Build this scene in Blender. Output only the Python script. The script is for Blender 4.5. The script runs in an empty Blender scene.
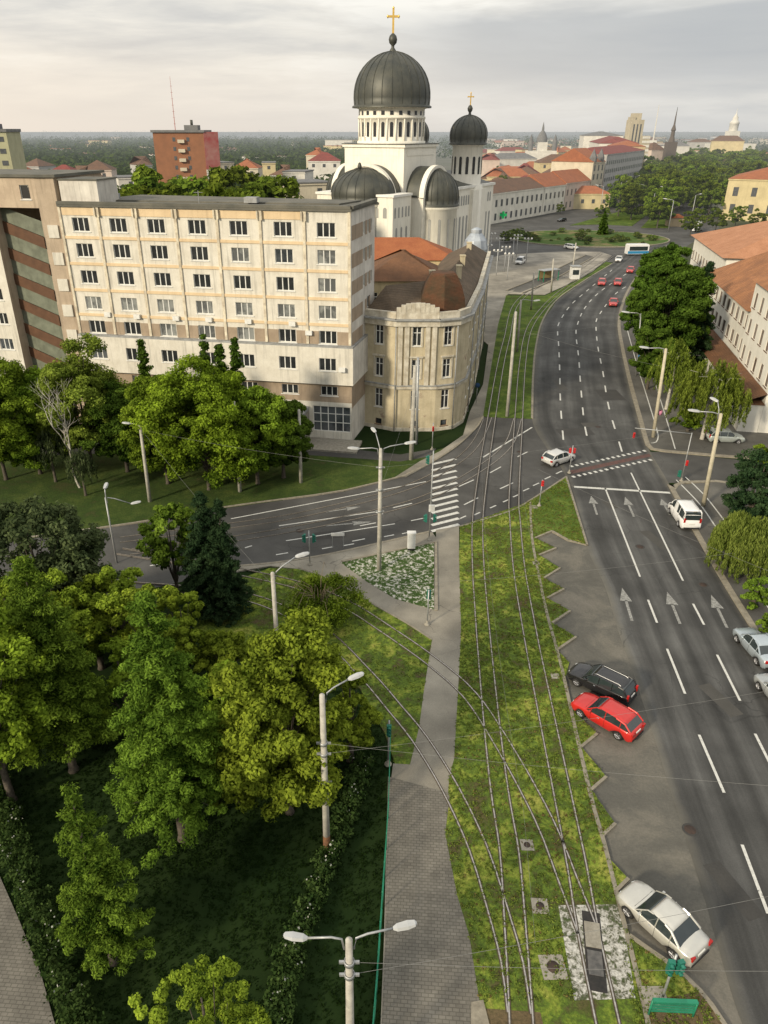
import bpy, math, random
import numpy as np
from math import radians, sin, cos, pi, atan, atan2, hypot, sqrt
from mathutils import Vector, Matrix
rnd = random.Random(7)
C = bpy.context.scene.collection
sc = bpy.context.scene
# ------------------------------------------------------------ survey: camera of the photograph
FPX, CX, CY, HC = 732.0, 360.0, 512.0, 34.0
PITCH = atan(382/732)
SP, CP = sin(PITCH), cos(PITCH)
def at(x, y, z=0.0):
    """ground (or height z) position seen at photo pixel x, y"""
    u = x-CX; v = y-CY; t = (HC-z)/(FPX*SP+v*CP)
    return (u*t, t*(FPX*CP-v*SP))
def at3(x, y, z=0.0):
    a = at(x, y, z); return Vector((a[0], a[1], z))
def zat(y, Y):
    """height seen at pixel row y on a vertical plane at distance Y"""
    v = y-CY; t = Y/(FPX*CP-v*SP); return HC-t*(FPX*SP+v*CP)
def xat(x, y, Y):
    v = y-CY; return (x-CX)*Y/(FPX*CP-v*SP)
cam = bpy.data.cameras.new('camera'); co = bpy.data.objects.new('camera', cam); C.objects.link(co)
co.location = (0, 0, HC); co.rotation_euler = (pi/2-PITCH, 0, 0)
cam.sensor_width = 36; cam.sensor_fit = 'AUTO'; cam.lens = FPX/1024*36
cam.shift_x = (384-CX)/1024; cam.clip_end = 30000; cam.clip_start = .5
sc.camera = co
# ------------------------------------------------------------ world and sun
SUN_EL, SUN_AZ = radians(24), radians(226)     # azimuth clockwise from +Y
w = bpy.data.worlds.new('World'); sc.world = w; w.use_nodes = True
nt = w.node_tree; nt.nodes.clear()
def N(nt, t, **k):
    n = nt.nodes.new(t)
    for a, b in k.items(): setattr(n, a, b)
    return n
def lk(nt, a, b): nt.links.new(a, b)
def ramp(nt, src, stops, interp='LINEAR'):
    r = N(nt, 'ShaderNodeValToRGB'); cr = r.color_ramp; cr.interpolation = interp
    while len(cr.elements) < len(stops): cr.elements.new(.5)
    for e, (p, c) in zip(cr.elements, stops):
        e.position = p; e.color = (c, c, c, 1) if isinstance(c, (int, float)) else (*c, 1)
    lk(nt, src, r.inputs[0]); return r.outputs[0]
def mathn(nt, op, a, b=None, clamp=False):
    n = N(nt, 'ShaderNodeMath', operation=op); n.use_clamp = clamp
    for i, v in enumerate((a, b)):
        if v is None: continue
        if isinstance(v, (int, float)): n.inputs[i].default_value = v
        else: lk(nt, v, n.inputs[i])
    return n.outputs[0]
def mixc(nt, f, a, b, mode='MIX'):
    n = N(nt, 'ShaderNodeMix', data_type='RGBA', blend_type=mode)
    for i, v in ((0, f), (6, a), (7, b)):
        if isinstance(v, (int, float)): n.inputs[i].default_value = v
        elif isinstance(v, tuple): n.inputs[i].default_value = (*v, 1)
        else: lk(nt, v, n.inputs[i])
    return n.outputs[2]
def noise(nt, vec, scale, detail=4, rough=.55, dist=0):
    n = N(nt, 'ShaderNodeTexNoise'); n.inputs['Scale'].default_value = scale
    n.inputs['Detail'].default_value = detail; n.inputs['Roughness'].default_value = rough
    n.inputs['Distortion'].default_value = dist
    lk(nt, vec, n.inputs['Vector']); return n.outputs['Fac']
sky = N(nt, 'ShaderNodeTexSky'); sky.sky_type = 'NISHITA'; sky.sun_disc = False
sky.sun_elevation = SUN_EL; sky.sun_rotation = SUN_AZ; sky.air_density = 1.5; sky.dust_density = 3
tc = N(nt, 'ShaderNodeTexCoord')
sep = N(nt, 'ShaderNodeSeparateXYZ'); lk(nt, tc.outputs['Generated'], sep.inputs[0])
zc = mathn(nt, 'MAXIMUM', sep.outputs[2], 0.0)
mp = N(nt, 'ShaderNodeMapping'); mp.inputs['Scale'].default_value = (2.1, .9, 15); mp.inputs['Rotation'].default_value = (0, .03, 0); mp.inputs['Location'].default_value = (3.3, 1.4, .6)
lk(nt, tc.outputs['Generated'], mp.inputs[0])
cl = noise(nt, mp.outputs[0], 1.0, 6, .52, .5)
cl2 = noise(nt, mp.outputs[0], 4.2, 6, .6, .3)
clm = mathn(nt, 'ADD', mathn(nt, 'MULTIPLY', cl, .72), mathn(nt, 'MULTIPLY', cl2, .28))
grey = ramp(nt, clm, [(.38, (.55, .56, .575)), (.46, (.68, .68, .665)), (.53, (.83, .81, .76)), (.60, (.98, .96, .90))])
# grey bank on the cool side, cream break above it
bk_ = ramp(nt, mathn(nt, 'ADD', zc, mathn(nt, 'MULTIPLY_ADD', cl, .07)), [(.03, 0), (.065, 1), (.118, 1), (.140, 0)])
bk_.node.inputs[0].links[0].from_node.inputs[1].links[0].from_node.inputs[2].default_value = -.03
rs = N(nt, 'ShaderNodeMapRange'); rs.interpolation_type = 'SMOOTHSTEP'; rs.inputs[1].default_value = -.10; rs.inputs[2].default_value = .16; lk(nt, sep.outputs[0], rs.inputs[0])
bank = mathn(nt, 'MULTIPLY', mathn(nt, 'MULTIPLY', bk_, rs.outputs[0]), .85)
grey = mixc(nt, bank, grey, (.485, .505, .53))
side = mathn(nt, 'MULTIPLY_ADD', sep.outputs[0], -1.1); side.node.inputs[2].default_value = .42
side.node.use_clamp = True
low = ramp(nt, zc, [(0.0, 1.0), (.05, .8), (.11, .25), (.42, .0)])
glow = mathn(nt, 'MULTIPLY', side, low)
g1 = mixc(nt, mathn(nt, 'MULTIPLY', glow, .9, True), grey, (1.0, .88, .73))
hz = ramp(nt, zc, [(0.0, .8), (.03, .35), (.08, 0.0)])
g2 = mixc(nt, hz, g1, mixc(nt, side, (.62, .62, .61), (.95, .83, .70)))
zen = ramp(nt, zc, [(0.25, 1.0), (.8, 1.35)])
g3 = mixc(nt, 1.0, g2, zen, 'MULTIPLY')
g4 = mixc(nt, 1.0, g3, (10.5, 10.5, 10.5), 'MULTIPLY')
g5 = mixc(nt, .93, sky.outputs[0], g4)
bg = N(nt, 'ShaderNodeBackground'); bg.inputs['Strength'].default_value = .1
lk(nt, g5, bg.inputs['Color'])
wo = N(nt, 'ShaderNodeOutputWorld'); lk(nt, bg.outputs[0], wo.inputs[0])
sun = bpy.data.lights.new('sun', 'SUN'); so = bpy.data.objects.new('sun', sun); C.objects.link(so)
sun.energy = 4.1; sun.angle = radians(6); sun.color = (1, .87, .66)
sd = Vector((sin(SUN_AZ)*cos(SUN_EL), cos(SUN_AZ)*cos(SUN_EL), sin(SUN_EL)))
so.rotation_euler = sd.to_track_quat('Z', 'Y').to_euler(); so.location = sd*200
sc.view_settings.view_transform = 'Standard'; sc.view_settings.look = 'None'; sc.view_settings.exposure = 0
sc.render.engine = 'CYCLES'; sc.cycles.use_denoising = True; sc.cycles.max_bounces = 5
sc.cycles.transparent_max_bounces = 4; sc.cycles.caustics_reflective = False; sc.cycles.caustics_refractive = False
# ------------------------------------------------------------ materials
HAZE = (.46, .47, .46)  # aerial haze painted into far materials, a flat emission growing with distance
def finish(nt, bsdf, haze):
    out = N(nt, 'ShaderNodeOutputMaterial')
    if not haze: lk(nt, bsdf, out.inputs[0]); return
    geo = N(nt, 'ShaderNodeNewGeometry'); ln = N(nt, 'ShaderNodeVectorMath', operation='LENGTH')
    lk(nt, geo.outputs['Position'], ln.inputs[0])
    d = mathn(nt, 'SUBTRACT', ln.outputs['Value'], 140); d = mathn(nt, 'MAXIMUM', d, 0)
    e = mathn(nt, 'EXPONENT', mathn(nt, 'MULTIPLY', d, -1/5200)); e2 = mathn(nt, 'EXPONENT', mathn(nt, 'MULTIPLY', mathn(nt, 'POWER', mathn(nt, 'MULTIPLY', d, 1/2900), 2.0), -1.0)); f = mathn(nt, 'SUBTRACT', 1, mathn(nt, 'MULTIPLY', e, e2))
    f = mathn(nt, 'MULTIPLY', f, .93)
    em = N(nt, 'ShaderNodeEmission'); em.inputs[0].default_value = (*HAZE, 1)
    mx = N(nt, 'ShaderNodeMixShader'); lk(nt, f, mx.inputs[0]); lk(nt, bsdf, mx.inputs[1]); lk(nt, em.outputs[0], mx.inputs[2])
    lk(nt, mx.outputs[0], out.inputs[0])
MATS = {}
def mat(name, c1, c2=None, rough=.85, scale=1.5, metal=0, bump=0, streak=0, spots=None, haze=False, spec=.35, lo=.35, hi=.65,
        detail=6, coat=0, perobj=0, fine=0):
    if name in MATS: return MATS[name]
    m = bpy.data.materials.new(name); m.use_nodes = True; nt = m.node_tree; nt.nodes.clear()
    b = N(nt, 'ShaderNodeBsdfPrincipled'); b.inputs['Roughness'].default_value = rough
    b.inputs['Metallic'].default_value = metal; b.inputs['Specular IOR Level'].default_value = spec
    b.inputs['Coat Weight'].default_value = coat; b.inputs['Coat Roughness'].default_value = .08
    geo = N(nt, 'ShaderNodeNewGeometry'); P = geo.outputs['Position']
    c2 = c2 or tuple(x*.8 for x in c1)
    f = ramp(nt, noise(nt, P, scale, detail, .6), [(lo, 0), (hi, 1)])
    col = mixc(nt, f, c1, c2)
    if streak:
        mpn = N(nt, 'ShaderNodeMapping'); mpn.inputs['Scale'].default_value = (2.2, 2.2, .16); lk(nt, P, mpn.inputs[0])
        s = ramp(nt, noise(nt, mpn.outputs[0], 1.1, 5, .62), [(.5, 0), (.76, 1)])
        col = mixc(nt, mathn(nt, 'MULTIPLY', s, streak), col, tuple(x*.36 for x in c1))
    if fine:
        s = ramp(nt, noise(nt, P, 9, 3, .6), [(.3, 0), (.7, 1)])
        col = mixc(nt, mathn(nt, 'MULTIPLY', s, fine), col, tuple(x*.45 for x in c1))
    if spots:
        s = ramp(nt, noise(nt, P, spots[0], 5, .6), [(spots[1], 0), (spots[1]+.08, 1)])
        col = mixc(nt, s, col, spots[2])
    if perobj:
        oi = N(nt, 'ShaderNodeObjectInfo')
        hs = N(nt, 'ShaderNodeHueSaturation'); lk(nt, col, hs.inputs['Color'])
        v = mathn(nt, 'MULTIPLY_ADD', oi.outputs['Random'], perobj*2); v.node.inputs[2].default_value = 1-perobj
        lk(nt, v, hs.inputs['Value']); col = hs.outputs[0]
    lk(nt, col, b.inputs['Base Color'])
    if bump:
        bp = N(nt, 'ShaderNodeBump'); bp.inputs['Strength'].default_value = bump; bp.inputs['Distance'].default_value = .05
        lk(nt, noise(nt, P, 14, 5, .65), bp.inputs['Height']); lk(nt, bp.outputs[0], b.inputs['Normal'])
    finish(nt, b.outputs[0], haze)
    MATS[name] = m; return m
def leafmat(name, dark, light, trans=.33, haze=False, hue=.006, val=.12):
    if name in MATS: return MATS[name]
    m = bpy.data.materials.new(name); m.use_nodes = True; nt = m.node_tree; nt.nodes.clear()
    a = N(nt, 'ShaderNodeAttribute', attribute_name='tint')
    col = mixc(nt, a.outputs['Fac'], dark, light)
    oi = N(nt, 'ShaderNodeObjectInfo'); hs = N(nt, 'ShaderNodeHueSaturation'); lk(nt, col, hs.inputs['Color'])
    v = mathn(nt, 'MULTIPLY_ADD', oi.outputs['Random'], val*2); v.node.inputs[2].default_value = 1-val; lk(nt, v, hs.inputs['Value'])
    h = mathn(nt, 'MULTIPLY_ADD', oi.outputs['Random'], hue*2); h.node.inputs[2].default_value = .5-hue; lk(nt, h, hs.inputs['Hue'])
    d = N(nt, 'ShaderNodeBsdfDiffuse'); t = N(nt, 'ShaderNodeBsdfTranslucent')
    lk(nt, hs.outputs[0], d.inputs[0]); lk(nt, hs.outputs[0], t.inputs[0])
    mx = N(nt, 'ShaderNodeMixShader'); mx.inputs[0].default_value = trans
    lk(nt, d.outputs[0], mx.inputs[1]); lk(nt, t.outputs[0], mx.inputs[2])
    finish(nt, mx.outputs[0], haze); MATS[name] = m; return m
# ------------------------------------------------------------ mesh builder
class MB:
    def __init__(s): s.v = []; s.f = []; s.mi = []; s.sm = []; s.M = Matrix.Identity(4)
    def add(s, vs, fs, mi=0, smooth=False):
        b = len(s.v); M = s.M
        s.v += [tuple(M @ Vector(p)) for p in vs]
        s.f += [tuple(b+i for i in f) for f in fs]; s.mi += [mi]*len(fs); s.sm += [smooth]*len(fs)
    def box(s, x0, y0, z0, x1, y1, z1, mi=0):
        s.add([(x0,y0,z0),(x1,y0,z0),(x1,y1,z0),(x0,y1,z0),(x0,y0,z1),(x1,y0,z1),(x1,y1,z1),(x0,y1,z1)],
              [(0,3,2,1),(4,5,6,7),(0,1,5,4),(1,2,6,5),(2,3,7,6),(3,0,4,7)], mi)
    def prism(s, poly, z0, z1, mi=0, mtop=None, bottom=True):
        a = sum(poly[i][0]*poly[(i+1)%len(poly)][1]-poly[(i+1)%len(poly)][0]*poly[i][1] for i in range(len(poly)))
        if a < 0: poly = poly[::-1]
        n = len(poly)
        s.add([(p[0],p[1],z0) for p in poly]+[(p[0],p[1],z1) for p in poly], [(i,(i+1)%n,n+(i+1)%n,n+i) for i in range(n)], mi)
        s.add([(p[0],p[1],z1) for p in poly], [tuple(range(n))], mi if mtop is None else mtop)
        if bottom: s.add([(p[0],p[1],z0) for p in poly], [tuple(range(n))[::-1]], mi)
    def tube(s, pts, r, n=8, mi=0, caps=True):
        pts = [Vector(p) for p in pts]; rs = r if isinstance(r, (list, tuple)) else [r]*len(pts)
        vs = []; m = len(pts)
        for i, p in enumerate(pts):
            d = (pts[min(i+1, m-1)]-pts[max(i-1, 0)]); d = d.normalized() if d.length > 1e-9 else Vector((0,0,1))
            a = d.cross(Vector((0,0,1)) if abs(d.z) < .9 else Vector((1,0,0))).normalized(); b = d.cross(a)
            for k in range(n):
                t = 2*pi*k/n; vs.append(p+(a*cos(t)+b*sin(t))*rs[i])
        fs = [(i*n+k, i*n+(k+1)%n, (i+1)*n+(k+1)%n, (i+1)*n+k) for i in range(m-1) for k in range(n)]
        if caps: fs += [tuple(range(n))[::-1], tuple((m-1)*n+k for k in range(n))]
        s.add(vs, fs, mi, n > 5)
    def lathe(s, prof, n=24, c=(0,0), mi=0, a0=0, a1=2*pi, smooth=True):
        full = abs(a1-a0-2*pi) < 1e-6; m = n if full else n+1
        vs = [(c[0]+r*cos(a0+(a1-a0)*k/n), c[1]+r*sin(a0+(a1-a0)*k/n), z) for r, z in prof for k in range(m)]
        fs = []
        for i in range(len(prof)-1):
            for k in range(n):
                k2 = (k+1)%m if full else k+1
                fs.append((i*m+k, i*m+k2, (i+1)*m+k2, (i+1)*m+k))
        s.add(vs, fs, mi, smooth)
    def wall(s, p0, p1, z0, z1, ops=(), mi=0, depth=.22, mrev=None):
        """vertical wall from p0 to p1 (outside on the right hand) with real openings (s0,s1,z0,z1)"""
        p0 = Vector((p0[0], p0[1], 0)); p1 = Vector((p1[0], p1[1], 0)); L = (p1-p0).length; u = (p1-p0)/L; inn = Vector((-u.y, u.x, 0))
        xs = sorted({0, L, *[o[0] for o in ops], *[o[1] for o in ops]}); zs = sorted({z0, z1, *[o[2] for o in ops], *[o[3] for o in ops]})
        P = lambda x, z, d=0: tuple(p0+u*x+inn*d+Vector((0,0,z)))
        for i in range(len(xs)-1):
            run = None
            for j in range(len(zs)-1):
                mx, mz = (xs[i]+xs[i+1])/2, (zs[j]+zs[j+1])/2
                if any(o[0] < mx < o[1] and o[2] < mz < o[3] for o in ops): continue
                s.add([P(xs[i],zs[j]),P(xs[i+1],zs[j]),P(xs[i+1],zs[j+1]),P(xs[i],zs[j+1])], [(0,1,2,3)], mi)
        for a, b, c, d in ops:
            s.add([P(a,c),P(b,c),P(b,d),P(a,d),P(a,c,depth),P(b,c,depth),P(b,d,depth),P(a,d,depth)],
                  [(0,4,5,1),(1,5,6,2),(2,6,7,3),(3,7,4,0)], mi if mrev is None else mrev)
    def build(s, name, mats, parent=None, **props):
        me = bpy.data.meshes.new(name); me.from_pydata(s.v, [], s.f)
        for m in (mats if isinstance(mats, (list, tuple)) else [mats]): me.materials.append(m)
        me.polygons.foreach_set('material_index', s.mi); me.polygons.foreach_set('use_smooth', s.sm); me.update()
        o = bpy.data.objects.new(name, me); C.objects.link(o)
        if parent is not None: o.parent = parent
        for k, v in props.items(): o[k] = v
        return o
def thing(name, label, cat, loc=(0,0,0), rz=0, group=None):
    o = bpy.data.objects.new(name, None); C.objects.link(o); o.location = loc; o.rotation_euler = (0,0,rz); o.empty_display_size = .3
    o['label'] = label; o['category'] = cat
    if group: o['group'] = group
    return o
def tag(o, label, cat, group=None):
    o['label'] = label; o['category'] = cat
    if group: o['group'] = group
    return o
def use(me, name, parent=None, loc=(0,0,0), rz=0, scale=1):
    o = bpy.data.objects.new(name, me); C.objects.link(o)
    if parent is not None: o.parent = parent
    o.location = loc; o.rotation_euler = (0,0,rz); o.scale = (scale,)*3 if isinstance(scale, (int, float)) else scale
    return o
def smooth_line(pts, step=1.0):
    """Catmull-Rom through 2D points, resampled"""
    P = [Vector((p[0], p[1])) for p in pts]; P = [P[0]*2-P[1]]+P+[P[-1]*2-P[-2]]; out = []
    for i in range(1, len(P)-2):
        n = max(2, int((P[i+1]-P[i]).length/step))
        for k in range(n):
            t = k/n; a, b, c, d = P[i-1:i+3]
            out.append(.5*((2*b)+(c-a)*t+(2*a-5*b+4*c-d)*t*t+(-a+3*b-3*c+d)*t**3))
    out.append(P[-2]); return out
def offset(line, d):
    out = []
    for i, p in enumerate(line):
        t = (line[min(i+1, len(line)-1)]-line[max(i-1, 0)]).normalized(); out.append(p+Vector((-t.y, t.x))*d)
    return out
def ribbon(mb, a, b, z, mi=0):
    n = min(len(a), len(b))
    mb.add([(p[0],p[1],z) for p in a[:n]]+[(p[0],p[1],z) for p in b[:n]], [(i, i+1, n+i+1, n+i) for i in range(n-1)], mi)
def px(*pts): return [at(x, y) for x, y in pts]
# ------------------------------------------------------------ ground and roads
def ground_mat():
    m = bpy.data.materials.new('ground_mix'); m.use_nodes = True; nt = m.node_tree; nt.nodes.clear()
    b = N(nt, 'ShaderNodeBsdfPrincipled'); b.inputs['Roughness'].default_value = .95; b.inputs['Specular IOR Level'].default_value = .1
    geo = N(nt, 'ShaderNodeNewGeometry'); P = geo.outputs['Position']
    f1 = ramp(nt, noise(nt, P, .13, 6, .6), [(.4, 0), (.62, 1)])
    f2 = ramp(nt, noise(nt, P, 3.5, 5, .7), [(.3, 0), (.7, 1)])
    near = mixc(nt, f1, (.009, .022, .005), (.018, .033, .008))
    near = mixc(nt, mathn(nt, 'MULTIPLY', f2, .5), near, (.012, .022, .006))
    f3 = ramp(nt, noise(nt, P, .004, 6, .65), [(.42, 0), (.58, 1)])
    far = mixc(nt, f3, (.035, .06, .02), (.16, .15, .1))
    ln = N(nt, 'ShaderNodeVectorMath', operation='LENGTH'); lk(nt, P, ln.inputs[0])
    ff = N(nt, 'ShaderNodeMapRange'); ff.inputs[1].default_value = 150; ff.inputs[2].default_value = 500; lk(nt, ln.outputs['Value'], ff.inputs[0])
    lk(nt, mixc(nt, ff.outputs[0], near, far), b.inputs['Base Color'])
    finish(nt, b.outputs[0], True); return m
def patch_mat(name, stops, scale=.6, fine=.5, rough=.95, haze=False, bump=.5, dark=(.02,.025,.01)):
    """speckled ground: colour stops over clumpy noise, plus fine dark grain"""
    m = bpy.data.materials.new(name); m.use_nodes = True; nt = m.node_tree; nt.nodes.clear()
    b = N(nt, 'ShaderNodeBsdfPrincipled'); b.inputs['Roughness'].default_value = rough; b.inputs['Specular IOR Level'].default_value = .15
    geo = N(nt, 'ShaderNodeNewGeometry'); P = geo.outputs['Position']
    n1 = noise(nt, P, scale, 8, .72, .3)
    col = ramp(nt, n1, stops)
    n2 = ramp(nt, noise(nt, P, 7, 4, .7), [(.38, 0), (.62, 1)])
    col = mixc(nt, mathn(nt, 'MULTIPLY', n2, fine), col, dark)
    lk(nt, col, b.inputs['Base Color'])
    if bump:
        bp = N(nt, 'ShaderNodeBump'); bp.inputs['Strength'].default_value = bump; bp.inputs['Distance'].default_value = .1
        lk(nt, noise(nt, P, 5, 5, .7), bp.inputs['Height']); lk(nt, bp.outputs[0], b.inputs['Normal'])
    finish(nt, b.outputs[0], haze); return m
def road_mat(name, base, streaks=True):
    m = bpy.data.materials.new(name); m.use_nodes = True; nt = m.node_tree; nt.nodes.clear()
    b = N(nt, 'ShaderNodeBsdfPrincipled'); b.inputs['Specular IOR Level'].default_value = .35
    geo = N(nt, 'ShaderNodeNewGeometry'); P = geo.outputs['Position']
    f = ramp(nt, noise(nt, P, .22, 6, .6), [(.35, 0), (.65, 1)])
    col = mixc(nt, f, base, tuple(x*1.5 for x in base))
    g = ramp(nt, noise(nt, P, 18, 3, .7), [(.3, .82), (.7, 1.15)])
    col = mixc(nt, 1.0, col, g, 'MULTIPLY')
    if streaks:
        uv = N(nt, 'ShaderNodeUVMap', uv_map='along'); sx = N(nt, 'ShaderNodeSeparateXYZ'); lk(nt, uv.outputs[0], sx.inputs[0])
        # wheel paths: darker polished bands, two per lane, broken up by noise stretched along the road
        mpn = N(nt, 'ShaderNodeMapping'); mpn.inputs['Scale'].default_value = (9, .035, 1); lk(nt, uv.outputs[0], mpn.inputs[0])
        s = ramp(nt, noise(nt, mpn.outputs[0], 1.0, 4, .6), [(.33, .68), (.5, 1.0), (.68, 1.5)])
        col = mixc(nt, 1.0, col, s, 'MULTIPLY')
        wv = mathn(nt, 'SINE', mathn(nt, 'MULTIPLY', sx.outputs[0], 2*pi*6)); wv2 = ramp(nt, mathn(nt, 'MULTIPLY_ADD', wv, .5), [(0, .78), (1, 1.1)])
        wv2.node.inputs[0].links[0].from_node.inputs[2].default_value = .5
        col = mixc(nt, 1.0, col, wv2, 'MULTIPLY')
    if streaks:
        ed = mathn(nt, 'ADD', mathn(nt, 'ABSOLUTE', mathn(nt, 'MULTIPLY_ADD', sx.outputs[0], 2.0)), mathn(nt, 'MULTIPLY', mathn(nt, 'SUBTRACT', noise(nt, P, .8, 4, .6), .5), .12))
        ed.node.inputs[0].links[0].from_node.inputs[0].links[0].from_node.inputs[2].default_value = -1.0
        col = mixc(nt, mathn(nt, 'MULTIPLY', ramp(nt, ed, [(.88, 0), (1.0, 1)]), .8), col, (.125, .118, .098))
    vo = N(nt, 'ShaderNodeTexVoronoi', feature='DISTANCE_TO_EDGE'); vo.inputs['Scale'].default_value = .28
    dn = N(nt, 'ShaderNodeTexNoise'); dn.inputs['Scale'].default_value = .9; dn.inputs['Detail'].default_value = 4; lk(nt, P, dn.inputs['Vector'])
    dv_ = N(nt, 'ShaderNodeVectorMath', operation='MULTIPLY_ADD'); lk(nt, dn.outputs['Color'], dv_.inputs[0]); dv_.inputs[1].default_value = (1.6,1.6,0); lk(nt, P, dv_.inputs[2]); lk(nt, dv_.outputs[0], vo.inputs['Vector'])
    crk = ramp(nt, vo.outputs['Distance'], [(.0, 1), (.014, 0)]); msk = ramp(nt, noise(nt, P, .12, 3, .5), [(.5, 0), (.6, 1)])
    col = mixc(nt, mathn(nt, 'MULTIPLY', mathn(nt, 'MULTIPLY', crk, msk), .55), col, (.015, .015, .015))
    pn = ramp(nt, noise(nt, P, .07, 4, .7), [(.42, .82), (.5, 1.0), (.62, 1.28)])
    col = mixc(nt, 1.0, col, pn, 'MULTIPLY')
    st = ramp(nt, noise(nt, P, .9, 5, .7), [(.66, 0), (.76, 1)])
    col = mixc(nt, mathn(nt, 'MULTIPLY', st, .35), col, (.02, .02, .02))
    lk(nt, col, b.inputs['Base Color']); b.inputs['Roughness'].default_value = .82
    bp = N(nt, 'ShaderNodeBump'); bp.inputs['Strength'].default_value = .25; bp.inputs['Distance'].default_value = .02
    lk(nt, noise(nt, P, 30, 3, .7), bp.inputs['Height']); lk(nt, bp.outputs[0], b.inputs['Normal'])
    finish(nt, b.outputs[0], False); return m
M_GROUND = ground_mat()
M_ROAD = road_mat('asphalt_boulevard', (.049, .049, .047))
M_ROAD2 = road_mat('asphalt_cross', (.055, .054, .051), False)
M_BAY = patch_mat('asphalt_bay', [(.3, (.085,.082,.072)), (.48, (.12,.115,.10)), (.56, (.155,.145,.122)), (.7, (.19,.175,.15))], .22, .22, .85, False, .2, (.05,.05,.045))
M_PATH = road_mat('asphalt_path', (.182, .168, .138), False)
M_PAVE = road_mat('asphalt_pavement', (.075, .072, .064), False)
M_PLAZA = road_mat('plaza_paving', (.20, .185, .155), False)
M_VERGE = patch_mat('tram_grass', [(.33, (.11, .08, .045)), (.41, (.085, .09, .028)), (.48, (.092, .148, .022)), (.55, (.19, .25, .034)), (.64, (.33, .335, .07))], .5, .45)
M_LAWN = patch_mat('fresh_grass', [(.32, (.10, .09, .03)), (.42, (.06, .10, .015)), (.52, (.09, .145, .022)), (.68, (.19, .235, .045))], .35, .4)
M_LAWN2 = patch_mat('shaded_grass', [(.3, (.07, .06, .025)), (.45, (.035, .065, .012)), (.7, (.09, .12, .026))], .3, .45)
M_SOIL = patch_mat('bare_soil', [(.3, (.09, .065, .035)), (.55, (.15, .11, .06)), (.7, (.08, .085, .03))], .5, .4)
M_FLOWER = patch_mat('white_flowers', [(.46, (.04, .08, .016)), (.52, (.11, .14, .06)), (.575, (.55, .54, .48)), (.72, (.75, .73, .68))], 3.4, .3)
M_KERB = mat('kerb_concrete', (.30, .27, .21), (.20, .18, .14), scale=2.5, bump=.2, fine=.3)
M_MARK = mat('road_paint', (.62, .62, .58), (.40, .40, .38), scale=5, lo=.45, hi=.8, fine=.4, spots=(3.5, .62, (.12, .12, .11)))
M_MARK2 = mat('worn_road_paint', (.36, .36, .34), (.14, .14, .13), scale=6, fine=.45)
M_RED = mat('red_road_paint', (.14, .068, .058), (.075, .052, .046), scale=3, fine=.3)
M_RAIL = mat('rail_steel', (.50, .48, .45), (.30, .27, .24), rough=.32, metal=.7, scale=6)
M_RAILBED = mat('rail_groove', (.10, .075, .05), (.05, .042, .028), scale=3, rough=.9)
def ground(name, m, polys, z, top=None):
    mb = MB()
    for p in polys:
        if top is None: ribbon_poly(mb, p, z)
        else: mb.prism(p, -.05, top, bottom=False)
    return mb.build(name, m, kind='structure')
def ribbon_poly(mb, p, z):
    a = sum(p[i][0]*p[(i+1)%len(p)][1]-p[(i+1)%len(p)][0]*p[i][1] for i in range(len(p)))
    if a < 0: p = p[::-1]
    mb.add([(q[0], q[1], z) for q in p], [tuple(range(len(p)))])
mb = MB(); R = 16000
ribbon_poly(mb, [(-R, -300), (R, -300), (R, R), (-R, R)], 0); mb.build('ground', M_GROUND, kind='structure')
def kerb(line, wdt=.22, z=.16, name='kerb', closed=False):
    pts = [Vector(p) for p in line]; mb = MB()
    a, b = offset(pts, wdt/2), offset(pts, -wdt/2)
    for i in range(len(pts)-1):
        q = [a[i], a[i+1], b[i+1], b[i]]; mb.prism([(t.x, t.y) for t in q], 0, z, bottom=False)
    return mb.build(name, M_KERB, kind='structure')
# boulevard carriageway: pairs of edge points
PAIRS = [((640,243),(672,243)),((626,253),(657,253)),((608,266),(646,264)),((584,281),(634,281)),((558,299),(624,300)),((543,320),(619,323)),((536,346),(622,346)),
 ((533,377),(629,378)),((532,419),(640,419)),((546,447),(649,449)),((566,477),(665,477)),((586,545),(702,543)),((605,587),(728,588)),
 ((619,634),(756,633)),((632,670),(777,670)),((653,735),(813,735)),((671,793),(846,793)),((686,840),(873,840)),((706,904),(908,904)),
 ((727,978),(948,978)),((742,1024),(975,1024)),((790,1150),(1045,1150)),((830,1240),(1100,1240))]
Lb = smooth_line(px(*[p[0] for p in PAIRS]), 3); Rb0 = smooth_line(px(*[p[1] for p in PAIRS]), 3)
def resamp(line, n):
    d = [0]
    for a, b in zip(line, line[1:]): d.append(d[-1]+(b-a).length)
    out = []; j = 0
    for k in range(n):
        s = d[-1]*k/(n-1)
        while j < len(d)-2 and d[j+1] < s: j += 1
        t = (s-d[j])/max(1e-9, d[j+1]-d[j]); out.append(line[j].lerp(line[j+1], min(max(t, 0), 1)))
    return out
nS = 120; LL, RR = [], []
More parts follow.
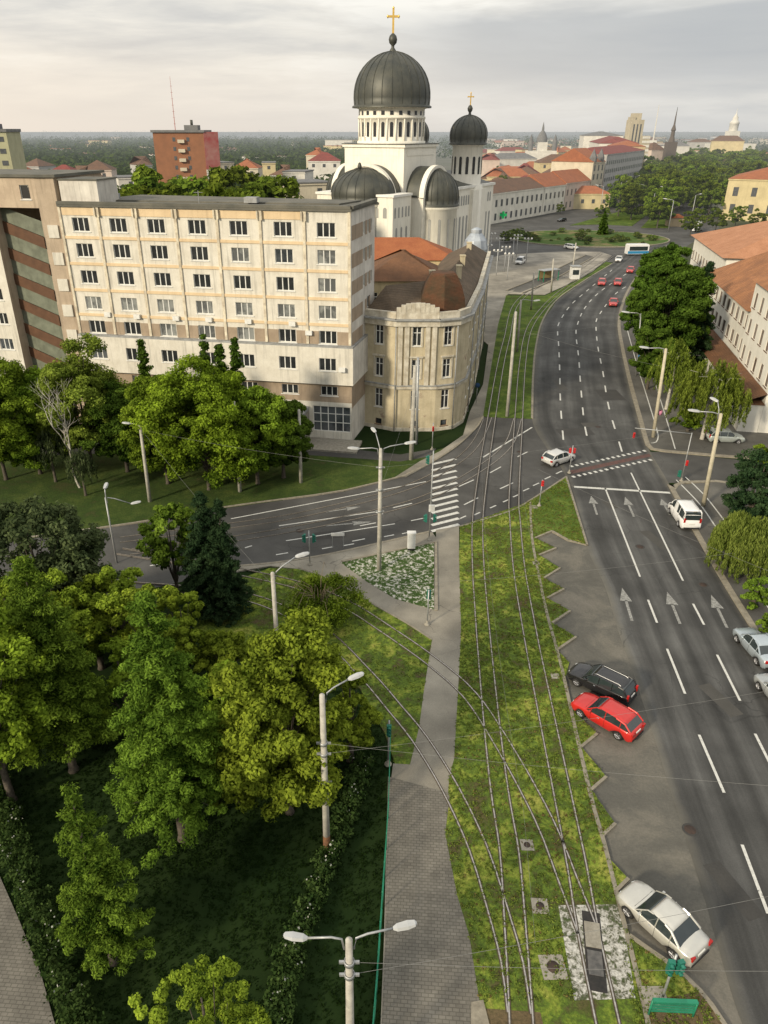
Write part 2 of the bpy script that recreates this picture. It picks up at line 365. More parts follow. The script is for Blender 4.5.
# keep the pairing by interpolating both edges with the same parameter
def cat(pts, t):
    i = min(int(t), len(pts)-2); f = t-i; P = lambda k: Vector(pts[min(max(k, 0), len(pts)-1)])
    a, b, c, d = P(i-1), P(i), P(i+1), P(i+2)
    return .5*((2*b)+(c-a)*f+(2*a-5*b+4*c-d)*f*f+(-a+3*b-3*c+d)*f**3)
pl, pr = px(*[p[0] for p in PAIRS]), px(*[p[1] for p in PAIRS])
for k in range(nS):
    t = (len(PAIRS)-1)*k/(nS-1); LL.append(cat(pl, t)); RR.append(cat(pr, t))
me = bpy.data.meshes.new('boulevard'); nU = 12; vs = []; uvv = []
s = 0
for k in range(nS):
    if k: s += ((LL[k]+RR[k])/2-(LL[k-1]+RR[k-1])/2).length
    for j in range(nU+1):
        p = LL[k].lerp(RR[k], j/nU); vs.append((p.x, p.y, .024)); uvv.append((j/nU, s))
fs = [(k*(nU+1)+j, (k+1)*(nU+1)+j, (k+1)*(nU+1)+j+1, k*(nU+1)+j+1) for k in range(nS-1) for j in range(nU)]
me.from_pydata(vs, [], fs); me.materials.append(M_ROAD)
uvl = me.uv_layers.new(name='along')
for lp in me.loops: uvl.data[lp.index].uv = uvv[lp.vertex_index]
bo = bpy.data.objects.new('boulevard_road', me); C.objects.link(bo); bo['kind'] = 'structure'
cross = px((-120,556),(0,541),(100,527),(160,518),(220,507),(282,499),(345,490),(407,474),(432,463),(455,447),(470,432),(482,412),(520,400),(545,410),(580,430),(580,474),(566,478),(526,504),(460,527),
           (430,533),(351,551),(314,559),(273,565),(239,568),(190,580),(100,600),(0,615),(-160,640))
ground('cross_street', M_ROAD2, [cross], .016)
bay = px((560,530),(590,540),(611,587),(625,634),(638,670),(659,735),(677,793),(692,840),(712,904),(733,978),(748,1024),(760,1060),(700,1060),(655,1024),(640,960),(612,886),(590,800),(574,735),(553,640),(538,578),(530,535))
ground('parking_bay_asphalt', M_BAY, [bay], .012)
sidest = px((640,452),(660,452),(680,454),(720,458),(760,462),(860,468),(1100,480),(1100,520),(860,498),(768,488),(700,482),(668,483))
ground('side_street', M_ROAD2, [sidest], .012)
# paved areas
ZP = .13
Rout = offset(RR, 1)
def road_side(i0, i1): return [tuple(RR[i]) for i in range(i0, i1)]
def idx_of(y):
    best = min(range(nS), key=lambda k: abs(RR[k].y-at(0, y)[1])); return best
iA, iB, iC = idx_of(300), idx_of(449), idx_of(489)
paveN = road_side(2, iB)+px((655,450),(680,451.5),(720,455),(768,459),(850,463))+[(75,120),(85,180),(90,230)]
ground('footway', M_PAVE, [paveN], 0, ZP)
paveS = road_side(iC, nS-1)+px((1500,1240),(1400,800),(1000,520),(800,493),(768,490),(716,483),(674,486))
ground('footway', M_PAVE, [paveS], 0, ZP)
kerb(road_side(2, iB)+px((652,449.5),(664,451.5),(680,453),(720,456.5),(768,460)), .55, .15)
kerb(px((768,489),(716,482),(684,483),(676,486),(675,490))+road_side(iC, nS-1), .5, .15)
path_main = px((436,531),(459,527),(459,560),(461,632),(458,691),(454,760),(449,780),(445,835),(457,897),(469,937),(478,995),(486,1040),(500,1100),(372,1100),(380,1040),(384,940),(387,816),(393,765),(410,766),(419,729),(424,691),(432,641),(436,620))
ground('path', M_PATH, [path_main], 0, ZP)
path_diag = px((200,577),(239,567),(314,558),(351,550),(432,533),(437,540),(437,622),(432,641),(407,625),(376,608),(351,592),(323,578),(298,570),(270,567),(240,572),(200,584))
ground('path', M_PATH, [path_diag], 0, ZP-.006)
def brickmat():
    m = bpy.data.materials.new('pavers'); m.use_nodes = True; nt = m.node_tree; nt.nodes.clear()
    b = N(nt, 'ShaderNodeBsdfPrincipled'); b.inputs['Roughness'].default_value = .9
    geo = N(nt, 'ShaderNodeNewGeometry'); P = geo.outputs['Position']
    br = N(nt, 'ShaderNodeTexBrick'); br.inputs['Scale'].default_value = 1; br.inputs['Brick Width'].default_value = .3; br.inputs['Row Height'].default_value = .17
    br.inputs['Mortar Size'].default_value = .02; br.inputs['Color1'].default_value = (.172, .160, .135, 1); br.inputs['Color2'].default_value = (.138, .128, .108, 1)
    br.inputs['Mortar'].default_value = (.10, .092, .076, 1); mpn = N(nt, 'ShaderNodeMapping'); mpn.inputs['Rotation'].default_value = (0,0,.08)
    lk(nt, P, mpn.inputs[0]); lk(nt, mpn.outputs[0], br.inputs['Vector'])
    g = ramp(nt, noise(nt, P, .8, 5, .65), [(.3, .72), (.7, 1.22)])
    lk(nt, mixc(nt, 1.0, br.outputs[0], g, 'MULTIPLY'), b.inputs['Base Color'])
    finish(nt, b.outputs[0], False); return m
M_PAVER = brickmat()
ground('path_paving', M_PAVER, [px((388,778),(450,795),(445,835),(457,897),(469,937),(478,995),(486,1040),(500,1100),(374,1100),(381,1040),(385,940),(387,816))], 0, ZP+.006)
ground('path_paving', M_PAVER, [px((-60,800),(0,877),(19,920),(41,974),(55,1024),(72,1100),(-200,1100))], 0, .08)
# concrete slab at the end of the path
ground('concrete_slab', M_KERB, [px((471,1004),(483,1002),(490,1030),(486,1060),(470,1060))], 0, .17)
verge_S = px((460,527),(526,504),(566,478),(587,546),(568,541),(552,532),(535,539),(556,549),(539,556),(560,569),(544,579),(564,590),(547,599),(570,612),(552,624),(576,638),(557,651),(569,664),(565,680),
   (570,700),(576,715),(597,735),(581,748),(591,760),(606,778),(591,791),(615,825),(602,837),(609,860),(628,880),(616,892),(622,915),(629,937),(650,952),(674,969),(700,993),(724,1026),(760,1090),(505,1100),(484,1024),(478,995),(469,937),(457,897),(445,835),(449,780),(454,760),(458,691),(461,632),(459,560))
ground('tram_verge', M_VERGE, [verge_S], 0, ZP-.01)
ground('verge_soil', M_SOIL, [px((645,1003),(700,993),(724,1026),(760,1090),(655,1100),(650,1030)), px((484,1010),(540,1014),(560,1100),(500,1100))], 0, ZP-.004)
ground('tip_lawn', M_LAWN, [px((533,502),(565,480),(585,543),(568,539),(552,530),(534,535))], 0, ZP-.004)
side_line = px((530,503),(532,540),(539,578),(547,616),(560,663),(576,735),(591,800),(604,845),(614,886),(626,934),(644,1008),(654,1060))
kerb(smooth_line(side_line, 2), .22, .15, 'concrete_edging')
kerb(px((566,477.5),(587,546),(568,541),(552,532)), .2, .16)
for seg in (((552,532),(535,539)),((556,549),(539,556)),((560,569),(544,579)),((564,590),(547,599)),((570,612),(552,624)),((576,638),(557,651)),((597,735),(581,748)),((606,778),(591,791)),((615,825),(602,837)),((628,880),(616,892))):
    kerb(px(*seg), .18, .17)
kerb(smooth_line(px((629,937),(650,952),(674,969),(700,993),(724,1026),(760,1090)), 1), .2, .17)
kerb(smooth_line(px((460,527.5),(506,513.5),(526,504),(566,477.5)), 2), .2, .15)
kerb(smooth_line(px((238,567),(273,564),(314,558),(351,550.5),(430,532.5)), 2), .25, .15)
grass_W = px((432,641),(407,625),(376,608),(351,592),(323,578),(298,570),(270,569),(225,585),(180,600),(180,640),(330,660),(360,690),(385,735),(395,765),(410,766),(419,729),(424,691))
ground('tram_verge', M_VERGE, [grass_W], 0, ZP-.012)
kerb(smooth_line(px((432,641),(407,624.5),(376,607),(351,591),(323,577),(298,569)), 1.5), .15, .16)
ground('flower_bed', M_FLOWER, [px((341,564),(434,544),(434,611),(395,600),(367,583))], 0, ZP+.03)
kerb(px((342,563),(436,543.5),(436,612)), .28, .22, 'concrete_edging')
ground('pebble_bed', patch_mat('white_pebbles', [(.38, (.06,.09,.03)), (.46, (.14,.14,.10)), (.52, (.50,.49,.45)), (.72, (.72,.71,.66))], 3.2, .45), [px((558,907),(619,906),(627,950),(635,1000),(574,1002),(565,950))], 0, ZP+.002)
verge_N = px((483,417),(498,325),(506,296),(545,296),(565,287),(592,273),(606,262),(612,264),(584,281),(558,299),(543,320),(536,346),(533,377),(532,419))
ground('tram_verge', M_LAWN, [verge_N], 0, ZP-.02)
kerb(smooth_line(px((612,264),(584,281),(558,299),(543,320),(536,346),(533,377),(532,419)), 3), .3, .15)
walkN = px((470,412),(483,385),(489,340),(496,315),(507,292),(515,290),(506,296),(498,325),(483,417),(470,435),(455,448.5),(430,465),(407,477),(395,478),(420,462),(440,452),(463,436))
ground('footway', M_PATH, [walkN], 0, ZP-.004)
kerb(smooth_line(px((483,417),(478,426),(470,434.5),(455,448),(430,464),(407,475)), 1.5), .25, .16)
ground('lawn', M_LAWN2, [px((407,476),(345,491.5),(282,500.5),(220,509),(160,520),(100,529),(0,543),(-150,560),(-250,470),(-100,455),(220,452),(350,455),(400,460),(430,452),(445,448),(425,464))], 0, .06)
ground('lane', M_ROAD2, [px((-300,452),(200,440),(300,444),(400,455),(436,449),(430,457),(400,462),(300,455),(220,450),(-300,468))], 0, .075)
kerb(smooth_line(px((407,475.5),(345,491),(282,500),(220,508.5),(160,519.5),(100,528.5),(0,542)), 3), .22, .14)

# far square, roundabout, plaza
ground('square_road', M_ROAD2, [[at(*p) for p in ((470,262),(470,224),(520,216),(590,203),(640,196),(700,205),(720,228),(690,244),(672,258),(640,262),(600,262))]], .008)
ground('avenue_road', M_ROAD2, [[at(*p) for p in ((590,206),(640,165),(668,147),(690,147),(700,180),(715,225))]], .006)
ground('plaza', M_PLAZA, [px((470,330),(470,262),(505,255),(560,252),(600,252),(612,256),(604,262),(592,272),(565,286),(545,295),(506,294),(498,318),(488,345))], 0, .10)
ground('plaza_lane', M_PAVE, [px((505,291),(540,277),(585,255),(593,257),(550,281),(520,293))], 0, .12)
ground('roundabout_island', patch_mat('island_planting', [(.3, (.18,.14,.06)), (.42, (.2,.17,.08)), (.48, (.07,.12,.025)), (.7, (.06,.11,.025))], .12, .2),
       [[tuple(Vector(at(588,238.5))+Vector((26*cos(a)*1.05, 22*sin(a)))) for a in [2*pi*k/40 for k in range(40)]]], 0, .25)
ground('median_lawn', M_LAWN, [px((570,225.5),(600,217),(641,206),(655,209),(632,226),(600,224.5)), px((641,228),(657,211),(676,219),(668,228))], 0, .12)
ground('town_ground', mat('town_ground', (.11,.105,.085), (.06,.07,.035), scale=.03, haze=True), [[(-20,165),(45,200),(55,260),(70,330),(300,330),(900,900),(900,2200),(100,2200),(-150,900),(-70,300)]], .004)
M_PATCH = mat('asphalt_patch', (.044, .043, .041), (.056, .054, .05), scale=.8, fine=.3)
M_PATCHL = mat('asphalt_patch_pale', (.075, .072, .065), (.062, .06, .054), scale=.8, fine=.3)
def quadpatch(cx_, cy_, l, w_, ang):
    X, Y = at(cx_, cy_); c, s_ = cos(ang), sin(ang); return [(X+u*c-v*s_, Y+u*s_+v*c) for u, v in ((-l,-w_),(l,-w_),(l,w_),(-l,w_))]
ground('asphalt_patch', M_PATCH, [quadpatch(*a) for a in ((575,432,2.2,1.2,.1),(700,545,.7,2.0,.32),(610,395,1.6,2.4,0),(330,535,1.5,.7,.2),(500,440,1.3,.8,.3),(733,890,.5,1.6,.3))], .0265)
ground('asphalt_patch', M_PATCHL, [quadpatch(*a) for a in ((590,425,1.0,.8,.1),(655,540,.5,1.8,.25),(560,385,.6,2.4,0),(250,528,2.0,.5,.2),(720,700,.5,1.6,.3),(610,505,.5,.8,.2))], .0285)
# markings --------------------------------------------------------
ZM = .03
def dash(mb, a, b, wd, z=ZM, mi=0):
    a, b = Vector(a), Vector(b); d = (b-a).normalized(); n = Vector((-d.y, d.x))*wd/2
    mb.add([(a.x-n.x,a.y-n.y,z),(b.x-n.x,b.y-n.y,z),(b.x+n.x,b.y+n.y,z),(a.x+n.x,a.y+n.y,z)], [(0,1,2,3)], mi)
def dashes(mb, line, ln, gap, wd, start=0):
    pts = smooth_line(line, .5); d = [0]
    for a, b in zip(pts, pts[1:]): d.append(d[-1]+(b-a).length)
    def P(s):
        for i in range(len(d)-1):
            if d[i+1] >= s: return pts[i].lerp(pts[i+1], (s-d[i])/max(1e-9, d[i+1]-d[i]))
        return pts[-1]
    s = start
    while s+ln < d[-1]:
        dash(mb, P(s), P(s+ln), wd); s += ln+gap
mb = MB()
for L_ in ([(612,270),(585.5,292),(570,306),(559,323),(557.6,333),(558.6,345),(559.7,371),(560.5,404.5),(564,448)],
          [(626,274),(601,291),(585.5,307),(577.6,324),(576,335),(578.7,358),(580.8,387.6),(585,427.5),(593,456)],
          [(634,282),(615.4,294),(598.5,316),(596,325.6),(597.7,346),(603,373),(608.6,406.6),(622,452)]):
    dashes(mb, px(*L_), 3.2, 4.4, .2)
for a, b in (((648,600),(657,623)),((693,604),(704,625)),((667,649),(685,694)),((717,655),(740,701)),((699,735),(724,793)),((755,734),(783,790)),((742,845),(768,914)),((812,860),(850,930)),((795,985),(830,1080)),((893,1010),(940,1100))):
    dash(mb, at(*a), at(*b), .17)
dash(mb, at(605,488), at(640,577), .16); dash(mb, at(631,473), at(683,581), .16)
dash(mb, at(574,487), at(670,493), .42)
mb.build('lane_marking', M_MARK, kind='structure')
mb = MB()
def arrow(mb, tip, tail, s=1):
    a, b = Vector(at(*tail)), Vector(at(*tip)); d = (b-a); L = d.length; d /= L; n = Vector((-d.y, d.x)); h = L*.42
    dash(mb, a, b-d*h*.95, .22)
    q = [b, b-d*h-n*.48*s, b-d*h+n*.48*s]; mb.add([(p.x,p.y,ZM) for p in q], [(0,1,2)])
for a, b in (((591,496),(597,515)),((625,497),(634,517)),((661,499),(670,515)),((622,588),(632,621)),((667,592),(680,624)),((711,595),(727,628))): arrow(mb, a, b)
arrow(mb, (361,507), (326,512), .9); arrow(mb, (372,522), (326,526), .9)
mb.build('lane_arrows', M_MARK2, kind='structure')
mb = MB()
n = 12
for k in range(n):
    t = k/(n-1); l = Vector((432,464.5)).lerp(Vector((431.5,531.5)), t); r = Vector((456,459)).lerp(Vector((459,524.5)), t)
    dash(mb, at(*l), at(*r), .42)
mb.build('zebra_crossing', M_MARK, kind='structure')
mb = MB()
def wl(a, b, wd=.15): dash(mb, at(*a), at(*b), wd)
wl((231,519),(426,481.8)); wl((279,526),(376,512)); wl((286,541),(395,524)); wl((376,523),(360,526))
for a, b in (((245,548),(252,546)),((276,555),(288,553)),((322,549),(333,547)),((343,546),(354,544)),((352,541.5),(365,539)),((384,537),(394,535)),((393,508),(412,503.5)),((411,521),(423,518.5)),((402,534),(412,532)),
             ((517.5,457),(527.5,452)),((490,473),(501,467)),((459,486.6),(474,480)),((500,489),(513,483)),((464,505),(478,498)),((190,560),(205,557)),((150,566),(165,563))): wl(a, b)
wl((483,457.5),(532,427.5),.2)
wl((375,512),(383,514),.3)
for a in ((463,517.5),(477,514),(493,507),(506,501),(516,496),(526,490),(536,484.6),(547.6,478),(559,472.6)): wl((a[0]-3,a[1]+1.3),(a[0]+3,a[1]-1.4),.16)
mb.build('street_marking', M_MARK, kind='structure')
ground('bicycle_crossing', M_RED, [px((569,471),(649,453.8),(651,456.6),(570,474.5))], ZM)
mb = MB()
for k in range(15):
    t = (k+.25)/15; t2 = (k+.72)/15
    for A, B in (((569,467),(647,450.5)),((571,477.5),(653,459.5))):
        A2, B2 = Vector(A), Vector(B); dash(mb, at(*A2.lerp(B2, t)), at(*A2.lerp(B2, t2)), .45, ZM+.004)
mb.build('crossing_blocks', M_MARK, kind='structure')
mb = MB()
for L_ in ([(627,330),(637,366),(645,392),(653,418),(657,432),(658,438),(656,443),(651,444)],[(634,330),(649,366),(664,413),(675,450)],
           [(676,481),(688,493),(701,507),(712,523),(727,545),(739,564),(753,586),(775,620),(810,680)],[(685,478),(703,495),(722,519),(749,556),(768,585),(795,625),(840,690)]):
    l = smooth_line(px(*L_), 1.5)
    ribbon(mb, offset(l, .07), offset(l, -.07), ZP+.008)
mb.build('cycle_lane_marking', M_MARK, kind='structure')
# light streaky tar patches on the bay
# tram tracks ------------------------------------------------------
def track(pxs, label, zt=ZP, ext=True):
    l = smooth_line(px(*pxs), 1.0)
    root = thing('tram_track', label, 'tram track', (l[0].x, l[0].y, 0))
    o0 = Vector((l[0].x, l[0].y))
    for sgn in (-1, 1):
        c = [p-o0 for p in offset(l, .5*sgn)]
        mb = MB(); a, b = offset(c, .032), offset(c, -.032)
        for i in range(len(c)-1):
            q = [a[i], a[i+1], b[i+1], b[i]]; mb.prism([(t.x, t.y) for t in q], .02, zt+.03, bottom=False)
        rail = mb.build('rail', M_RAIL, root)
        mb = MB(); a, b = offset(c, .09), offset(c, -.085); ribbon(mb, b, a, zt+.008); mb.build('rail_bed', M_RAILBED, rail)
    return l
mid = lambda a, b: [((p[0]+q[0])/2, (p[1]+q[1])/2) for p, q in zip(a, b)]
T1 = [(602,253),(575,272),(540,286),(516,305),(507,338),(499.5,371),(487,447),(481,489),(477.5,523),(478,565),(482,622),(490,710),(499,790),(509,853),(515,930),(521,1024),(524,1100)]
T2 = [(613,256),(590,271),(562,291),(543,309),(529,330),(522.5,364),(518,429),(514,495),(515,523),(519,570),(530,635),(543,701),(562.5,797),(577,870),(588,935),(607,1024),(622,1100)]
tl1 = track(T1, 'tram track through the grass closest to the brick footpath')
tl2 = track(T2, 'tram track through the grass beside the sawtooth parking kerbs')
T3 = [(120,552),(190,563),(245,574),(300,587),(345,605),(385,630),(432,663),(470,697),(505,750),(543,820),(567,880),(588,935)]
T4 = [(110,585),(200,592),(260,602),(320,632),(365,675),(395,710),(420,741),(450,790),(478,850),(500,920),(512,965),(519,1015)]
track(T3, 'curving tram track that crosses the footpath by the flower bed')
track(T4, 'curving tram track that crosses the footpath beside the green fence')
T5 = [(120,540),(220,527),(300,515),(400,490),(450,466),(478,440),(494,400)]
T6 = [(130,552),(240,538),(330,522),(420,500),(478,470),(508,445),(518,418)]
track(T5, 'tram track sunk in the cross street close to the lawn', .022)
track(T6, 'tram track sunk in the middle of the cross street', .022)
# frog pit and covers between the rails
M_IRON = mat('cast_iron', (.07, .045, .035), (.045,.035,.03), rough=.7, scale=5, metal=.3)
M_CONC = mat('concrete_old', (.34, .32, .27), (.23, .21, .17), scale=3, bump=.2, fine=.35)
for x, y, s, lb in ((527,845,.55,'round iron manhole cover in a worn slab between the two straight tracks'),(540,906,.65,'round iron manhole cover in a square slab above the largest slab'),
        (553,967,.9,'large square concrete slab with an iron manhole cover beside the pebble bed'),(555,676,.45,'small blank concrete slab in the grass by the black car'),
        (534,507,.5,'small concrete slab around the short traffic light in the grass tip'),(536,563,.45,'small blank concrete slab in the grass by the first parking kerbs')):
    X, Y = at(x, y, ZP); s *= .62; t = thing('manhole', lb, 'manhole cover', (X, Y, ZP-.01), rnd.uniform(-.1, .1))
    mb = MB(); mb.box(-s, -s, 0, s, s, .03); mb.build('slab', M_CONC, t)
    if s > .31: mb = MB(); mb.lathe([(0,.045),(s*.5,.045),(s*.52,.03),(s*.55,.028)], 20); mb.build('cover', M_IRON, t)
for x, y, w_ in ((598,427,'in the lane nearest the bicycle crossing'),(640,547,'between the two long solid lane lines'),(703,585,'near the straight arrows by the kerb'),(520,452,'between the tram rails at the junction'),(300,531,'in the cross street near the white arrows'),(690,830,'in the lane beside the champagne sedan')):
    X, Y = at(x, y); t = thing('manhole', 'flush iron cover in the asphalt '+w_, 'manhole cover', (X, Y, .029)); mb = MB(); mb.lathe([(0,.006),(.3,.006),(.31,0)], 18); mb.build('cover', M_IRON, t); mb = MB(); mb.lathe([(.31,.004),(.42,.003),(.43,0)], 18); mb.build('ring', M_PATCH, t)
X, Y = at(594,950, ZP); t = thing('track_switch', 'dark switch pit with a concrete lid between the rails in the pebble bed', 'switch', (X, Y, ZP), -.19)
mb = MB(); mb.box(-.42, -1.9, -.02, .42, 1.9, .015); mb.build('pit', mat('pit_dark', (.035,.032,.03), (.02,.02,.02), scale=4), t)
mb = MB(); mb.box(-.36, .1, .012, .36, 1.35, .06); mb.build('lid', M_CONC, t)
mb = MB(); mb.box(-.33, -1.2, .012, .33, -.05, .045); mb.build('frame', mat('pit_grey', (.13,.125,.12), (.07,.07,.07), scale=4), t)
# ------------------------------------------------------------ vegetation
rg = np.random.default_rng(11)
M_BARK = mat('bark', (.10,.085,.065), (.055,.045,.035), scale=6, bump=.4)
M_BARKP = mat('birch_bark', (.5,.48,.42), (.28,.26,.22), scale=5, spots=(7,.6,(.04,.04,.035)))
L_MID = leafmat('leaves_mid', (.020,.050,.007), (.25,.36,.034))
L_YEL = leafmat('leaves_yellow_green', (.036,.068,.008), (.33,.42,.045))
L_CED = leafmat('needles_fresh', (.020,.055,.008), (.24,.37,.045))
L_DRK = leafmat('needles_dark', (.012,.030,.014), (.06,.10,.04))
L_BLU = leafmat('needles_grey', (.022,.04,.018), (.13,.17,.07))
L_DEEP = leafmat('leaves_deep', (.014,.036,.006), (.12,.20,.028))
L_WIL = leafmat('willow_leaves', (.08,.13,.02), (.26,.33,.07))
L_YEL2 = leafmat('leaves_olive', (.022,.048,.006), (.27,.37,.03))
L_BIR = leafmat('birch_leaves', (.036,.06,.009), (.26,.33,.05))
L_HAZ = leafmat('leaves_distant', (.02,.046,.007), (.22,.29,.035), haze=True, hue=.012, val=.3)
L_HEDGE = leafmat('hedge_leaves', (.016,.04,.010), (.09,.14,.04))
L_BLOOM = mat('hedge_bloom', (.36,.37,.32), rough=.9)
def leaves_mesh(name, cen, rad, per, size, tint=None, flat=.75, up=.25, aspect=.6, matl=None, squash=.75, hang=False):
    """many small leaf faces around cluster centres"""
    cen = np.asarray(cen, float); n = len(cen); rad = np.broadcast_to(np.asarray(rad, float), (n,))
    if tint is None: tint = rg.random(n)
    K = n*per; ci = np.repeat(np.arange(n), per)
    d = rg.normal(size=(K,3)); d /= np.linalg.norm(d, axis=1)[:,None]
    rr = rad[ci]*rg.random(K)**.42; off = d*rr[:,None]; off[:,2] *= squash; p = cen[ci]+off
    nr = d*flat+rg.normal(size=(K,3))*.45; nr[:,2] += up; nr /= np.linalg.norm(nr, axis=1)[:,None]
    ref = rg.normal(size=(K,3))
    if hang: nr[:,2] *= .25; nr /= np.linalg.norm(nr, axis=1)[:,None]; ref = np.cross(nr, np.array([0,0,1.])+.25*rg.normal(size=(K,3)))
    t = np.cross(nr, ref); t /= np.linalg.norm(t, axis=1)[:,None]; b = np.cross(nr, t)
    s = size*(.6+.8*rg.random(K)); t *= s[:,None]; b *= (s*aspect)[:,None]
    V = np.empty((K,4,3)); V[:,0] = p-t; V[:,1] = p+b; V[:,2] = p+t; V[:,3] = p-b
    me = bpy.data.meshes.new(name); me.vertices.add(K*4); me.vertices.foreach_set('co', V.ravel())
    me.loops.add(K*4); me.loops.foreach_set('vertex_index', np.arange(K*4, dtype=np.int32))
    me.polygons.add(K); me.polygons.foreach_set('loop_start', np.arange(0, K*4, 4, dtype=np.int32))
    try: me.polygons.foreach_set('loop_total', np.full(K, 4, dtype=np.int32))
    except Exception: pass
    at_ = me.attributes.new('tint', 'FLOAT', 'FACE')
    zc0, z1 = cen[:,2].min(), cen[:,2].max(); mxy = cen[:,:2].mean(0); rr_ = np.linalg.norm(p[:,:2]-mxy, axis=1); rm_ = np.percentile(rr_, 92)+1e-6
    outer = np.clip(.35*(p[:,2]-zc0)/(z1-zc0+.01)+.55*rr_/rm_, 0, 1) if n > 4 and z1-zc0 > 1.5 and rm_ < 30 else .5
    v = np.clip(tint[ci]*.38+.30*rg.random(K)+.30*(off[:,2]/(rad[ci]+1e-6))+.75*(outer-.38), 0, 1)**1.25; at_.data.foreach_set('value', v.astype(np.float32))  # crown light and shade painted into tint: inner, low leaves darker, tips lighter
    if matl: me.materials.append(matl)
    me.update(); return me
def broadleaf(h, r, trunk=.25, lobes=26, per=90, leaf=.16, seed=0, loose=1.0, clus=12, crown_ratio=.86, skirt=.25):
    """crown of uneven lobes round limbs; returns (cluster centres, radii, limb paths)"""
    g = np.random.default_rng(seed); cr = h*crown_ratio/2; zc = h-cr*1.08; L = []; limbs = []
    for i in range(lobes):
        th = i*2.39996+g.normal()*.3; ph = 1-2*(i+.5)/lobes; ph = max(ph, -.8); q = sqrt(max(0, 1-ph*ph))
        k = .60+.22*g.random()
        bulge = 1+.13*sin(3*th+seed)+.10*g.normal()
        L.append((cos(th)*q*r*k*bulge, sin(th)*q*r*k*bulge, zc+ph*cr*k*1.12*bulge)); 
    cen, rad = [], []
    for c in L:
        lr = r*(.27+.13*g.random()); d = g.normal(size=(clus,3)); d /= np.linalg.norm(d, axis=1)[:,None]
        d[:,2] = np.abs(d[:,2])*.9-.25+(.0); pp = np.array(c)+d*lr*(.65+.35*g.random(clus))[:,None]
        cen += list(pp); rad += list(lr*(.34+.2*g.random(clus))*loose)
        limbs.append([(0,0,h*trunk*.6), (c[0]*.35, c[1]*.35, h*trunk+(c[2]-h*trunk)*.45), c])
    return np.array(cen), np.array(rad), limbs
def conifer(h, r, seed=0, layers=17, base=.10, droop=.18, pw=.8, nb=10, irregular=.25, tuft=.42):
    g = np.random.default_rng(seed); cen, rad, limbs = [], [], []
    for i in range(layers):
        f = i/(layers-1); z = h*(base+(1-base)*f*.985); rl = r*(1-f)**pw+r*.05
        for k in range(max(3, int(nb*(1-f*.55)))):
            th = k*2*pi/max(3, int(nb*(1-f*.55)))+i*1.3+g.normal()*.2; ln = rl*(1-irregular*g.random())
            m = max(2, int(ln/(tuft*.62))); zz = z+g.normal()*.25
            for j in range(m):
                q = (j+.7)/m; x = q*ln; side = g.normal()*.12*ln*q
                cen.append((cos(th)*x-sin(th)*side, sin(th)*x+cos(th)*side, zz-droop*x*(q**1.5)+.15*ln*(q*(1-q))*2)); rad.append(tuft*(.75+.5*g.random())*(1-.25*q))
            limbs.append([(0,0,zz-.1), (cos(th)*ln*.8, sin(th)*ln*.8, zz-droop*ln*.5)])
    return np.array(cen), np.array(rad), limbs
def trunk_mesh(name, h, rt, limbs, m, lr=.3, lean=(0,0), every=1):
    mb = MB(); hh = h*.8
    mb.tube([(0,0,-.1),(lean[0]*.1,lean[1]*.1,.25),(lean[0]*.4,lean[1]*.4,hh*.35),(lean[0]*.7,lean[1]*.7,hh*.7),(lean[0],lean[1],hh)], [rt*1.5,rt,rt*.78,rt*.45,rt*.12], 9)
    for l in limbs[::every]: mb.tube(l, [rt*lr, rt*lr*.55, rt*.05][:len(l)] if len(l) == 3 else [rt*lr*.6, rt*.04], 5, caps=False)
    me_o = mb.build(name, m); me = me_o.data; bpy.data.objects.remove(me_o); return me
def plant(name, label, cat, X, Y, crown, trunk, rz=0, sc_=1, group=None, z=0):
    t = thing(name, label, cat, (X, Y, z), rz, group)
    t.scale = (sc_,)*3 if isinstance(sc_, (int, float)) else sc_
    use(crown, 'crown', t)
    if trunk: use(trunk, 'trunk', t)
    return t
def hfor(X, Y, ytop): return zat(ytop, Y)
def tree_b(name, label, X, Y, h, r, m, seed, per=80, leaf=.17, lobes=26, clus=12, bark=None, trunk_r=.22, up=.3, cat='tree', crown_ratio=.86, loose=1.0, flat=.75):
    cen, rad, limbs = broadleaf(h, r, seed=seed, lobes=lobes, clus=clus, crown_ratio=crown_ratio, loose=loose)
    cm = leaves_mesh('crown', cen, rad, per, leaf, matl=m, up=up, flat=flat)
    return plant(name, label, cat, X, Y, cm, trunk_mesh('trunk', h, trunk_r, limbs, bark or M_BARK))
def tree_c(name, label, X, Y, h, r, m, seed, per=70, leaf=.11, **k):
    cen, rad, limbs = conifer(h, r, seed, **k)
    cm = leaves_mesh('crown', cen, rad, per, leaf, matl=m, up=.35, aspect=.35, squash=.6)
    return plant(name, label, 'tree', X, Y, cm, trunk_mesh('trunk', h*1.2, h*.014+.05, limbs, M_BARK, .25))
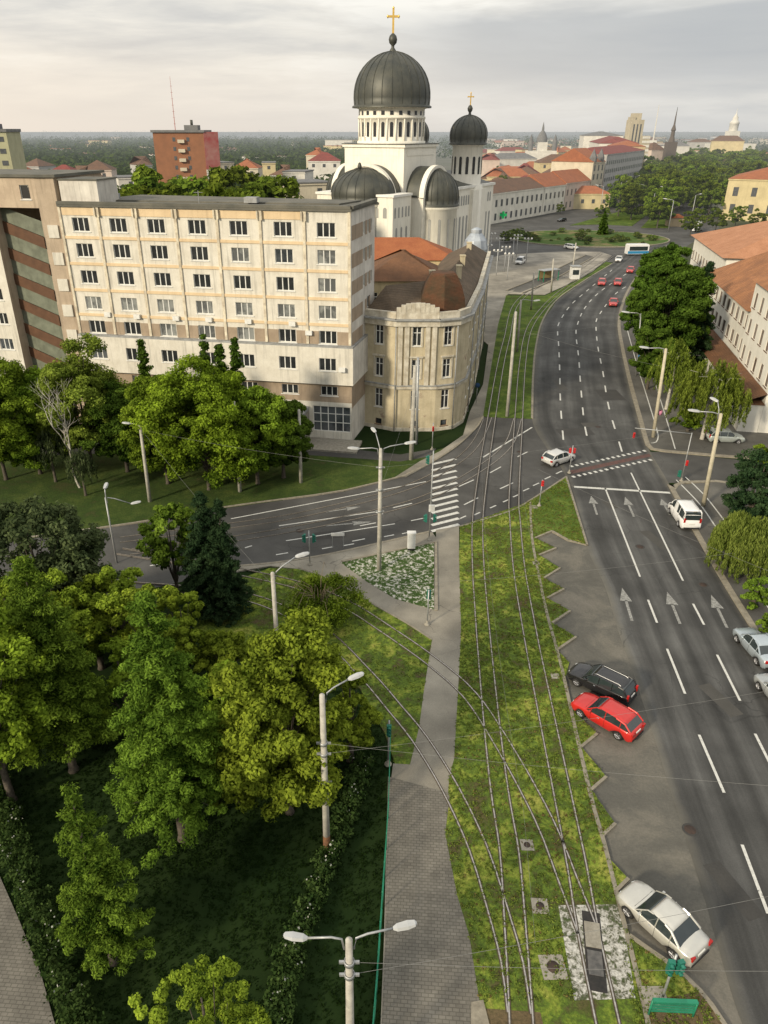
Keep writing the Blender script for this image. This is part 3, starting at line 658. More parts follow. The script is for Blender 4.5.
# --- park in front: base pixel, top pixel row
def B(x, y, ytop):
    """x = crown centre column, y = foot row, ytop = top row"""
    Y = at(x, y)[1]; return xat(x, y*.35+ytop*.65, Y), Y, zat(ytop, Y)
X, Y, h = B(158, 838, 596)
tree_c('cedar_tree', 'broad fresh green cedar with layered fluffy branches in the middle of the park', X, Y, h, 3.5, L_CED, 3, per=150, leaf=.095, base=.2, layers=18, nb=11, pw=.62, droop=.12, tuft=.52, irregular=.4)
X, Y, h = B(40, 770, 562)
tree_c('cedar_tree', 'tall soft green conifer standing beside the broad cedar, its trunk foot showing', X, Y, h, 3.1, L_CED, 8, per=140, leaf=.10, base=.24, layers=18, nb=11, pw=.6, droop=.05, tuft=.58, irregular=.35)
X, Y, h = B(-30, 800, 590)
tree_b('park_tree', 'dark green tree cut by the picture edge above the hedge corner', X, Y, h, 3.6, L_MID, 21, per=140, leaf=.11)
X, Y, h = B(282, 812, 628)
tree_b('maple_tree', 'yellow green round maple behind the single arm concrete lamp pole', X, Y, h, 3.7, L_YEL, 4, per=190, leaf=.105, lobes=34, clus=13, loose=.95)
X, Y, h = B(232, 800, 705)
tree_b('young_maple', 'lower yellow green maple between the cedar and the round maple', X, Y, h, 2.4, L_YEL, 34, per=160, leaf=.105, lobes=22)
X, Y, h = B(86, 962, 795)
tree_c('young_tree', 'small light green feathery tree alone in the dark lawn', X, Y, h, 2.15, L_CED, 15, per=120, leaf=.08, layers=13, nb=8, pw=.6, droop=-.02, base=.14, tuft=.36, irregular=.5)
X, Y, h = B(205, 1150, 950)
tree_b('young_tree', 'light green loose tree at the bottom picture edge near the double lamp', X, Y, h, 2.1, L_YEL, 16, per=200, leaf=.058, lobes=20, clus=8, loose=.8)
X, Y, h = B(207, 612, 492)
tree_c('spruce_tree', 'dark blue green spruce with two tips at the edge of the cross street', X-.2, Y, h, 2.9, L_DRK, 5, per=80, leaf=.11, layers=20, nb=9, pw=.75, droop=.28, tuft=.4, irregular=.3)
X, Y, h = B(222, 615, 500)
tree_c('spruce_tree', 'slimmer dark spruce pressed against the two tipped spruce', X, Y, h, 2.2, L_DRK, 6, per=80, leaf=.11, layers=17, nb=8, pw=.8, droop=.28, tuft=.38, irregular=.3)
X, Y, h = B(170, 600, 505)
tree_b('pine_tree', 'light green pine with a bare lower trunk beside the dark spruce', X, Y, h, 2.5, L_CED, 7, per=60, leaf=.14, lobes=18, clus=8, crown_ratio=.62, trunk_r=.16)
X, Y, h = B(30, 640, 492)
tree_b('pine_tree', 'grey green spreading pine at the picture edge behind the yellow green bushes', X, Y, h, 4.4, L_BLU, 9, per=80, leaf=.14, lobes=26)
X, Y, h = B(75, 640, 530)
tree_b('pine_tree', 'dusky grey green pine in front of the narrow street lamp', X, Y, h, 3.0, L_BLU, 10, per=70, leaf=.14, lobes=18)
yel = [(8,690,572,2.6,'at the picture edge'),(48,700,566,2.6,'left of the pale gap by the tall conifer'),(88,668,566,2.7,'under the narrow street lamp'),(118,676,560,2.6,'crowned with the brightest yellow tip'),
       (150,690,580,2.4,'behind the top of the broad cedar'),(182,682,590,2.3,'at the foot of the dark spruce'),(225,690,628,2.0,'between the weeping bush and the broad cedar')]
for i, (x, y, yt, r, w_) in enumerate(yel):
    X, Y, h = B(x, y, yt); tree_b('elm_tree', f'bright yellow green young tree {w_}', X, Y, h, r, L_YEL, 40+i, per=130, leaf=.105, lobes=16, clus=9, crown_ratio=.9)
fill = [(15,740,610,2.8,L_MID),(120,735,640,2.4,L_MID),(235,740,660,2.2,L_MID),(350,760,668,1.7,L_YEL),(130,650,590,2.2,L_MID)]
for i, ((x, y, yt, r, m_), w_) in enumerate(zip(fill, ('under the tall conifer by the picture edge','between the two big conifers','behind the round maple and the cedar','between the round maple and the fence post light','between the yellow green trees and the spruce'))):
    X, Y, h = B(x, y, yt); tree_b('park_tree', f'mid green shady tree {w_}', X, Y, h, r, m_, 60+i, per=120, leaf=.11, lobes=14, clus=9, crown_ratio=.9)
# weeping bush with bare twigs
X, Y = at(320, 622)
cen, rad, limbs = broadleaf(3.4, 3.2, seed=77, lobes=16, clus=8, crown_ratio=.95)
cm = leaves_mesh('crown', cen, rad*1.3, 130, .10, matl=L_MID, up=.1, aspect=.4)
mb = MB()
for k in range(20):
    a = rnd.uniform(0, 2*pi); r1 = rnd.uniform(1.2, 3.4); hh = rnd.uniform(2.8, 4.4)
    mb.tube([(0,0,.3),(cos(a)*r1*.3,sin(a)*r1*.3,hh*.8),(cos(a)*r1*.75,sin(a)*r1*.75,hh),(cos(a)*r1*1.1,sin(a)*r1*1.1,hh*.75)], [.05,.03,.015,.006], 4, caps=False)
tw = mb.build('t', mat('twigs', (.26,.21,.13), (.17,.13,.08), scale=5)); tm = tw.data; bpy.data.objects.remove(tw)
plant('weeping_bush', 'round weeping bush with bare brown twigs at the tram curve', 'bush', X, Y, cm, tm)
# --- trees before the apartment block
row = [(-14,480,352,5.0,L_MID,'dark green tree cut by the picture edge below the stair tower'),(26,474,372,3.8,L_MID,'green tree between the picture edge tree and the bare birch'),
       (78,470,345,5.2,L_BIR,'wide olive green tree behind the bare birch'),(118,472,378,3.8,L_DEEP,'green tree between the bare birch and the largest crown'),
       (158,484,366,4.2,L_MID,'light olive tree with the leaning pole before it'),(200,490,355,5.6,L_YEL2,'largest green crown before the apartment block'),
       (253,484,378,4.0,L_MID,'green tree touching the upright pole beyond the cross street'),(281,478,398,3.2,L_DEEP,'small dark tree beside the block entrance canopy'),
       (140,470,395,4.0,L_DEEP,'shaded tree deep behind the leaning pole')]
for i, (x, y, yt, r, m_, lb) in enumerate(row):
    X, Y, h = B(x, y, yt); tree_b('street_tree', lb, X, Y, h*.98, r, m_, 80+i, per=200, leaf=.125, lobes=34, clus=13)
for i, (x, y, yt, w_) in enumerate(((147,470,343,'alone left of the others'),(208,474,340,'first of the close pair'),(223,474,345,'second of the close pair'),(238,472,342,'by the entrance side'))):
    X, Y, h = B(x, y, yt); cen, rad, limbs = conifer(h, 1.15, 90+i, layers=24, nb=5, pw=.5, droop=-.3, base=.1, tuft=.45)
    cm = leaves_mesh('crown', cen, rad, 45, .16, matl=L_DEEP, up=.2); plant('cypress_tree', f'narrow dark column tree rising against the block front, {w_}', 'tree', X, Y, cm, trunk_mesh('trunk', h, .12, limbs[:0], M_BARK))
# bare birch with drooping remnants
X, Y = at(80, 488); mb = MB(); g = random.Random(5)
def branch(p, d, ln, r, dep):
    q = p+d*ln; mb.tube([p, (p+q)/2+Vector((g.gauss(0,.05),g.gauss(0,.05),0))*ln, q], [r, r*.8, r*.6], 5, caps=False)
    if dep == 0: return
    for k in range(2 if dep < 3 else 3):
        nd = (d+Vector((g.gauss(0,.42), g.gauss(0,.42), g.uniform(-.05,.35)))).normalized(); branch(q, nd, ln*g.uniform(.62,.85), r*.6, dep-1)
branch(Vector((0,0,0)), Vector((-.08,0,1)), 5.2, .24, 5)
bt = mb.build('t', M_BARKP); btm = bt.data; bpy.data.objects.remove(bt)
t = thing('birch_tree', 'bare white birch with leafless limbs before the block', 'tree', (X, Y, 0)); use(btm, 'trunk', t); t.scale = (.68,.68,.68)
def weeper(name, label, X, Y, h, r, m, seed, n=90, per=9, leaf=.12, low=.12, hang=.75, bark=None, wob=.06):
    g2 = np.random.default_rng(seed); cen = []; rad = []
    for k in range(n):
        a = g2.random()*2*pi; q = sqrt(g2.random()); rr = q*r*(1+wob*(sin(3*a+seed)*.6+sin(5*a+2*seed)*.5)); top = h*(1-.36*q*q)*(.93+.07*g2.random())*(1-wob*.8*(.5+.5*sin(4*a+seed+3*q))); ln = (top-h*low)*(.35+.65*g2.random())*hang*(.35+.65*q)
        m_ = max(3, int(ln/.3))
        for j in range(m_):
            s_ = j/m_; cen.append((cos(a)*rr*(1+.08*s_)+g2.normal()*.05, sin(a)*rr*(1+.08*s_)+g2.normal()*.05, top-ln*s_)); rad.append(.19*(1-.3*s_)*(1+.25*leaf*5))
    cen = np.array(cen); cm = leaves_mesh('crown', cen, rad, per, leaf, matl=m, up=.0, aspect=.24, squash=1.6, flat=.9, hang=True)
    limbs = [[(0,0,h*.35),(cos(a)*r*.4,sin(a)*r*.4,h*.78),(cos(a)*r*.75,sin(a)*r*.75,h*.8)] for a in [k*.9 for k in range(7)]]
    return plant(name, label, 'tree', X, Y, cm, trunk_mesh('trunk', h, h*.02+.04, limbs, bark or M_BARK))
X, Y = at(56, 482); weeper('weeping_birch', 'small drooping grey green tree at the foot of the bare birch', X, Y, 6.2, 1.7, L_BLU, 3, 70, 10, .16)
X, Y = at(86, 496); weeper('weeping_birch', 'lower drooping tree in front of the bare birch', X, Y, 5.2, 1.6, L_BLU, 4, 70, 10, .16)
# --- trees by the school
X, Y = at(738, 568); weeper('willow_tree', 'light green round headed weeping willow beside the white van', X, Y, 5.2, 2.75, L_WIL, 9, 330, 17, .15, low=.03, hang=1.15, wob=.12)
X, Y = at(712, 440); X = xat(712, 395, Y); weeper('birch_tree', 'large loose birch with drooping yellow green twigs over the parked silver car', X, Y, 10.6, 4.0, L_BIR, 12, 300, 15, .15, low=.12, hang=.8, bark=M_BARKP, wob=.26)
X, Y = at(672, 410); X = xat(676, 360, Y); weeper('birch_tree', 'slimmer birch with drooping twigs between the dark round crowns and the large birch', X, Y, 10, 2.5, L_BIR, 13, 190, 14, .15, low=.15, hang=.75, bark=M_BARKP, wob=.24)
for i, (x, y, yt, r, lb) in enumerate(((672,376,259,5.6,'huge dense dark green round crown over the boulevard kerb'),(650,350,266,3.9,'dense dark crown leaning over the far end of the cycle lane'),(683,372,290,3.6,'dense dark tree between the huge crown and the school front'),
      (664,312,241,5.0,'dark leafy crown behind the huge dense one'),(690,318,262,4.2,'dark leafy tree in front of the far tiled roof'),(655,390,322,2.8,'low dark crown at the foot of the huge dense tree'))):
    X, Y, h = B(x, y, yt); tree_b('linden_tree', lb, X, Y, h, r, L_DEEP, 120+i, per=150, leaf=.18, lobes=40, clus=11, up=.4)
X, Y, h = B(703, 375, 262); tree_c('spruce_tree', 'pointed dark spruce rising beside the school windows', X, Y, h, 3.3, L_DRK, 31, per=60, leaf=.2, layers=18, nb=8, pw=.75, tuft=.6, droop=.2)
X, Y, h = B(756, 520, 452); tree_b('yew_bush', 'dark round yew on the bare soil by the side street', X+.6, Y, h, 3.0, L_DRK, 33, per=80, leaf=.13, lobes=24, cat='bush', crown_ratio=.97)
X, Y, h = B(757, 606, 582); tree_b('box_bush', 'small round light green bush beside the cycle lane', X, Y, h+.5, 1.2, L_CED, 35, per=70, leaf=.08, lobes=14, cat='bush', crown_ratio=.98)
X, Y, h = B(775, 640, 618); tree_b('box_bush', 'small green bush behind the light blue sedan', X, Y, h+.5, 1.1, L_CED, 36, per=60, leaf=.08, lobes=12, cat='bush', crown_ratio=.98)
X, Y, h = B(700, 432, 400); tree_b('laurel_bush', 'low round shrub between the sloping pole and the large birch', X-1, Y, h, 1.8, L_MID, 37, per=60, leaf=.12, lobes=14, cat='bush', crown_ratio=.97)
X, Y, h = B(765, 470, 452); tree_b('laurel_bush', 'low green shrub beside the school gate', X+1, Y+1, 2.2, 1.6, L_MID, 38, per=60, leaf=.12, lobes=12, cat='bush', crown_ratio=.97)
# --- hedges
def hedge(label, pts, wd, h, seed, per=26):
    l = smooth_line(px(*pts), .28); g2 = np.random.default_rng(seed); o = l[0]; cen = []
    for p in l:
        for k in range(7):
            a = g2.uniform(-.5, .5)*wd; cen.append((p.x-o.x+a+g2.normal()*.08, p.y-o.y+g2.normal()*.15, h*(.25+.7*g2.random())*(1-.35*abs(a)/wd)))
    root = thing('hedge', label, 'hedge', (o.x, o.y, 0))
    use(leaves_mesh('foliage', cen, .3, per, .085, matl=L_HEDGE, up=.35), 'foliage', root)
    sel = np.array(cen); sel = sel[g2.random(len(sel)) < .08]; sel[:,2] += .2
    use(leaves_mesh('blossom', sel, .3, 3, .055, matl=L_BLOOM, up=.6, aspect=.9), 'blossom', root)
hedge('dark clipped hedge with white blossom along the paved corner path', [(-10,775),(6,815),(22,870),(44,930),(67,985),(84,1030),(102,1080)], 1.5, 1.2, 1)
hedge('low hedge with scattered white blossom running past the lamp pole foot', [(362,765),(350,810),(330,862),(308,915),(290,970),(276,1024),(266,1080)], 1.1, 1.0, 2)
# --- grass tufts and clover on the tram verge
def inside(poly, x, y):
    c = False; j = len(poly)-1
    for i in range(len(poly)):
        xi, yi = poly[i]; xj, yj = poly[j]
        if (yi > y) != (yj > y) and x < (xj-xi)*(y-yi)/(yj-yi)+xi: c = not c
        j = i
    return c
def tufts(name, poly, n, z, size, m, r=.14, per=7, skip=None):
    xs = [p[0] for p in poly]; ys = [p[1] for p in poly]; out = []; g2 = random.Random(n)
    cs = [(g2.uniform(min(xs), max(xs)), g2.uniform(min(ys), max(ys))) for _ in range(90)]
    while len(out) < n:
        if g2.random() < .6: c = g2.choice(cs); x, y = c[0]+g2.gauss(0, 1.3), c[1]+g2.gauss(0, 1.6)
        else: x, y = g2.uniform(min(xs), max(xs)), g2.uniform(min(ys), max(ys))
        if inside(poly, x, y):
            if not (skip and inside(skip, x, y)): out.append((x, y, z+.02))
    me = leaves_mesh(name, out, r, per, size, matl=m, up=.7, squash=.35); o = use(me, name); o['kind'] = 'stuff'; o['label'] = 'short grass and clover'; o['category'] = 'grass'
PEB = px((556,905),(621,905),(640,1100),(500,1100),(480,1004),(574,1003))
L_GR = leafmat('grass_blades', (.05,.075,.015), (.21,.26,.045), trans=.1)
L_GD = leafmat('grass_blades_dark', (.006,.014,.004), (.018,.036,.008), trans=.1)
tufts('verge_grass', [p for p in verge_S], 9000, ZP, .045, L_GR, .12, 8, PEB)
L_DRY = leafmat('dry_blades', (.07,.05,.02), (.24,.19,.07), trans=.1)
tufts('dry_grass', [p for p in verge_S], 1300, ZP, .045, L_DRY, .12, 7, PEB)
tufts('verge_grass', [p for p in grass_W], 1800, ZP, .05, L_GR)
park = px((60,1100),(20,920),(-40,800),(-40,700),(200,700),(340,690),(385,730),(380,1100))
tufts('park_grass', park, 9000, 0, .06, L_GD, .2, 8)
# --- distant trees: shared crowns
DC = []
for i in range(7):
    hh = 12; cen, rad, limbs = broadleaf(hh, 5.2, seed=200+i, lobes=20, clus=7)
    DC.append((leaves_mesh('crown', cen, rad, 60, .27, matl=L_HAZ, up=.45), trunk_mesh('trunk', hh, .25, limbs[:6], mat('bark_far', (.08,.07,.05), haze=True))))
def far_tree(name, label, X, Y, h, group, wide=1.0):
    c = rnd.choice(DC); s_ = h/12; return plant(name, label, 'tree', X, Y, c[0], c[1], rnd.uniform(0, 6.28), (s_*wide, s_*wide, s_), group)
# avenue trees on the median beyond the roundabout
k = 0
def inpix(x, y): return inside([(588,219),(600,204),(622,186),(645,165),(668,152),(700,140),(735,150),(768,165),(745,190),(716,205),(700,222),(676,232),(652,215)], x, y)
cells = []
for i in range(4000):
    Y = rnd.uniform(300, 1500); X = rnd.uniform(90, 700)
    f = Y*CP+HC*SP; xx = CX+FPX*X/f; yy = CY+FPX*(-Y*SP+HC*CP)/f
    ytop = CY+FPX*(-Y*SP+(HC-13)*CP)/(Y*CP+(HC-13)*SP)
    if not inpix(xx, (yy+ytop)/2+2) or yy < 148: continue
    if any((X-a)**2+(Y-b)**2 < 9**2 for a, b in cells): continue
    cells.append((X, Y))
cells = cells[:290]
AV = ['round mid green crown among the boulevard trees beyond the roundabout','tall crown in the dense tree belt beyond the roundabout']
for X, Y in cells: far_tree('avenue_tree', 'leafy green tree in the dense avenue belt beyond the roundabout', X, Y, rnd.uniform(12, 18), 'trees of the avenue belt beyond the roundabout')
for x, y, h, w_ in ((602,222,7,'at the corner of the median lawn'),(560,214,5,'before the shop front'),(628,212,9,'beside the avenue lamp'),(690,236,9,'beyond the school roof'),(735,226,8,'in front of the far yellow house'),(755,232,8,'touching the far yellow house'),(715,232,8,'between the school roof and the yellow house')):
    X, Y = at(x, y); far_tree('avenue_tree', f'green tree {w_}', X, Y, h, 'avenue trees')
X, Y = at(602, 235); cen, rad, limbs = conifer(8, 2.2, 5, layers=10, nb=7)
plant('thuja_tree', 'single dark pointed thuja on the roundabout', 'tree', X, Y, leaves_mesh('crown', cen, rad, 20, .35, matl=L_DEEP), trunk_mesh('trunk', 8, .12, [], M_BARK))
g2 = random.Random(3)
for i in range(34):
    a = g2.uniform(0, 2*pi); q = sqrt(g2.random()); c0 = at(588, 238.5); X, Y = c0[0]+24*q*cos(a), c0[1]+18*q*sin(a)
    far_tree('island_shrub', 'low rounded shrub in the roundabout planting', X, Y, g2.uniform(.8, 2.2), 'shrubs of the roundabout planting', 1.8)
for i, (x, y, h) in enumerate(((505,243,4),(512,242,4.5),(519,240,4),(526,240,3),(533,241,2.5))):
    X, Y = at(x, y); far_tree('plaza_tree', 'small dark tree in the short row at the plaza edge', X, Y, h, 'plaza row trees', 1.2)
# trees behind the apartment block
for i, (x, yt, Y, r) in enumerate(((122,180,150,1),(140,168,165,1.1),(158,170,170,1),(172,178,150,1),(112,186,140,.9),(182,172,200,1.1),(228,172,170,1),(240,168,190,1.1),(256,176,160,1),(270,180,170,1),(90,187,180,1),(225,184,135,.8),(285,186,190,.8))):
    X = xat(x, yt, Y); far_tree('yard_tree', ['dark bushy tree showing above the apartment block roof near the brick tower', 'green crown showing above the apartment block roof'][i > 5], X, Y, zat(yt, Y), 'trees behind the apartment block', 1.1*r)
# far woodland: one mass nobody could count
cen = []; g3 = np.random.default_rng(5)
for i in range(5200):
    Y = 260+2000*g3.random()**1.5; X = g3.uniform(-1.0, .03)*(Y*.62)
    if g3.random() < .25+.5*(sin(X*.013)*sin(Y*.009) > .1) or Y > 480 and X > -Y*.5: cen.append((X, Y, g3.uniform(4, 11)))
for i in range(1300):
    Y = 1300+5000*g3.random(); X = g3.uniform(-.62, .62)*Y; cen.append((X, Y, g3.uniform(4, 16)))
for i in range(1500):
    Y = 1100+2600*g3.random(); X = g3.uniform(.1, .75)*Y; cen.append((X, Y, g3.uniform(2, 8)))
cen = np.array(cen); rad = 6.0+cen[:,1]*.0045
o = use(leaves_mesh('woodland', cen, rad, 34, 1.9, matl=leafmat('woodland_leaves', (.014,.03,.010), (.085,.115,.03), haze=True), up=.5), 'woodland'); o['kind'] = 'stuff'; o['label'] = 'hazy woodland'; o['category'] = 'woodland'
# ------------------------------------------------------------ buildings
M_CREAM = mat('plaster_cream', (.70,.67,.59), (.60,.565,.485), scale=.8, streak=.65, fine=.2, bump=.1)
M_TAN = mat('plaster_tan', (.38,.30,.22), (.30,.235,.17), scale=.8, streak=.6, fine=.2)
M_TAN2 = mat('plaster_tan_pale', (.52,.42,.31), (.43,.34,.25), scale=.8, streak=.6, fine=.2)
M_ORANGE = mat('plaster_apricot', (.68,.53,.34), (.60,.46,.29), scale=.8, streak=.3)
M_RIB = mat('concrete_rib', (.70,.64,.50), (.44,.38,.29), scale=1.5, streak=.5)
M_GREYW = mat('plaster_grey', (.66,.63,.57), (.50,.47,.42), scale=.5, streak=.6)
M_ROOFF = mat('roof_felt', (.10,.10,.085), (.17,.16,.13), scale=.4, fine=.3)
M_FRAME = mat('window_frame', (.72,.72,.69), (.6,.6,.57), scale=3)
M_FRAMEB = mat('window_frame_brown', (.14,.075,.045), scale=3)
M_GLASS = mat('window_glass', (.018,.02,.022), (.035,.038,.04), rough=.12, spec=.6, scale=.9)
M_GLASSC = mat('window_curtain', (.24,.25,.24), (.10,.105,.105), rough=.2, spec=.5, scale=.5, lo=.45, hi=.55)
M_GLASSB = mat('window_reflecting', (.09,.10,.11), (.02,.025,.03), rough=.08, spec=.9, scale=.35, lo=.45, hi=.6)
M_GLASSD = mat('window_blind', (.34,.32,.27), (.02,.02,.02), rough=.4, scale=.5, lo=.40, hi=.44)
M_OLD = mat('old_plaster', (.56,.49,.34), (.43,.37,.25), scale=.7, streak=.55, spots=(.55,.62,(.27,.20,.15)), bump=.25, fine=.25)
M_OLD2 = mat('old_plaster_clean', (.56,.47,.29), (.46,.38,.23), scale=.7, streak=.45, fine=.2)
M_STUCCO = mat('old_trim', (.64,.60,.50), (.42,.37,.28), scale=1.2, streak=.6, fine=.3)
M_ZINC = mat('zinc_flashing', (.33,.34,.34), (.22,.22,.21), scale=2, rough=.6)
M_PANEL_G = mat('panel_green', (.17,.185,.14), (.11,.12,.09), scale=1, rough=.5, streak=.3)
M_PANEL_R = mat('panel_rust', (.11,.055,.03), (.08,.04,.022), scale=1.2, rough=.6)
def tilemat(name, c1, c2, haze=False, sc_=1):
    m = bpy.data.materials.new(name); m.use_nodes = True; nt = m.node_tree; nt.nodes.clear()
    b = N(nt, 'ShaderNodeBsdfPrincipled'); b.inputs['Roughness'].default_value = .85; b.inputs['Specular IOR Level'].default_value = .25
    geo = N(nt, 'ShaderNodeNewGeometry'); P = geo.outputs['Position']
    col = mixc(nt, ramp(nt, noise(nt, P, .5, 7, .7), [(.35, 0), (.65, 1)]), c1, c2)
    col = mixc(nt, mathn(nt, 'MULTIPLY', ramp(nt, noise(nt, P, 5, 3, .7), [(.4, 0), (.7, 1)]), .45), col, tuple(x*.4 for x in c1))
    oi = N(nt, 'ShaderNodeObjectInfo'); hs = N(nt, 'ShaderNodeHueSaturation'); lk(nt, col, hs.inputs['Color'])
    lk(nt, col, b.inputs['Base Color'])
    wv = N(nt, 'ShaderNodeTexWave', wave_type='BANDS', bands_direction='Z'); wv.inputs['Scale'].default_value = 2.2*sc_; wv.inputs['Distortion'].default_value = .6
    lk(nt, P, wv.inputs['Vector']); bp = N(nt, 'ShaderNodeBump'); bp.inputs['Strength'].default_value = .5; bp.inputs['Distance'].default_value = .06
    lk(nt, wv.outputs['Fac'], bp.inputs['Height']); lk(nt, bp.outputs[0], b.inputs['Normal'])
    finish(nt, b.outputs[0], haze); return m
T_OR = tilemat('tiles_orange', (.36,.13,.055), (.28,.09,.04))
T_BR = tilemat('tiles_brown', (.19,.095,.05), (.12,.065,.038))
T_RUST = tilemat('tiles_rust', (.115,.05,.026), (.055,.045,.026))
T_GREY = tilemat('tiles_weathered', (.15,.11,.075), (.085,.065,.045))
T_TERRA = tilemat('tiles_terracotta', (.36,.165,.075), (.22,.105,.055))
WM = {}
def wmesh(key):
    if key in WM: return WM[key]
    w_, h_, nl, sill, style = key; mb = MB(); f = .07; d = .06
    mb.box(0, .05, 0, f, .05+d, h_); mb.box(w_-f, .05, 0, w_, .05+d, h_); mb.box(f, .05, h_-f, w_-f, .05+d, h_); mb.box(f, .05, 0, w_-f, .05+d, f)
    for i in range(1, nl): x = w_*i/nl; mb.box(x-.05, .045, f, x+.05, .05+d, h_-f)
    if style in ('cross', 'grid'):
        zz = [h_*.68] if style == 'cross' else [h_*.36, h_*.70]
        for z in zz: mb.box(f, .043, z-.04, w_-f, .05+d-.005, z+.04)
    if sill: mb.box(-.12, -.16, -.09, w_+.12, .2, -.003)
    a = mb.build('t', M_FRAMEB if style == 'brown' else M_FRAME); am = a.data; bpy.data.objects.remove(a)
    res = [am]
    for g_ in (M_GLASS, M_GLASSC, M_GLASSB, M_GLASSD):
        mb = MB(); mb.box(f*.5, .085, f*.5, w_-f*.5, .1, h_-f*.5); a = mb.build('t', g_); res.append(a.data); bpy.data.objects.remove(a)
    WM[key] = res; return res
def window(parent, p0, u, s, z, w_, h_, nl=2, sill=True, style='plain', curtain=.2, inset=.08):
    m = wmesh((round(w_, 2), round(h_, 2), nl, sill, style)); inn = Vector((-u.y, u.x, 0))
    pos = Vector((p0[0], p0[1], 0))+u*s+inn*inset+Vector((0, 0, z))
    o = use(m[0], 'window', parent, pos, atan2(u.y, u.x)); use(m[2] if rnd.random() < curtain else rnd.choice((m[1],)*11+(m[3], m[4])), 'pane', o); return o
def fac(mb, root, p0, p1, z0, z1, wins, mi=0, **k):
    """wall with real window openings; wins = (centre s, sill z, width, height, lights, style, curtain)"""
    ops = [(c-w_/2, c+w_/2, z, z+h_) for c, z, w_, h_, *_ in wins]; mb.wall(p0, p1, z0, z1, ops, mi, .3)
    u = (Vector((p1[0], p1[1], 0))-Vector((p0[0], p0[1], 0))).normalized()
    for c, z, w_, h_, nl, st, cu in wins: window(root, p0, u, c-w_/2, z, w_, h_, nl, k.get('sill', True), st, cu)
    return u
def bar(mb, p0, p1, s0, s1, z0, z1, out0=-.05, out1=.12, mi=0):
    """trim strip on a wall run, proud of it on the outside"""
    a = Vector((p0[0], p0[1], 0)); b = Vector((p1[0], p1[1], 0)); u = (b-a).normalized(); o = Vector((u.y, -u.x, 0))
    q = [a+u*s0+o*out0, a+u*s1+o*out0, a+u*s1+o*out1, a+u*s0+o*out1]; mb.prism([(t.x, t.y) for t in q], z0, z1, mi)
# ---- apartment block
Y0 = 83.75; XL, XR = -32.6, -.98
bk = thing('apartment_block', 'long cream eight storey apartment block with rows of triple windows and apricot bands', 'apartment block')
bays = [-30.3,-26.02,-21.74,-17.24,-12.74,-8.03,-3.53]; rowz = [24.4,21.6,18.6,15.6,12.75]
P0, P1 = (XL, Y0), (XR, Y0); P2 = (XR+.85, Y0+10.1); s = lambda x: x-XL
mb = MB()
wins = [(s(b), z-.75, 1.9, 1.5, 3, 'plain', .75 if z == 15.6 or (z == 12.75 and b < -9 and b > -22) else .1) for b in bays for z in rowz]
fac(mb, bk, P0, P1, 11.9, 26.3, wins)
side = [(s0, z-.6, .8, 1.3, 1, 'plain', .2) for z in (24.1,21.2,18.3) for s0 in (5.4,7.0,8.6)]+[(7.4, 14.9, 1.4, 1.3, 2, 'plain', .3)]
mb.wall(P1, P2, 11.9, 26.3, [(c-w_/2, c+w_/2, z, z+h_) for c, z, w_, h_, *_ in side], 1, .3)
us = (Vector((*P2, 0))-Vector((*P1, 0))).normalized()
for c, z, w_, h_, nl, st, cu in side: window(bk, P1, us, c-w_/2, z, w_, h_, nl, False, st, cu)
mb.wall(P2, (XL+2.7, 97), 0, 26.3, mi=1); mb.wall((XL+2.7, 97), (XL, Y0), 0, 26.3, mi=1)
# projecting belt storey and the lower floors
q0, q1, q2 = (XL, Y0-.55), (XR+.25, Y0-.55), (XR+1.2, Y0+10.0)
lo = [(s(b), 8.95, 1.9, 1.5, 3, 'plain', .15) for b in bays]
u_ = fac(mb, bk, q0, q1, 7.5, 11.7, lo)
mb.wall(q1, q2, 7.5, 11.7, mi=1)
mb.prism([q0, q1, q2, (XL+2.7, 96.9)], 11.7, 11.9, 3); mb.prism([q0, q1, q2, (XL+2.7, 96.9)], 7.3, 7.5, 0)
g = [(s(b), 5.75, 1.9, 1.15, 3, 'plain', .1) for b in bays]
fac(mb, bk, P0, P1, 4.95, 7.3, g, 2)
gl = [(s(-3.3), 1.2, 4.3, 3.2, 5, 'grid', .1), (s(-8.3), .1, 2.2, 3.3, 2, 'grid', 0)]+[(s(b), 1.6, 2.6, 2.4, 3, 'grid', .1) for b in bays[:5]]
fac(mb, bk, P0, P1, 0, 4.95, gl, sill=False); mb.wall(P1, P2, 0, 4.3, mi=1); mb.wall(P1, P2, 4.3, 7.3, mi=2)
mb.build('wall', [M_CREAM, M_GREYW, M_TAN, M_ZINC], bk)
mb = MB(); mb.prism([(XL, Y0-.25), (XR+.1, Y0-.25), (P2[0]+.2, P2[1]), (XL+2.7, 97.2)], 26.3, 26.55, 0); 
for a, b in ((P0, P1), (P1, P2)): bar(mb, a, b, 0, (Vector(b)-Vector(a)).length, 26.55, 26.85, -.4, .28)
mb.prism([(XL+3, 88), (-3, 88), (-1.5, 93), (XL+4, 96)], 26.55, 26.72, 0); mb.build('roof', M_ROOFF, bk)
edges = [XL+.12]+[(a+b)/2 for a, b in zip(bays, bays[1:])]+[XR-.15]
mb = MB()
for i, x in enumerate(edges):
    bar(mb, P0, P1, max(0, s(x)-.14), min(s(XR), s(x)+.14), 11.95, 26.28, -.02, .16)
    if 0 < i < 7:
        for dx in (-.3, .12): bar(mb, P0, P1, s(x)+dx, s(x)+dx+.16, 24.95+.35, 26.25, .17, .34)
mb.build('rib', M_RIB, bk)
TB = []; mt = MB()
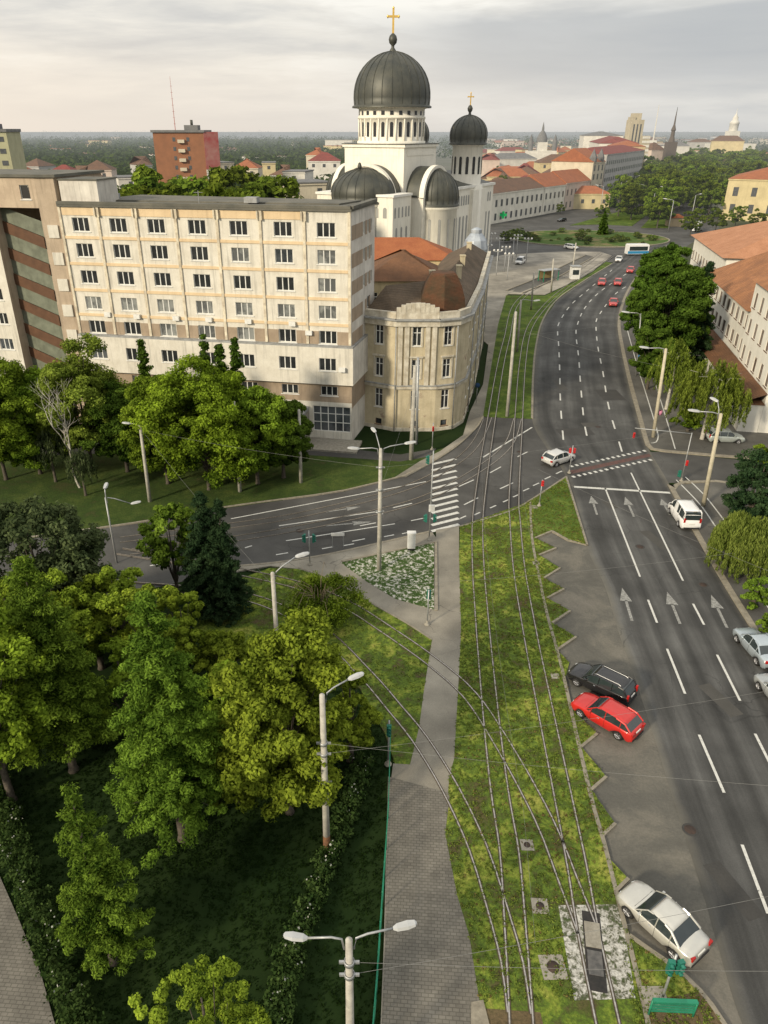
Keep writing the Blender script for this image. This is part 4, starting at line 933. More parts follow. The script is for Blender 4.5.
for i in range(7):
    a, b = s(edges[i])+.15, s(edges[i+1])-.15
    for z in (22.85, 19.95, 16.95, 14.05): mb = MB(); bar(mb, P0, P1, a, b, z, z+.32, -.02, .09); mb.build('apricot_band', M_ORANGE, bk)
    if i < 6: mb = MB(); bar(mb, P0, P1, a+.1, b-.1, 25.4, 26.2, -.02, .07); mb.build('apricot_panel', M_ORANGE, bk)
    # tan spandrel between the ribs beside each low window
    for c0, c1 in ((a, s(bays[i])-1.0), (s(bays[i])+1.0, b)): mt = MB(); bar(mt, P0, P1, c0, c1, 11.95, 13.45, -.02, .06); mt.build('tan_panel', M_TAN, bk)
for z in (24.1, 21.2, 18.3, 15.3, 12.6): mt = MB(); bar(mt, P1, P2, .25, 4.7, z-.75, z+.75, -.02, .04); mt.build('tan_panel', M_TAN, bk)
for z in (24.1, 21.2, 18.3, 15.3):
    for c in (6.2, 7.8): mt = MB(); bar(mt, P1, P2, c-.36, c+.36, z-.75, z+.75, -.02, .04); mt.build('tan_panel', M_TAN, bk)
acm = MB(); acm.box(-.36, -.3, 0, .36, 0, .5); acm.lathe([(0,0),(.22,0),(.22,.03)], 12); aco = acm.build('t', M_FRAME); acme = aco.data; bpy.data.objects.remove(aco)
AC = (((-28.7,14.1),'under the end window by the stair tower'),((-25.2,14.0),'under the second window from the stair tower'),((-20.6,14.0),'under the third window from the stair tower'),((-16.8,14.0),'under the fourth curtained window'),((-12.3,14.0),'under the fifth curtained window'),
  ((-7.4,13.95),'under the sixth curtained window'),((-5.6,13.0),'between the last two window bays'),((-1.9,9.0),'low on the projecting storey by the block corner'))
def swing(root):
    """the block front stands slightly oblique: turn its roots about the near corner"""
    R_ = Matrix.Rotation(-BA, 4, 'Z') @ Matrix.Diagonal((BS, 1, 1, 1)); c = Vector((XR, Y0, 0)); p = Vector(root.location)
    root.location = c+(R_ @ (p-c)); root.rotation_euler = (0, 0, -BA); root.scale = (BS, 1, 1)
BA, BS = radians(10.5), 1.075
for (x, z), lb in AC: swing(tag(use(acme, 'air_conditioner', None, (x, Y0-(.1 if z>12 else .65), z)), 'small white air conditioner box '+lb, 'air conditioner'))
# entrance canopy
mb = MB(); mb.box(-10.2, Y0-3.2, 3.9, -5.9, Y0-.02, 4.3); mb.build('canopy', M_ZINC, bk)
for x in (-6.5, -10.1): mb = MB(); mb.box(x, Y0-3.0, 0, x+.5, Y0-2.5, 3.9); mb.build('canopy_post', M_CREAM, bk)
mb = MB(); mb.box(-9.8, Y0-3.8, 0, .2, Y0-.03, .3); mb.box(-6.2,Y0-2.9,.3,-5.9,Y0-.03,3.85); mb.build('step', M_CONC, bk)
for x, y, lb in ((-29.8,89,'roof_hatch'),(-13,87,'roof_hatch')): 
    mb = MB(); mb.box(x, y, 26.72, x+1.4, y+1.2, 27.3); mb.build(lb, M_ZINC, bk)
mb = MB(); mb.tube([(-17.6,86,26.7),(-17.6,86,28.0)], .04, 5); mb.tube([(-18.1,86,27.8),(-17.1,86,27.8)], .02, 4); mb.build('aerial', M_ZINC, bk)
# ---- stair tower and wing at the picture edge
tw = thing('stair_tower', 'tan stair tower with slanting green and rust glazing beside the cream block', 'building')
mb = MB(); zt_ = 29.3
A, B_, Cc, D = (-60, Y0), (-40.5, Y0), (-40.4, Y0+1.5), (-34.6, Y0-.35)
E_ = (XL-.02, Y0-.02+.1)
wz = [25.0,22.05,19.1,16.15,13.2,10.0,7.0,4.0]
def ww(x): return s(x)+(XL+60)-0
wl_ = [(60-42.3, z-.7, 1.7, 1.4, 3, 'plain', .2) for z in wz]+[(60-46.9, z-.7, 1.7, 1.4, 3, 'plain', .2) for z in wz]
fac(mb, tw, A, B_, 0, 27.6, wl_, 1)
mb.wall(B_, Cc, 0, 25.5, mi=0); mb.wall(D, E_, 0, zt_, mi=0)
fac(mb, tw, (-60, Y0-.35), (D[0], Y0-.35), 26.3, zt_, [(60-35.9, 27.0, 1.1, 1.5, 1, 'plain', 0)], 0)
mb.prism([(-60, Y0-.35), (-34.6, Y0-.35), (-34.6, Y0+3), (-60, Y0+3)], 26.1, 26.3, 0)
mb.wall(E_, (XL+.4, 94), 26.3, zt_, mi=0); mb.wall((XL+.4, 94), (-60, 94), 0, zt_, mi=0)
mb.build('wall', [M_TAN2, M_CREAM], tw)
mb = MB(); mb.prism([(-60.3, Y0-.6), (-34.4, Y0-.6), (XL+.25, Y0-.1), (XL+.7, 94.3), (-60.3, 94.3)], zt_, zt_+.3); mb.build('roof', M_ROOFF, tw)
# slanting glazing bands on the oblique plane
a0, a1 = Vector((*Cc, 0)), Vector((*D, 0)); g_, r_ = MB(), MB(); slope = 1.5; k = 0; z = -1.0
uu = (a1-a0); nn = Vector((uu.y, -uu.x, 0)).normalized()
while z < 27.5:
    hgt = 1.3 if k % 2 else 1.7; m_ = g_ if k % 2 == 0 else r_; off = 0 if k % 2 == 0 else .12
    zz = [(z+slope, z+slope+hgt), (z, z+hgt)]
    q = []
    for t, (zl, zh) in ((0, zz[0]), (1, zz[1])):
        p = a0+uu*t+nn*off; q += [(p.x, p.y, min(zl, 26.1)), (p.x, p.y, min(zh, 26.1))]
    if zz[1][0] < 26.1 and zz[0][0] < 26.1: m_.add([q[0], q[2], q[3], q[1]], [(0,1,2,3)])
    z += hgt; k += 1
g_.build('green_glazing', M_PANEL_G, tw); r_.build('rust_panel', M_PANEL_R, tw)
for i, z in enumerate((22.9,19.9,16.9,13.9,10.9)):
    mb = MB(); mb.box(0, -.08, 0, 1.15, 0, 1.4); o = mb.build('balcony_panel', M_CREAM, tw); o.location = (-34.1, Y0-.22, z); o.rotation_euler = (0,0,.12)
mb = MB(); mb.box(-32.2, Y0+.3, 26.56, -27.9, Y0+5, 29.0); mb.build('wall', M_GREYW, th := thing('lift_house', 'grey stained lift house standing on the block roof beside the stair tower', 'roof house'))
mb = MB(); mb.box(-32.3, Y0+.2, 29.0, -27.8, Y0+5.1, 29.15); mb.build('roof', M_ROOFF, th)
for x in (-30.9, -28.7): window(th, (0, Y0+.18), Vector((1,0,0)), x, 27.4, .45, .8, 1, False)
for r_ in (bk, tw, th): swing(r_)
# ---- old corner building
ob = thing('corner_house', 'old yellow stucco corner house with arched cornice and rust tiled cupola roof', 'old building')
PC = [(.4,89.6),(4.3,87.5),(9.4,87.5),(11.9,88.4),(13.4,90.6),(16.9,105.3),(21.6,129.0),(23.2,137)]
def dist(a, b): return (Vector(b)-Vector(a)).length
mb = MB(); zc_ = 14.0
HW = [(10.9,2.3),(6.9,2.3),(2.9,2.4)]
def oldwins(L, cs, w_=1.05): return [(c, z, w_, h_, 2, 'cross', .15) for c in cs for z, h_ in HW]+[(c, .55, .9, .8, 1, 'brown', 0) for c in cs]
fac(mb, ob, PC[0], PC[1], 0, zc_, oldwins(0, [dist(PC[0],PC[1])*.5]))
fac(mb, ob, PC[1], PC[2], 0, zc_, oldwins(0, [2.55]))
fac(mb, ob, PC[2], PC[3], 0, zc_, oldwins(0, [1.33]))
fac(mb, ob, PC[3], PC[4], 0, zc_, [])
for i in (4, 5, 6):
    L = dist(PC[i], PC[i+1]); n = int(L/3.6); fac(mb, ob, PC[i], PC[i+1], 0, zc_, oldwins(0, [L*(k+.5)/n for k in range(n)]) if i == 4 else [(L*(k+.5)/n, z, 1.05, h_, 2, 'cross', .15) for k in range(n) for z, h_ in HW])
back = [(16.0,138.5),(13.6,129),(9.3,108.5),(7.8,97),(2.6,97.5)]
ring = PC+back
for i in range(len(PC)-1, len(ring)): mb.wall(ring[i], ring[(i+1) % len(ring)], 0, zc_)
mb.build('wall', M_OLD, ob)
trim = MB(); zin = MB()
runs = list(zip(PC, PC[1:]))
for a, b in runs:
    L = dist(a, b); bar(trim, a, b, -.1, L+.1, 13.3, 14.0, .0, .35); bar(zin, a, b, -.15, L+.15, 14.0, 14.18, -.5, .62)
    bar(trim, a, b, -.05, L+.05, 5.55, 5.95, -.02, .22); bar(zin, a, b, -.05, L+.05, 5.95, 6.05, -.02, .32)
    bar(trim, a, b, -.02, L+.02, 0, 1.75 if False else .45, -.02, .16); bar(trim, a, b, 0, L, 14.18, 14.9, -.45, .12)
    for z in (1.9,2.55,3.2,3.85,4.5,5.1): pass
for s_ in (.25, 1.05, 3.55, 4.35): bar(trim, PC[1], PC[2], s_, s_+.55, 6.05, 13.3, -.02, .22)
# pediment over the middle bay: stepped arch
for k in range(9):
    t = (k-4)/4.5; hgt = 1.0*sqrt(max(0, 1-t*t)); bar(trim, PC[1], PC[2], 2.55+t*2.5-.29, 2.55+t*2.5+.29, 14.9, 15.0+hgt, -.3, .14)
for (a, b), cs in zip(runs[:3], ([dist(PC[0],PC[1])*.5],[2.55],[1.33])):
    for c in cs:
        for z, h_ in HW[:2]: bar(trim, a, b, c-.72, c-.56, z-.1, z+h_+.25, -.02, .1); bar(trim, a, b, c+.56, c+.72, z-.1, z+h_+.25, -.02, .1); bar(trim, a, b, c-.85, c+.85, z+h_+.25, z+h_+.45, -.02, .18)
trim.build('trim', M_STUCCO, ob); zin.build('cornice_flashing', M_ZINC, ob)
gr = MB()
for a, b in runs[:3]:
    L = dist(a, b)
    for z in (1.0, 1.7, 2.3): pass
mb = MB()
def hipface(mb, pts, mi=0): mb.add(pts, [tuple(range(len(pts)))], mi)
def V3(p, z): return (p[0], p[1], z)
# front wing roof and side wing roof
rA, rB, rC = (3.2,93.0,17.0), (10.4,95.8,17.3), (19.0,132,16.9)
e = 14.3
hipface(mb, [V3(PC[0],e), V3(PC[1],e), V3(PC[2],e), V3(PC[3],e), V3(PC[4],e), rB, rA])
hipface(mb, [V3(PC[4],e), V3(PC[5],e), V3(PC[6],e), V3(PC[7],e), rC, (15.6,116,17.1), rB])
hipface(mb, [V3(PC[7],e), V3(back[0],e), rC]); hipface(mb, [V3(back[0],e), V3(back[1],e), V3(back[2],e), V3(back[3],e), rB, (15.6,116,17.1), rC])
hipface(mb, [V3(back[3],e), V3(back[4],e), rA, rB]); hipface(mb, [V3(back[4],e), V3(PC[0],e), rA])
rf = mb.build('roof', T_GREY, ob)
mb = MB(); c0 = Vector((10.1, 91.8)); 
prof = [(3.2,14.6),(3.0,16.0),(2.5,17.4),(1.8,18.6),(1.5,18.8),(.0,18.85)]
mb.M = Matrix.Translation((c0.x, c0.y, 0)) @ Matrix.Rotation(.5, 4, 'Z'); mb.lathe(prof, 6, smooth=False); mb.M = Matrix.Identity(4)
mb.build('cupola', T_RUST, ob)
for x, y in ((13.4,103),(15.0,112),(17.8,126),(9.4,99)):
    mb = MB(); mb.box(x-.35, y-.35, 15.0, x+.35, y+.35, 17.7); mb.box(x-.42, y-.42, 17.7, x+.42, y+.42, 17.85); mb.build('chimney', M_OLD, rf)
for a, b, s_ in ((PC[1],PC[2],-.0),(PC[0],PC[1],.1),(PC[2],PC[3],2.4),(PC[4],PC[5],4),(PC[4],PC[5],12),(PC[5],PC[6],9),(PC[5],PC[6],22)):
    u = (Vector(b)-Vector(a)).normalized(); p = Vector(a)+u*s_+Vector((u.y,-u.x))*.3; mb = MB(); mb.tube([(p.x,p.y,.1),(p.x,p.y,13.2)], .08, 6); mb.build('drainpipe', M_ZINC, ob)
# ---- courtyard wings
def hip(mb, x0, y0, x1, y1, z, h, ov=.4, hipx=None, mi=0, ridge='x'):
    x0 -= ov; y0 -= ov; x1 += ov; y1 += ov
    if ridge == 'x': k = (y1-y0)/2 if hipx is None else hipx; r0, r1 = ((x0+k, (y0+y1)/2, z+h), (x1-k, (y0+y1)/2, z+h))
    else: k = (x1-x0)/2 if hipx is None else hipx; r0, r1 = (((x0+x1)/2, y0+k, z+h), ((x0+x1)/2, y1-k, z+h))
    a, b, c, d = (x0,y0,z), (x1,y0,z), (x1,y1,z), (x0,y1,z)
    if ridge == 'x': mb.add([a,b,r1,r0],[(0,1,2,3)],mi); mb.add([c,d,r0,r1],[(0,1,2,3)],mi); mb.add([b,c,r1],[(0,1,2)],mi); mb.add([d,a,r0],[(0,1,2)],mi)
    else: mb.add([a,b,r0],[(0,1,2)],mi); mb.add([b,c,r1,r0],[(0,1,2,3)],mi); mb.add([c,d,r1],[(0,1,2)],mi); mb.add([d,a,r0,r1],[(0,1,2,3)],mi)
    mb.add([a,b,c,d],[(3,2,1,0)],mi)
def simple(name, label, x0, y0, x1, y1, z, rh, wallm, roofm, wins=(), cat='building', loc=(0,0), rz=0, hipx=None, ridge='x', group=None, left=False, ov=.4):
    t = thing(name, label, cat, (loc[0], loc[1], 0), rz, group); mb = MB()
    fac(mb, t, (x0,y0), (x1,y0), 0, z, wins); mb.wall((x1,y0),(x1,y1),0,z); mb.wall((x1,y1),(x0,y1),0,z)
    if left:
        L = y1-y0; n = max(1, int(L/3.2)); fac(mb, t, (x0,y1), (x0,y0), 0, z, [(L*(k+.5)/n, zz, 1.1, 1.5, 2, 'plain', .2) for k in range(n) for zz in [1.0+3.2*q for q in range(int(z/3.2))]])
    else: mb.wall((x0,y1),(x0,y0),0,z)
    mb.build('wall', wallm, t); mb = MB(); hip(mb, x0, y0, x1, y1, z, rh, ov, hipx, ridge=ridge); mb.build('roof', roofm, t); return t
simple('courtyard_house', 'yellow courtyard wing with brown hipped roof behind the corner house', .5, 113, 12.8, 126, 14.0, 3.6, M_OLD2, T_BR, [(1.6,10.3,1.1,2,2,'cross',0),(1.6,6.2,1.1,2,2,'cross',0),(9.5,10.3,1.1,2,2,'cross',0),(5.5,6.2,1.1,2,2,'cross',0)])
simple('orange_roof_house', 'long house with bright orange tiled roof between the block and the church', -14, 138, 17.5, 151, 13.2, 3.1, M_OLD2, T_OR, [])
# ---- church
M_CH = mat('church_plaster', (.79,.76,.67), (.73,.70,.61), scale=.4, streak=.3, haze=True)
M_CH2 = mat('church_trim', (.82,.80,.74), scale=.4, haze=True)
M_COP = mat('dark_copper', (.040,.044,.038), (.075,.075,.058), scale=.35, rough=.5, metal=.25, haze=True, spec=.5, streak=.3)
M_GOLD = mat('gold_leaf', (.95,.62,.16), rough=.3, metal=.9)
M_DARKW = mat('dark_opening', (.03,.032,.035), rough=.2, spec=.5)
M_CHSH = mat('church_recess', (.34,.34,.32), scale=.5, haze=True)
ch = thing('orthodox_church', 'large white domed orthodox church with dark copper domes and gold crosses', 'church', (7.6,200,0), radians(58))
def dome(name, parent, cx, cy, z, r, h, n=32, ribs=16, bulge=1.03, half=None, lip=True):
    mb = MB(); a0, a1 = half or (0, 2*pi)
    prof = [(r*1.06, z-.35), (r*1.06, z), (r, z+.25)] if lip else [(r, z)]
    for k in range(1, 13):
        t = k/12*pi/2; prof.append((max(.02, r*cos(t)*(1+(bulge-1)*sin(2*t)*2)), z+.25+(h-.25)*sin(t)))
    mb.lathe(prof, n, (cx, cy), a0=a0, a1=a1); o = mb.build(name, M_COP, parent)
    mb = MB()
    for i in range(ribs+(1 if half else 0)):
        a = a0+(a1-a0)*i/ribs; mb.tube([(cx+(rr+.04)*cos(a), cy+(rr+.04)*sin(a), zz+.02) for rr, zz in prof[2 if lip else 0:]], .07, 4)
    mb.build('seam', M_COP, o); return o
def cross(mb, x, y, z, h, ang=radians(-58)):
    c, s_ = cos(ang), sin(ang)
    def bx(u0, u1, z0, z1, t=.16):
        q = [(x+u0*c+t*s_, y+u0*s_-t*c), (x+u1*c+t*s_, y+u1*s_-t*c), (x+u1*c-t*s_, y+u1*s_+t*c), (x+u0*c-t*s_, y+u0*s_+t*c)]; mb.prism(q, z0, z1)
    w_ = h*.045; bx(-w_, w_, z, z+h); bx(-h*.25, -w_, z+h*.62, z+h*.62+2*w_); bx(w_, h*.25, z+h*.62, z+h*.62+2*w_)
    for u in (-h*.25, h*.25): mb.lathe([(0,z+h*.58),(h*.06,z+h*.66),(0,z+h*.75)], 8, (x+u*c, y+u*s_))
    mb.lathe([(0,z+h*.93),(h*.06,z+h),(0,z+h*1.06)], 8, (x, y))
def arc_opening(mb, x0, x1, z0, z1, fx, mi=0, n=8):
    """thin dark arched panel; fx maps (u, z) to a 3D point just outside a wall"""
    c = (x0+x1)/2; r = (x1-x0)/2; pts = [(x0, z0), (x1, z0)]+[(c+r*cos(pi*k/n), z1-r+r*sin(pi*k/n)) for k in range(n+1)]
    mb.add([fx(u, z) for u, z in pts], [tuple(range(len(pts)))], mi)
# crossing and drum
mb = MB(); mb.box(-8.2,-8.2,0,8.2,8.2,30.4); mb.box(-8.6,-8.6,30.4,8.6,8.6,31.0)
for sx in (-8.24, 8.24): mb.box(min(sx,sx*.99),-6.8,28.6,max(sx,sx*.99),6.8,29.9)
mb.box(-6.8,-8.3,28.6,6.8,-8.2,29.9); mb.build('crossing', M_CH, ch)
mb = MB(); mb.box(-8.75,-8.75,31.0,8.75,8.75,31.15); mb.build('ledge', M_COP, ch)
mb = MB(); mb.lathe([(8.3,31.1),(8.3,31.6),(7.8,31.7),(7.8,36.3),(8.15,36.4),(8.15,36.8),(7.9,36.85),(7.9,38.4),(8.5,38.6),(8.7,39.0)], 48); 
for i in range(24):
    a = 2*pi*(i+.5)/24; mb.tube([(7.9*cos(a),7.9*sin(a),31.6),(7.9*cos(a),7.9*sin(a),36.35)], .17, 6)
dr = mb.build('drum', M_CH, ch)
for i in range(24):
    a = 2*pi*i/24; fx = lambda u, z, a=a: (7.86*cos(a)-u*sin(a), 7.86*sin(a)+u*cos(a), z)
    mb = MB(); arc_opening(mb, -.38, .38, 32.6, 35.7, fx); mb.build('window', M_DARKW, dr)
    mb = MB(); fx = lambda u, z, a=a: (7.96*cos(a)-u*sin(a), 7.96*sin(a)+u*cos(a), z)
    mb.add([fx(-.4,37.1), fx(.4,37.1), fx(.4,37.95), fx(-.4,37.95)], [(0,1,2,3)]); mb.build('small_window', M_DARKW, dr)
dm = dome('main_dome', ch, 0, 0, 39.0, 8.95, 11.2, 48, 24, 1.04)
mb = MB(); mb.lathe([(.9,49.6),(.8,50.3),(.35,50.9),(.35,51.3),(.85,51.8),(1.0,52.5),(.8,53.2),(.25,53.7)], 14); mb.build('finial', M_COP, dm)
mb = MB(); cross(mb, 0, 0, 53.6, 5.0); mb.build('cross', M_GOLD, dm)
# arms with barrel vaults, gable arches and half domes
def arm(ang, w_, zc2, ln, apr, zap, hap):
    R_ = Matrix.Rotation(ang, 4, 'Z'); mb = MB(); mb.M = R_
    mb.box(8.2, -w_, 0, 8.2+ln, w_, zc2)
    n = 20; x1 = 8.2+ln
    mb.add([(x1, w_*cos(pi*k/n), zc2+w_*.95*sin(pi*k/n)) for k in range(n+1)], [tuple(range(n+1))])   # gable face
    for k in range(n):   # white archivolt rim
        a, b = pi*k/n, pi*(k+1)/n
        o_ = []
        for xx in (x1-.9, x1+.35):
            for rr in (w_-.1, w_+.55):
                for t in (a, b): o_.append((xx, rr*cos(t), zc2+rr*.95*sin(t)))
        mb.add(o_, [(0,1,3,2),(4,6,7,5),(2,3,7,6),(0,4,5,1)])
    mb.build('arm', [M_CH], ch)
    mb = MB(); mb.M = R_
    vs = [(xx, (w_+.25)*cos(pi*k/n), zc2+(w_+.25)*.95*sin(pi*k/n)) for xx in (8.2, x1-.85) for k in range(n+1)]
    mb.add(vs, [(k, k+1, n+1+k+1, n+1+k) for k in range(n)], 0, True); mb.build('vault_roof', M_COP, ch)
    mb = MB(); mb.M = R_; mb.lathe([(apr,0),(apr,zap-1.1),(apr+.35,zap-.9),(apr+.35,zap-.35)], 24, (x1,0), a0=-pi/2, a1=pi/2); ap_ = mb.build('apse', M_CH, ch)
    for q_ in range(7):
        a = -pi/2+pi*(q_+.5)/7; mb = MB(); mb.M = R_; arc_opening(mb, -.3, .3, 3, zap-3, lambda u, z, a=a: (x1+(apr+.06)*cos(a)-u*sin(a), (apr+.06)*sin(a)+u*cos(a), z)); mb.build('slit_window', M_CHSH, ap_)
    o = dome('half_dome', ch, 0, 0, zap, apr+.1, hap, 28, 12, 1.05, (-pi/2, pi/2)); o.location = R_ @ Vector((x1, 0, 0)); o.rotation_euler = (0,0,ang)
arm(pi, 7.6, 19.3, 3.8, 7.9, 19.2, 6.9)
arm(-pi/2, 6.6, 19.8, 4.6, 5.3, 18.0, 7.6)
arm(pi/2, 6.6, 19.8, 4.6, 5.3, 18.0, 7.6)
mb = MB(); mb.lathe([(0,27.4),(.3,27.2),(.5,26.6),(.5,26.2),(.3,26.0)], 10, (-14.5,0)); mb.build('finial', M_COP, ch)
# corner blocks, nave
mb = MB(); tr = MB(); wn = []
for y0_, y1_ in ((-10.5,-3.2),(3.2,10.5)):
    mb.box(-17, y0_, 0, -8.3, y1_, 20.4); tr.box(-17.3, y0_-.3, 20.4, -8.25, y1_+.3, 20.9)
mb.box(7.9,-12.2,0,37,12.2,20.4); tr.box(7.6,-12.6,20.4,37.3,12.6,21.0)
mb.box(6.7,-13.0,0,12,-6.7,20.4); tr.box(6.5,-13.3,20.4,12.3,-6.5,20.9)
mb.build('nave', M_CH, ch); tr.build('cornice', M_CH2, ch)
mb = MB(); mb.add([(11,-11.8,21.02),(36,-11.8,21.02),(36,0,24),(11,0,24)],[(0,1,2,3)]); mb.add([(11,11.8,21.02),(36,11.8,21.02),(36,0,24),(11,0,24)],[(0,1,2,3)]); mb.build('nave_roof', M_COP, ch)
wv = []
for x in [-15.9,-14.2,-12.5,-10.8,-9.4]: wv.append((lambda u, z, x=x: (x+u, -10.54, z), .32, 15.9, 18.2)); 
for y in (-8.4,-6.2,6.2,8.4): wv.append((lambda u, z, y=y: (-17.04, y-u, z), .5, 15.9, 18.2))
for k in range(16): wv.append((lambda u, z, x=13.3+k*1.45: (x+u, -12.24, z), .42, 16.4, 18.8))
for f_, hw, z0_, z1_ in wv:
    mb = MB(); arc_opening(mb, -hw, hw, z0_, z1_, f_); mb.build('window', M_CHSH, ch)
for k in range(11):
    x = 13.6+k*2.15; mb = MB(); arc_opening(mb, -.5, .5, 2.5, 13.8, lambda u, z, x=x: (x+u, -12.25, z)); mb.build('tall_window', M_CHSH, ch)
for k in range(3):
    x = -15.2+k*2.4; mb = MB(); arc_opening(mb, -.4, .4, 2.5, 13.8, lambda u, z, x=x: (x+u, -10.54, z)); mb.build('tall_window', M_CHSH, ch)
for sy in (-8.6, 8.6):
    mb = MB(); mb.lathe([(4.6,0),(4.6,20.6),(4.0,21.0),(4.0,30.2),(4.6,30.5),(4.6,30.9)], 28, (26,sy)); mb.box(21.5,sy-4.5,0,30.5,sy+4.5,19.9); tt = mb.build('tower', M_CH, ch)
    for i in range(14):
        a = 2*pi*i/14; fx = lambda u, z, a=a: (26+4.06*cos(a)-u*sin(a), sy+4.06*sin(a)+u*cos(a), z); mb = MB(); arc_opening(mb, -.38, .38, 23.6, 27.8, fx); mb.build('window', M_DARKW, tt)
    d_ = dome('tower_dome', ch, 26, sy, 30.9, 4.7, 6.6, 28, 16, 1.08)
    mb = MB(); mb.lathe([(.5,37.3),(.3,38),(.6,38.5),(.7,39),(.4,39.6),(.1,39.8)], 10, (26,sy)); mb.build('finial', M_COP, d_)
    mb = MB(); cross(mb, 26, sy, 39.7, 2.9); mb.build('cross', M_GOLD, d_)
# wrapped small turret at the end of the old building
Y = 144; X = xat(476,238,Y); t = thing('turret', 'small ribbed grey metal turret at the far end of the corner house', 'turret', (X, Y, 0))
mb = MB(); mb.lathe([(2.0,0),(2.0,13.0)], 16); mb.build('wall', M_OLD2, t)
mb = MB(); mb.lathe([(2.2,13.0),(2.35,14.4),(2.0,15.9),(1.25,16.9),(1.0,17.1),(1.0,17.7),(.5,18.0),(0,18.1)], 10, smooth=False); mb.build('roof', mat('pale_zinc', (.42,.46,.50), (.25,.28,.32), scale=.6, rough=.45, metal=.3), t)
# ---- school with tiled roofs
M_SCH = mat('school_wall', (.74,.72,.65), (.66,.64,.57), scale=.6, streak=.2)
F0 = Vector((51.4, 90.5)); F1 = Vector((60.6, 131.5)); ud = (F1-F0).normalized(); ang = atan2(ud.y, ud.x)
def school(name, label, s0, s1, off, depth, z, rh, roofm, rows, hx=None, win=(1.6,1.8), step=2.9):
    """block along the street front; its local x runs towards the far end (reverse of the wall direction)"""
    t = thing(name, label, 'school building', (F0.x, F0.y, 0), ang)
    mb = MB(); L = s1-s0; n = int(L/step)
    fac(mb, t, (s1, off), (s0, off), 0, z, [(L*(k+.5)/n, r_, win[0], win[1], 2, 'brown', .1) for k in range(n) for r_ in rows])
    n2 = max(1, int(depth/4)); fac(mb, t, (s0, off), (s0, off-depth), 0, z, [(depth*(k+.5)/n2, r_, win[0], win[1], 2, 'brown', .1) for k in range(n2) for r_ in rows])
    mb.wall((s0, off-depth), (s1, off-depth), 0, z); mb.wall((s1, off-depth), (s1, off), 0, z); mb.build('wall', M_SCH, t)
    mb = MB(); hip(mb, s0, off-depth, s1, off, z, rh, .9, hx); mb.build('roof', roofm, t); return t
school('school_building', 'long white school wing with brown windows under the large terracotta roof', 12, 41.5, 0, 17, 12, 6, T_TERRA, (9.2,5.9,1.4), 9)
t = school('school_pavilion', 'taller white school pavilion with brown windows cut by the picture edge', -4, 12, .35, 22, 16.2, 5.0, T_TERRA, (12.6,9.2,5.6), 9, (1.3,2.0), 3.0)
school('school_hall', 'white school hall with a wide pale orange hipped roof at the far end', 50, 82, -4, 30, 13.6, 5.6, tilemat('tiles_pale_orange', (.46,.23,.13), (.36,.17,.09)), (9,), 14)
mb = MB(); mb.add([(-4.3,3.3,3.9),(41.2,3.3,3.9),(41.2,.37,5.2),(-4.3,.37,5.2)], [(0,1,2,3)]); mb.box(-4.3,.37,3.75,41.2,3.2,3.88)
lt = thing('school_annex', 'narrow low annex with brown tiled lean-to roof along the school front', 'annex', (F0.x, F0.y, 0), ang); mb.build('roof', T_BR, lt)
mb = MB(); mb.box(-4.1,.4,0,41.0,2.8,3.74); mb.build('wall', M_SCH, lt)
# ---- town blocks beyond the roundabout
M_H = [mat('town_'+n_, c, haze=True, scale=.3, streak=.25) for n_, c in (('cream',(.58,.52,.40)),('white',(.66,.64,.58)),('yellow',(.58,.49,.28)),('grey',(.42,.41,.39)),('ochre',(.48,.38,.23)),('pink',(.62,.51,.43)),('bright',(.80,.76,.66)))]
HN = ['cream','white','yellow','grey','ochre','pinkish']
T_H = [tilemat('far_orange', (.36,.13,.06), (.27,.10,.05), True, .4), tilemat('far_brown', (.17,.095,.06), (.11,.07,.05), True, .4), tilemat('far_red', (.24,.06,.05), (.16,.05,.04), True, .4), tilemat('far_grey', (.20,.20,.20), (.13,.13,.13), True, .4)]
TN = ['orange','brown','dark red','grey']
M_WFAR = mat('far_window', (.05,.055,.06), (.09,.095,.1), rough=.3, haze=True, spec=.5)
WF = {}
def fwin(w_, h_):
    k = (w_, h_)
    if k not in WF: mb = MB(); mb.box(-w_/2,-.05,0,w_/2,.1,h_); o = mb.build('t', M_WFAR); WF[k] = o.data; bpy.data.objects.remove(o)
    return WF[k]
def town(label, p0, p1, depth, z, rh, wi, ri, rows=None, step=4.0, name='town_house', cat='house', ww=(1.3,1.9), group=None, gable=False, flat=False, sidewin=False):
    a, b = Vector(p0), Vector(p1); L = (b-a).length; u = (b-a)/L; t = thing(name, label, cat, (a.x, a.y, 0), atan2(u.y, u.x), group)
    mb = MB(); mb.box(0,0,0,L,depth,z); mb.box(-.25,-.3,z-.5,L+.25,-.02,z-.05); mb.build('wall', M_H[wi], t)
    mb = MB()
    if flat: mb.box(-.3,-.4,z,L+.3,depth+.3,z+.4)
    else: hip(mb, 0, 0, L, depth, z, rh, .4, 0 if gable else None)
    mb.build('roof', T_H[ri], t)
    if rows:
        n = max(1, int(L/step))
        for r_ in rows:
            for k in range(n): use(fwin(*ww), 'window', t, (L*(k+.5)/n, -.03, r_), 0)
        if sidewin:
            n = max(1, int(depth/step))
            for r_ in rows:
                for k in range(n): use(fwin(*ww), 'window', t, (-.03, depth*(k+.5)/n, r_), -pi/2)
    return t
def q(x, y): return at(x, y)
A0 = Vector(q(492,224)); A1 = Vector(q(600,204)); dv = (A1-A0)
seg = [0,.40,.66,.84,1.0]; dsc = [('town_house','long cream two storey shop front with grey roof and sign panel facing the square',12,1,0,9),('town_house','cream two storey house with orange roof beside the sign panel house',11,0,4,9),('town_house','pinkish two storey house with orange roof before the tall gable',11.5,0,4,8)]
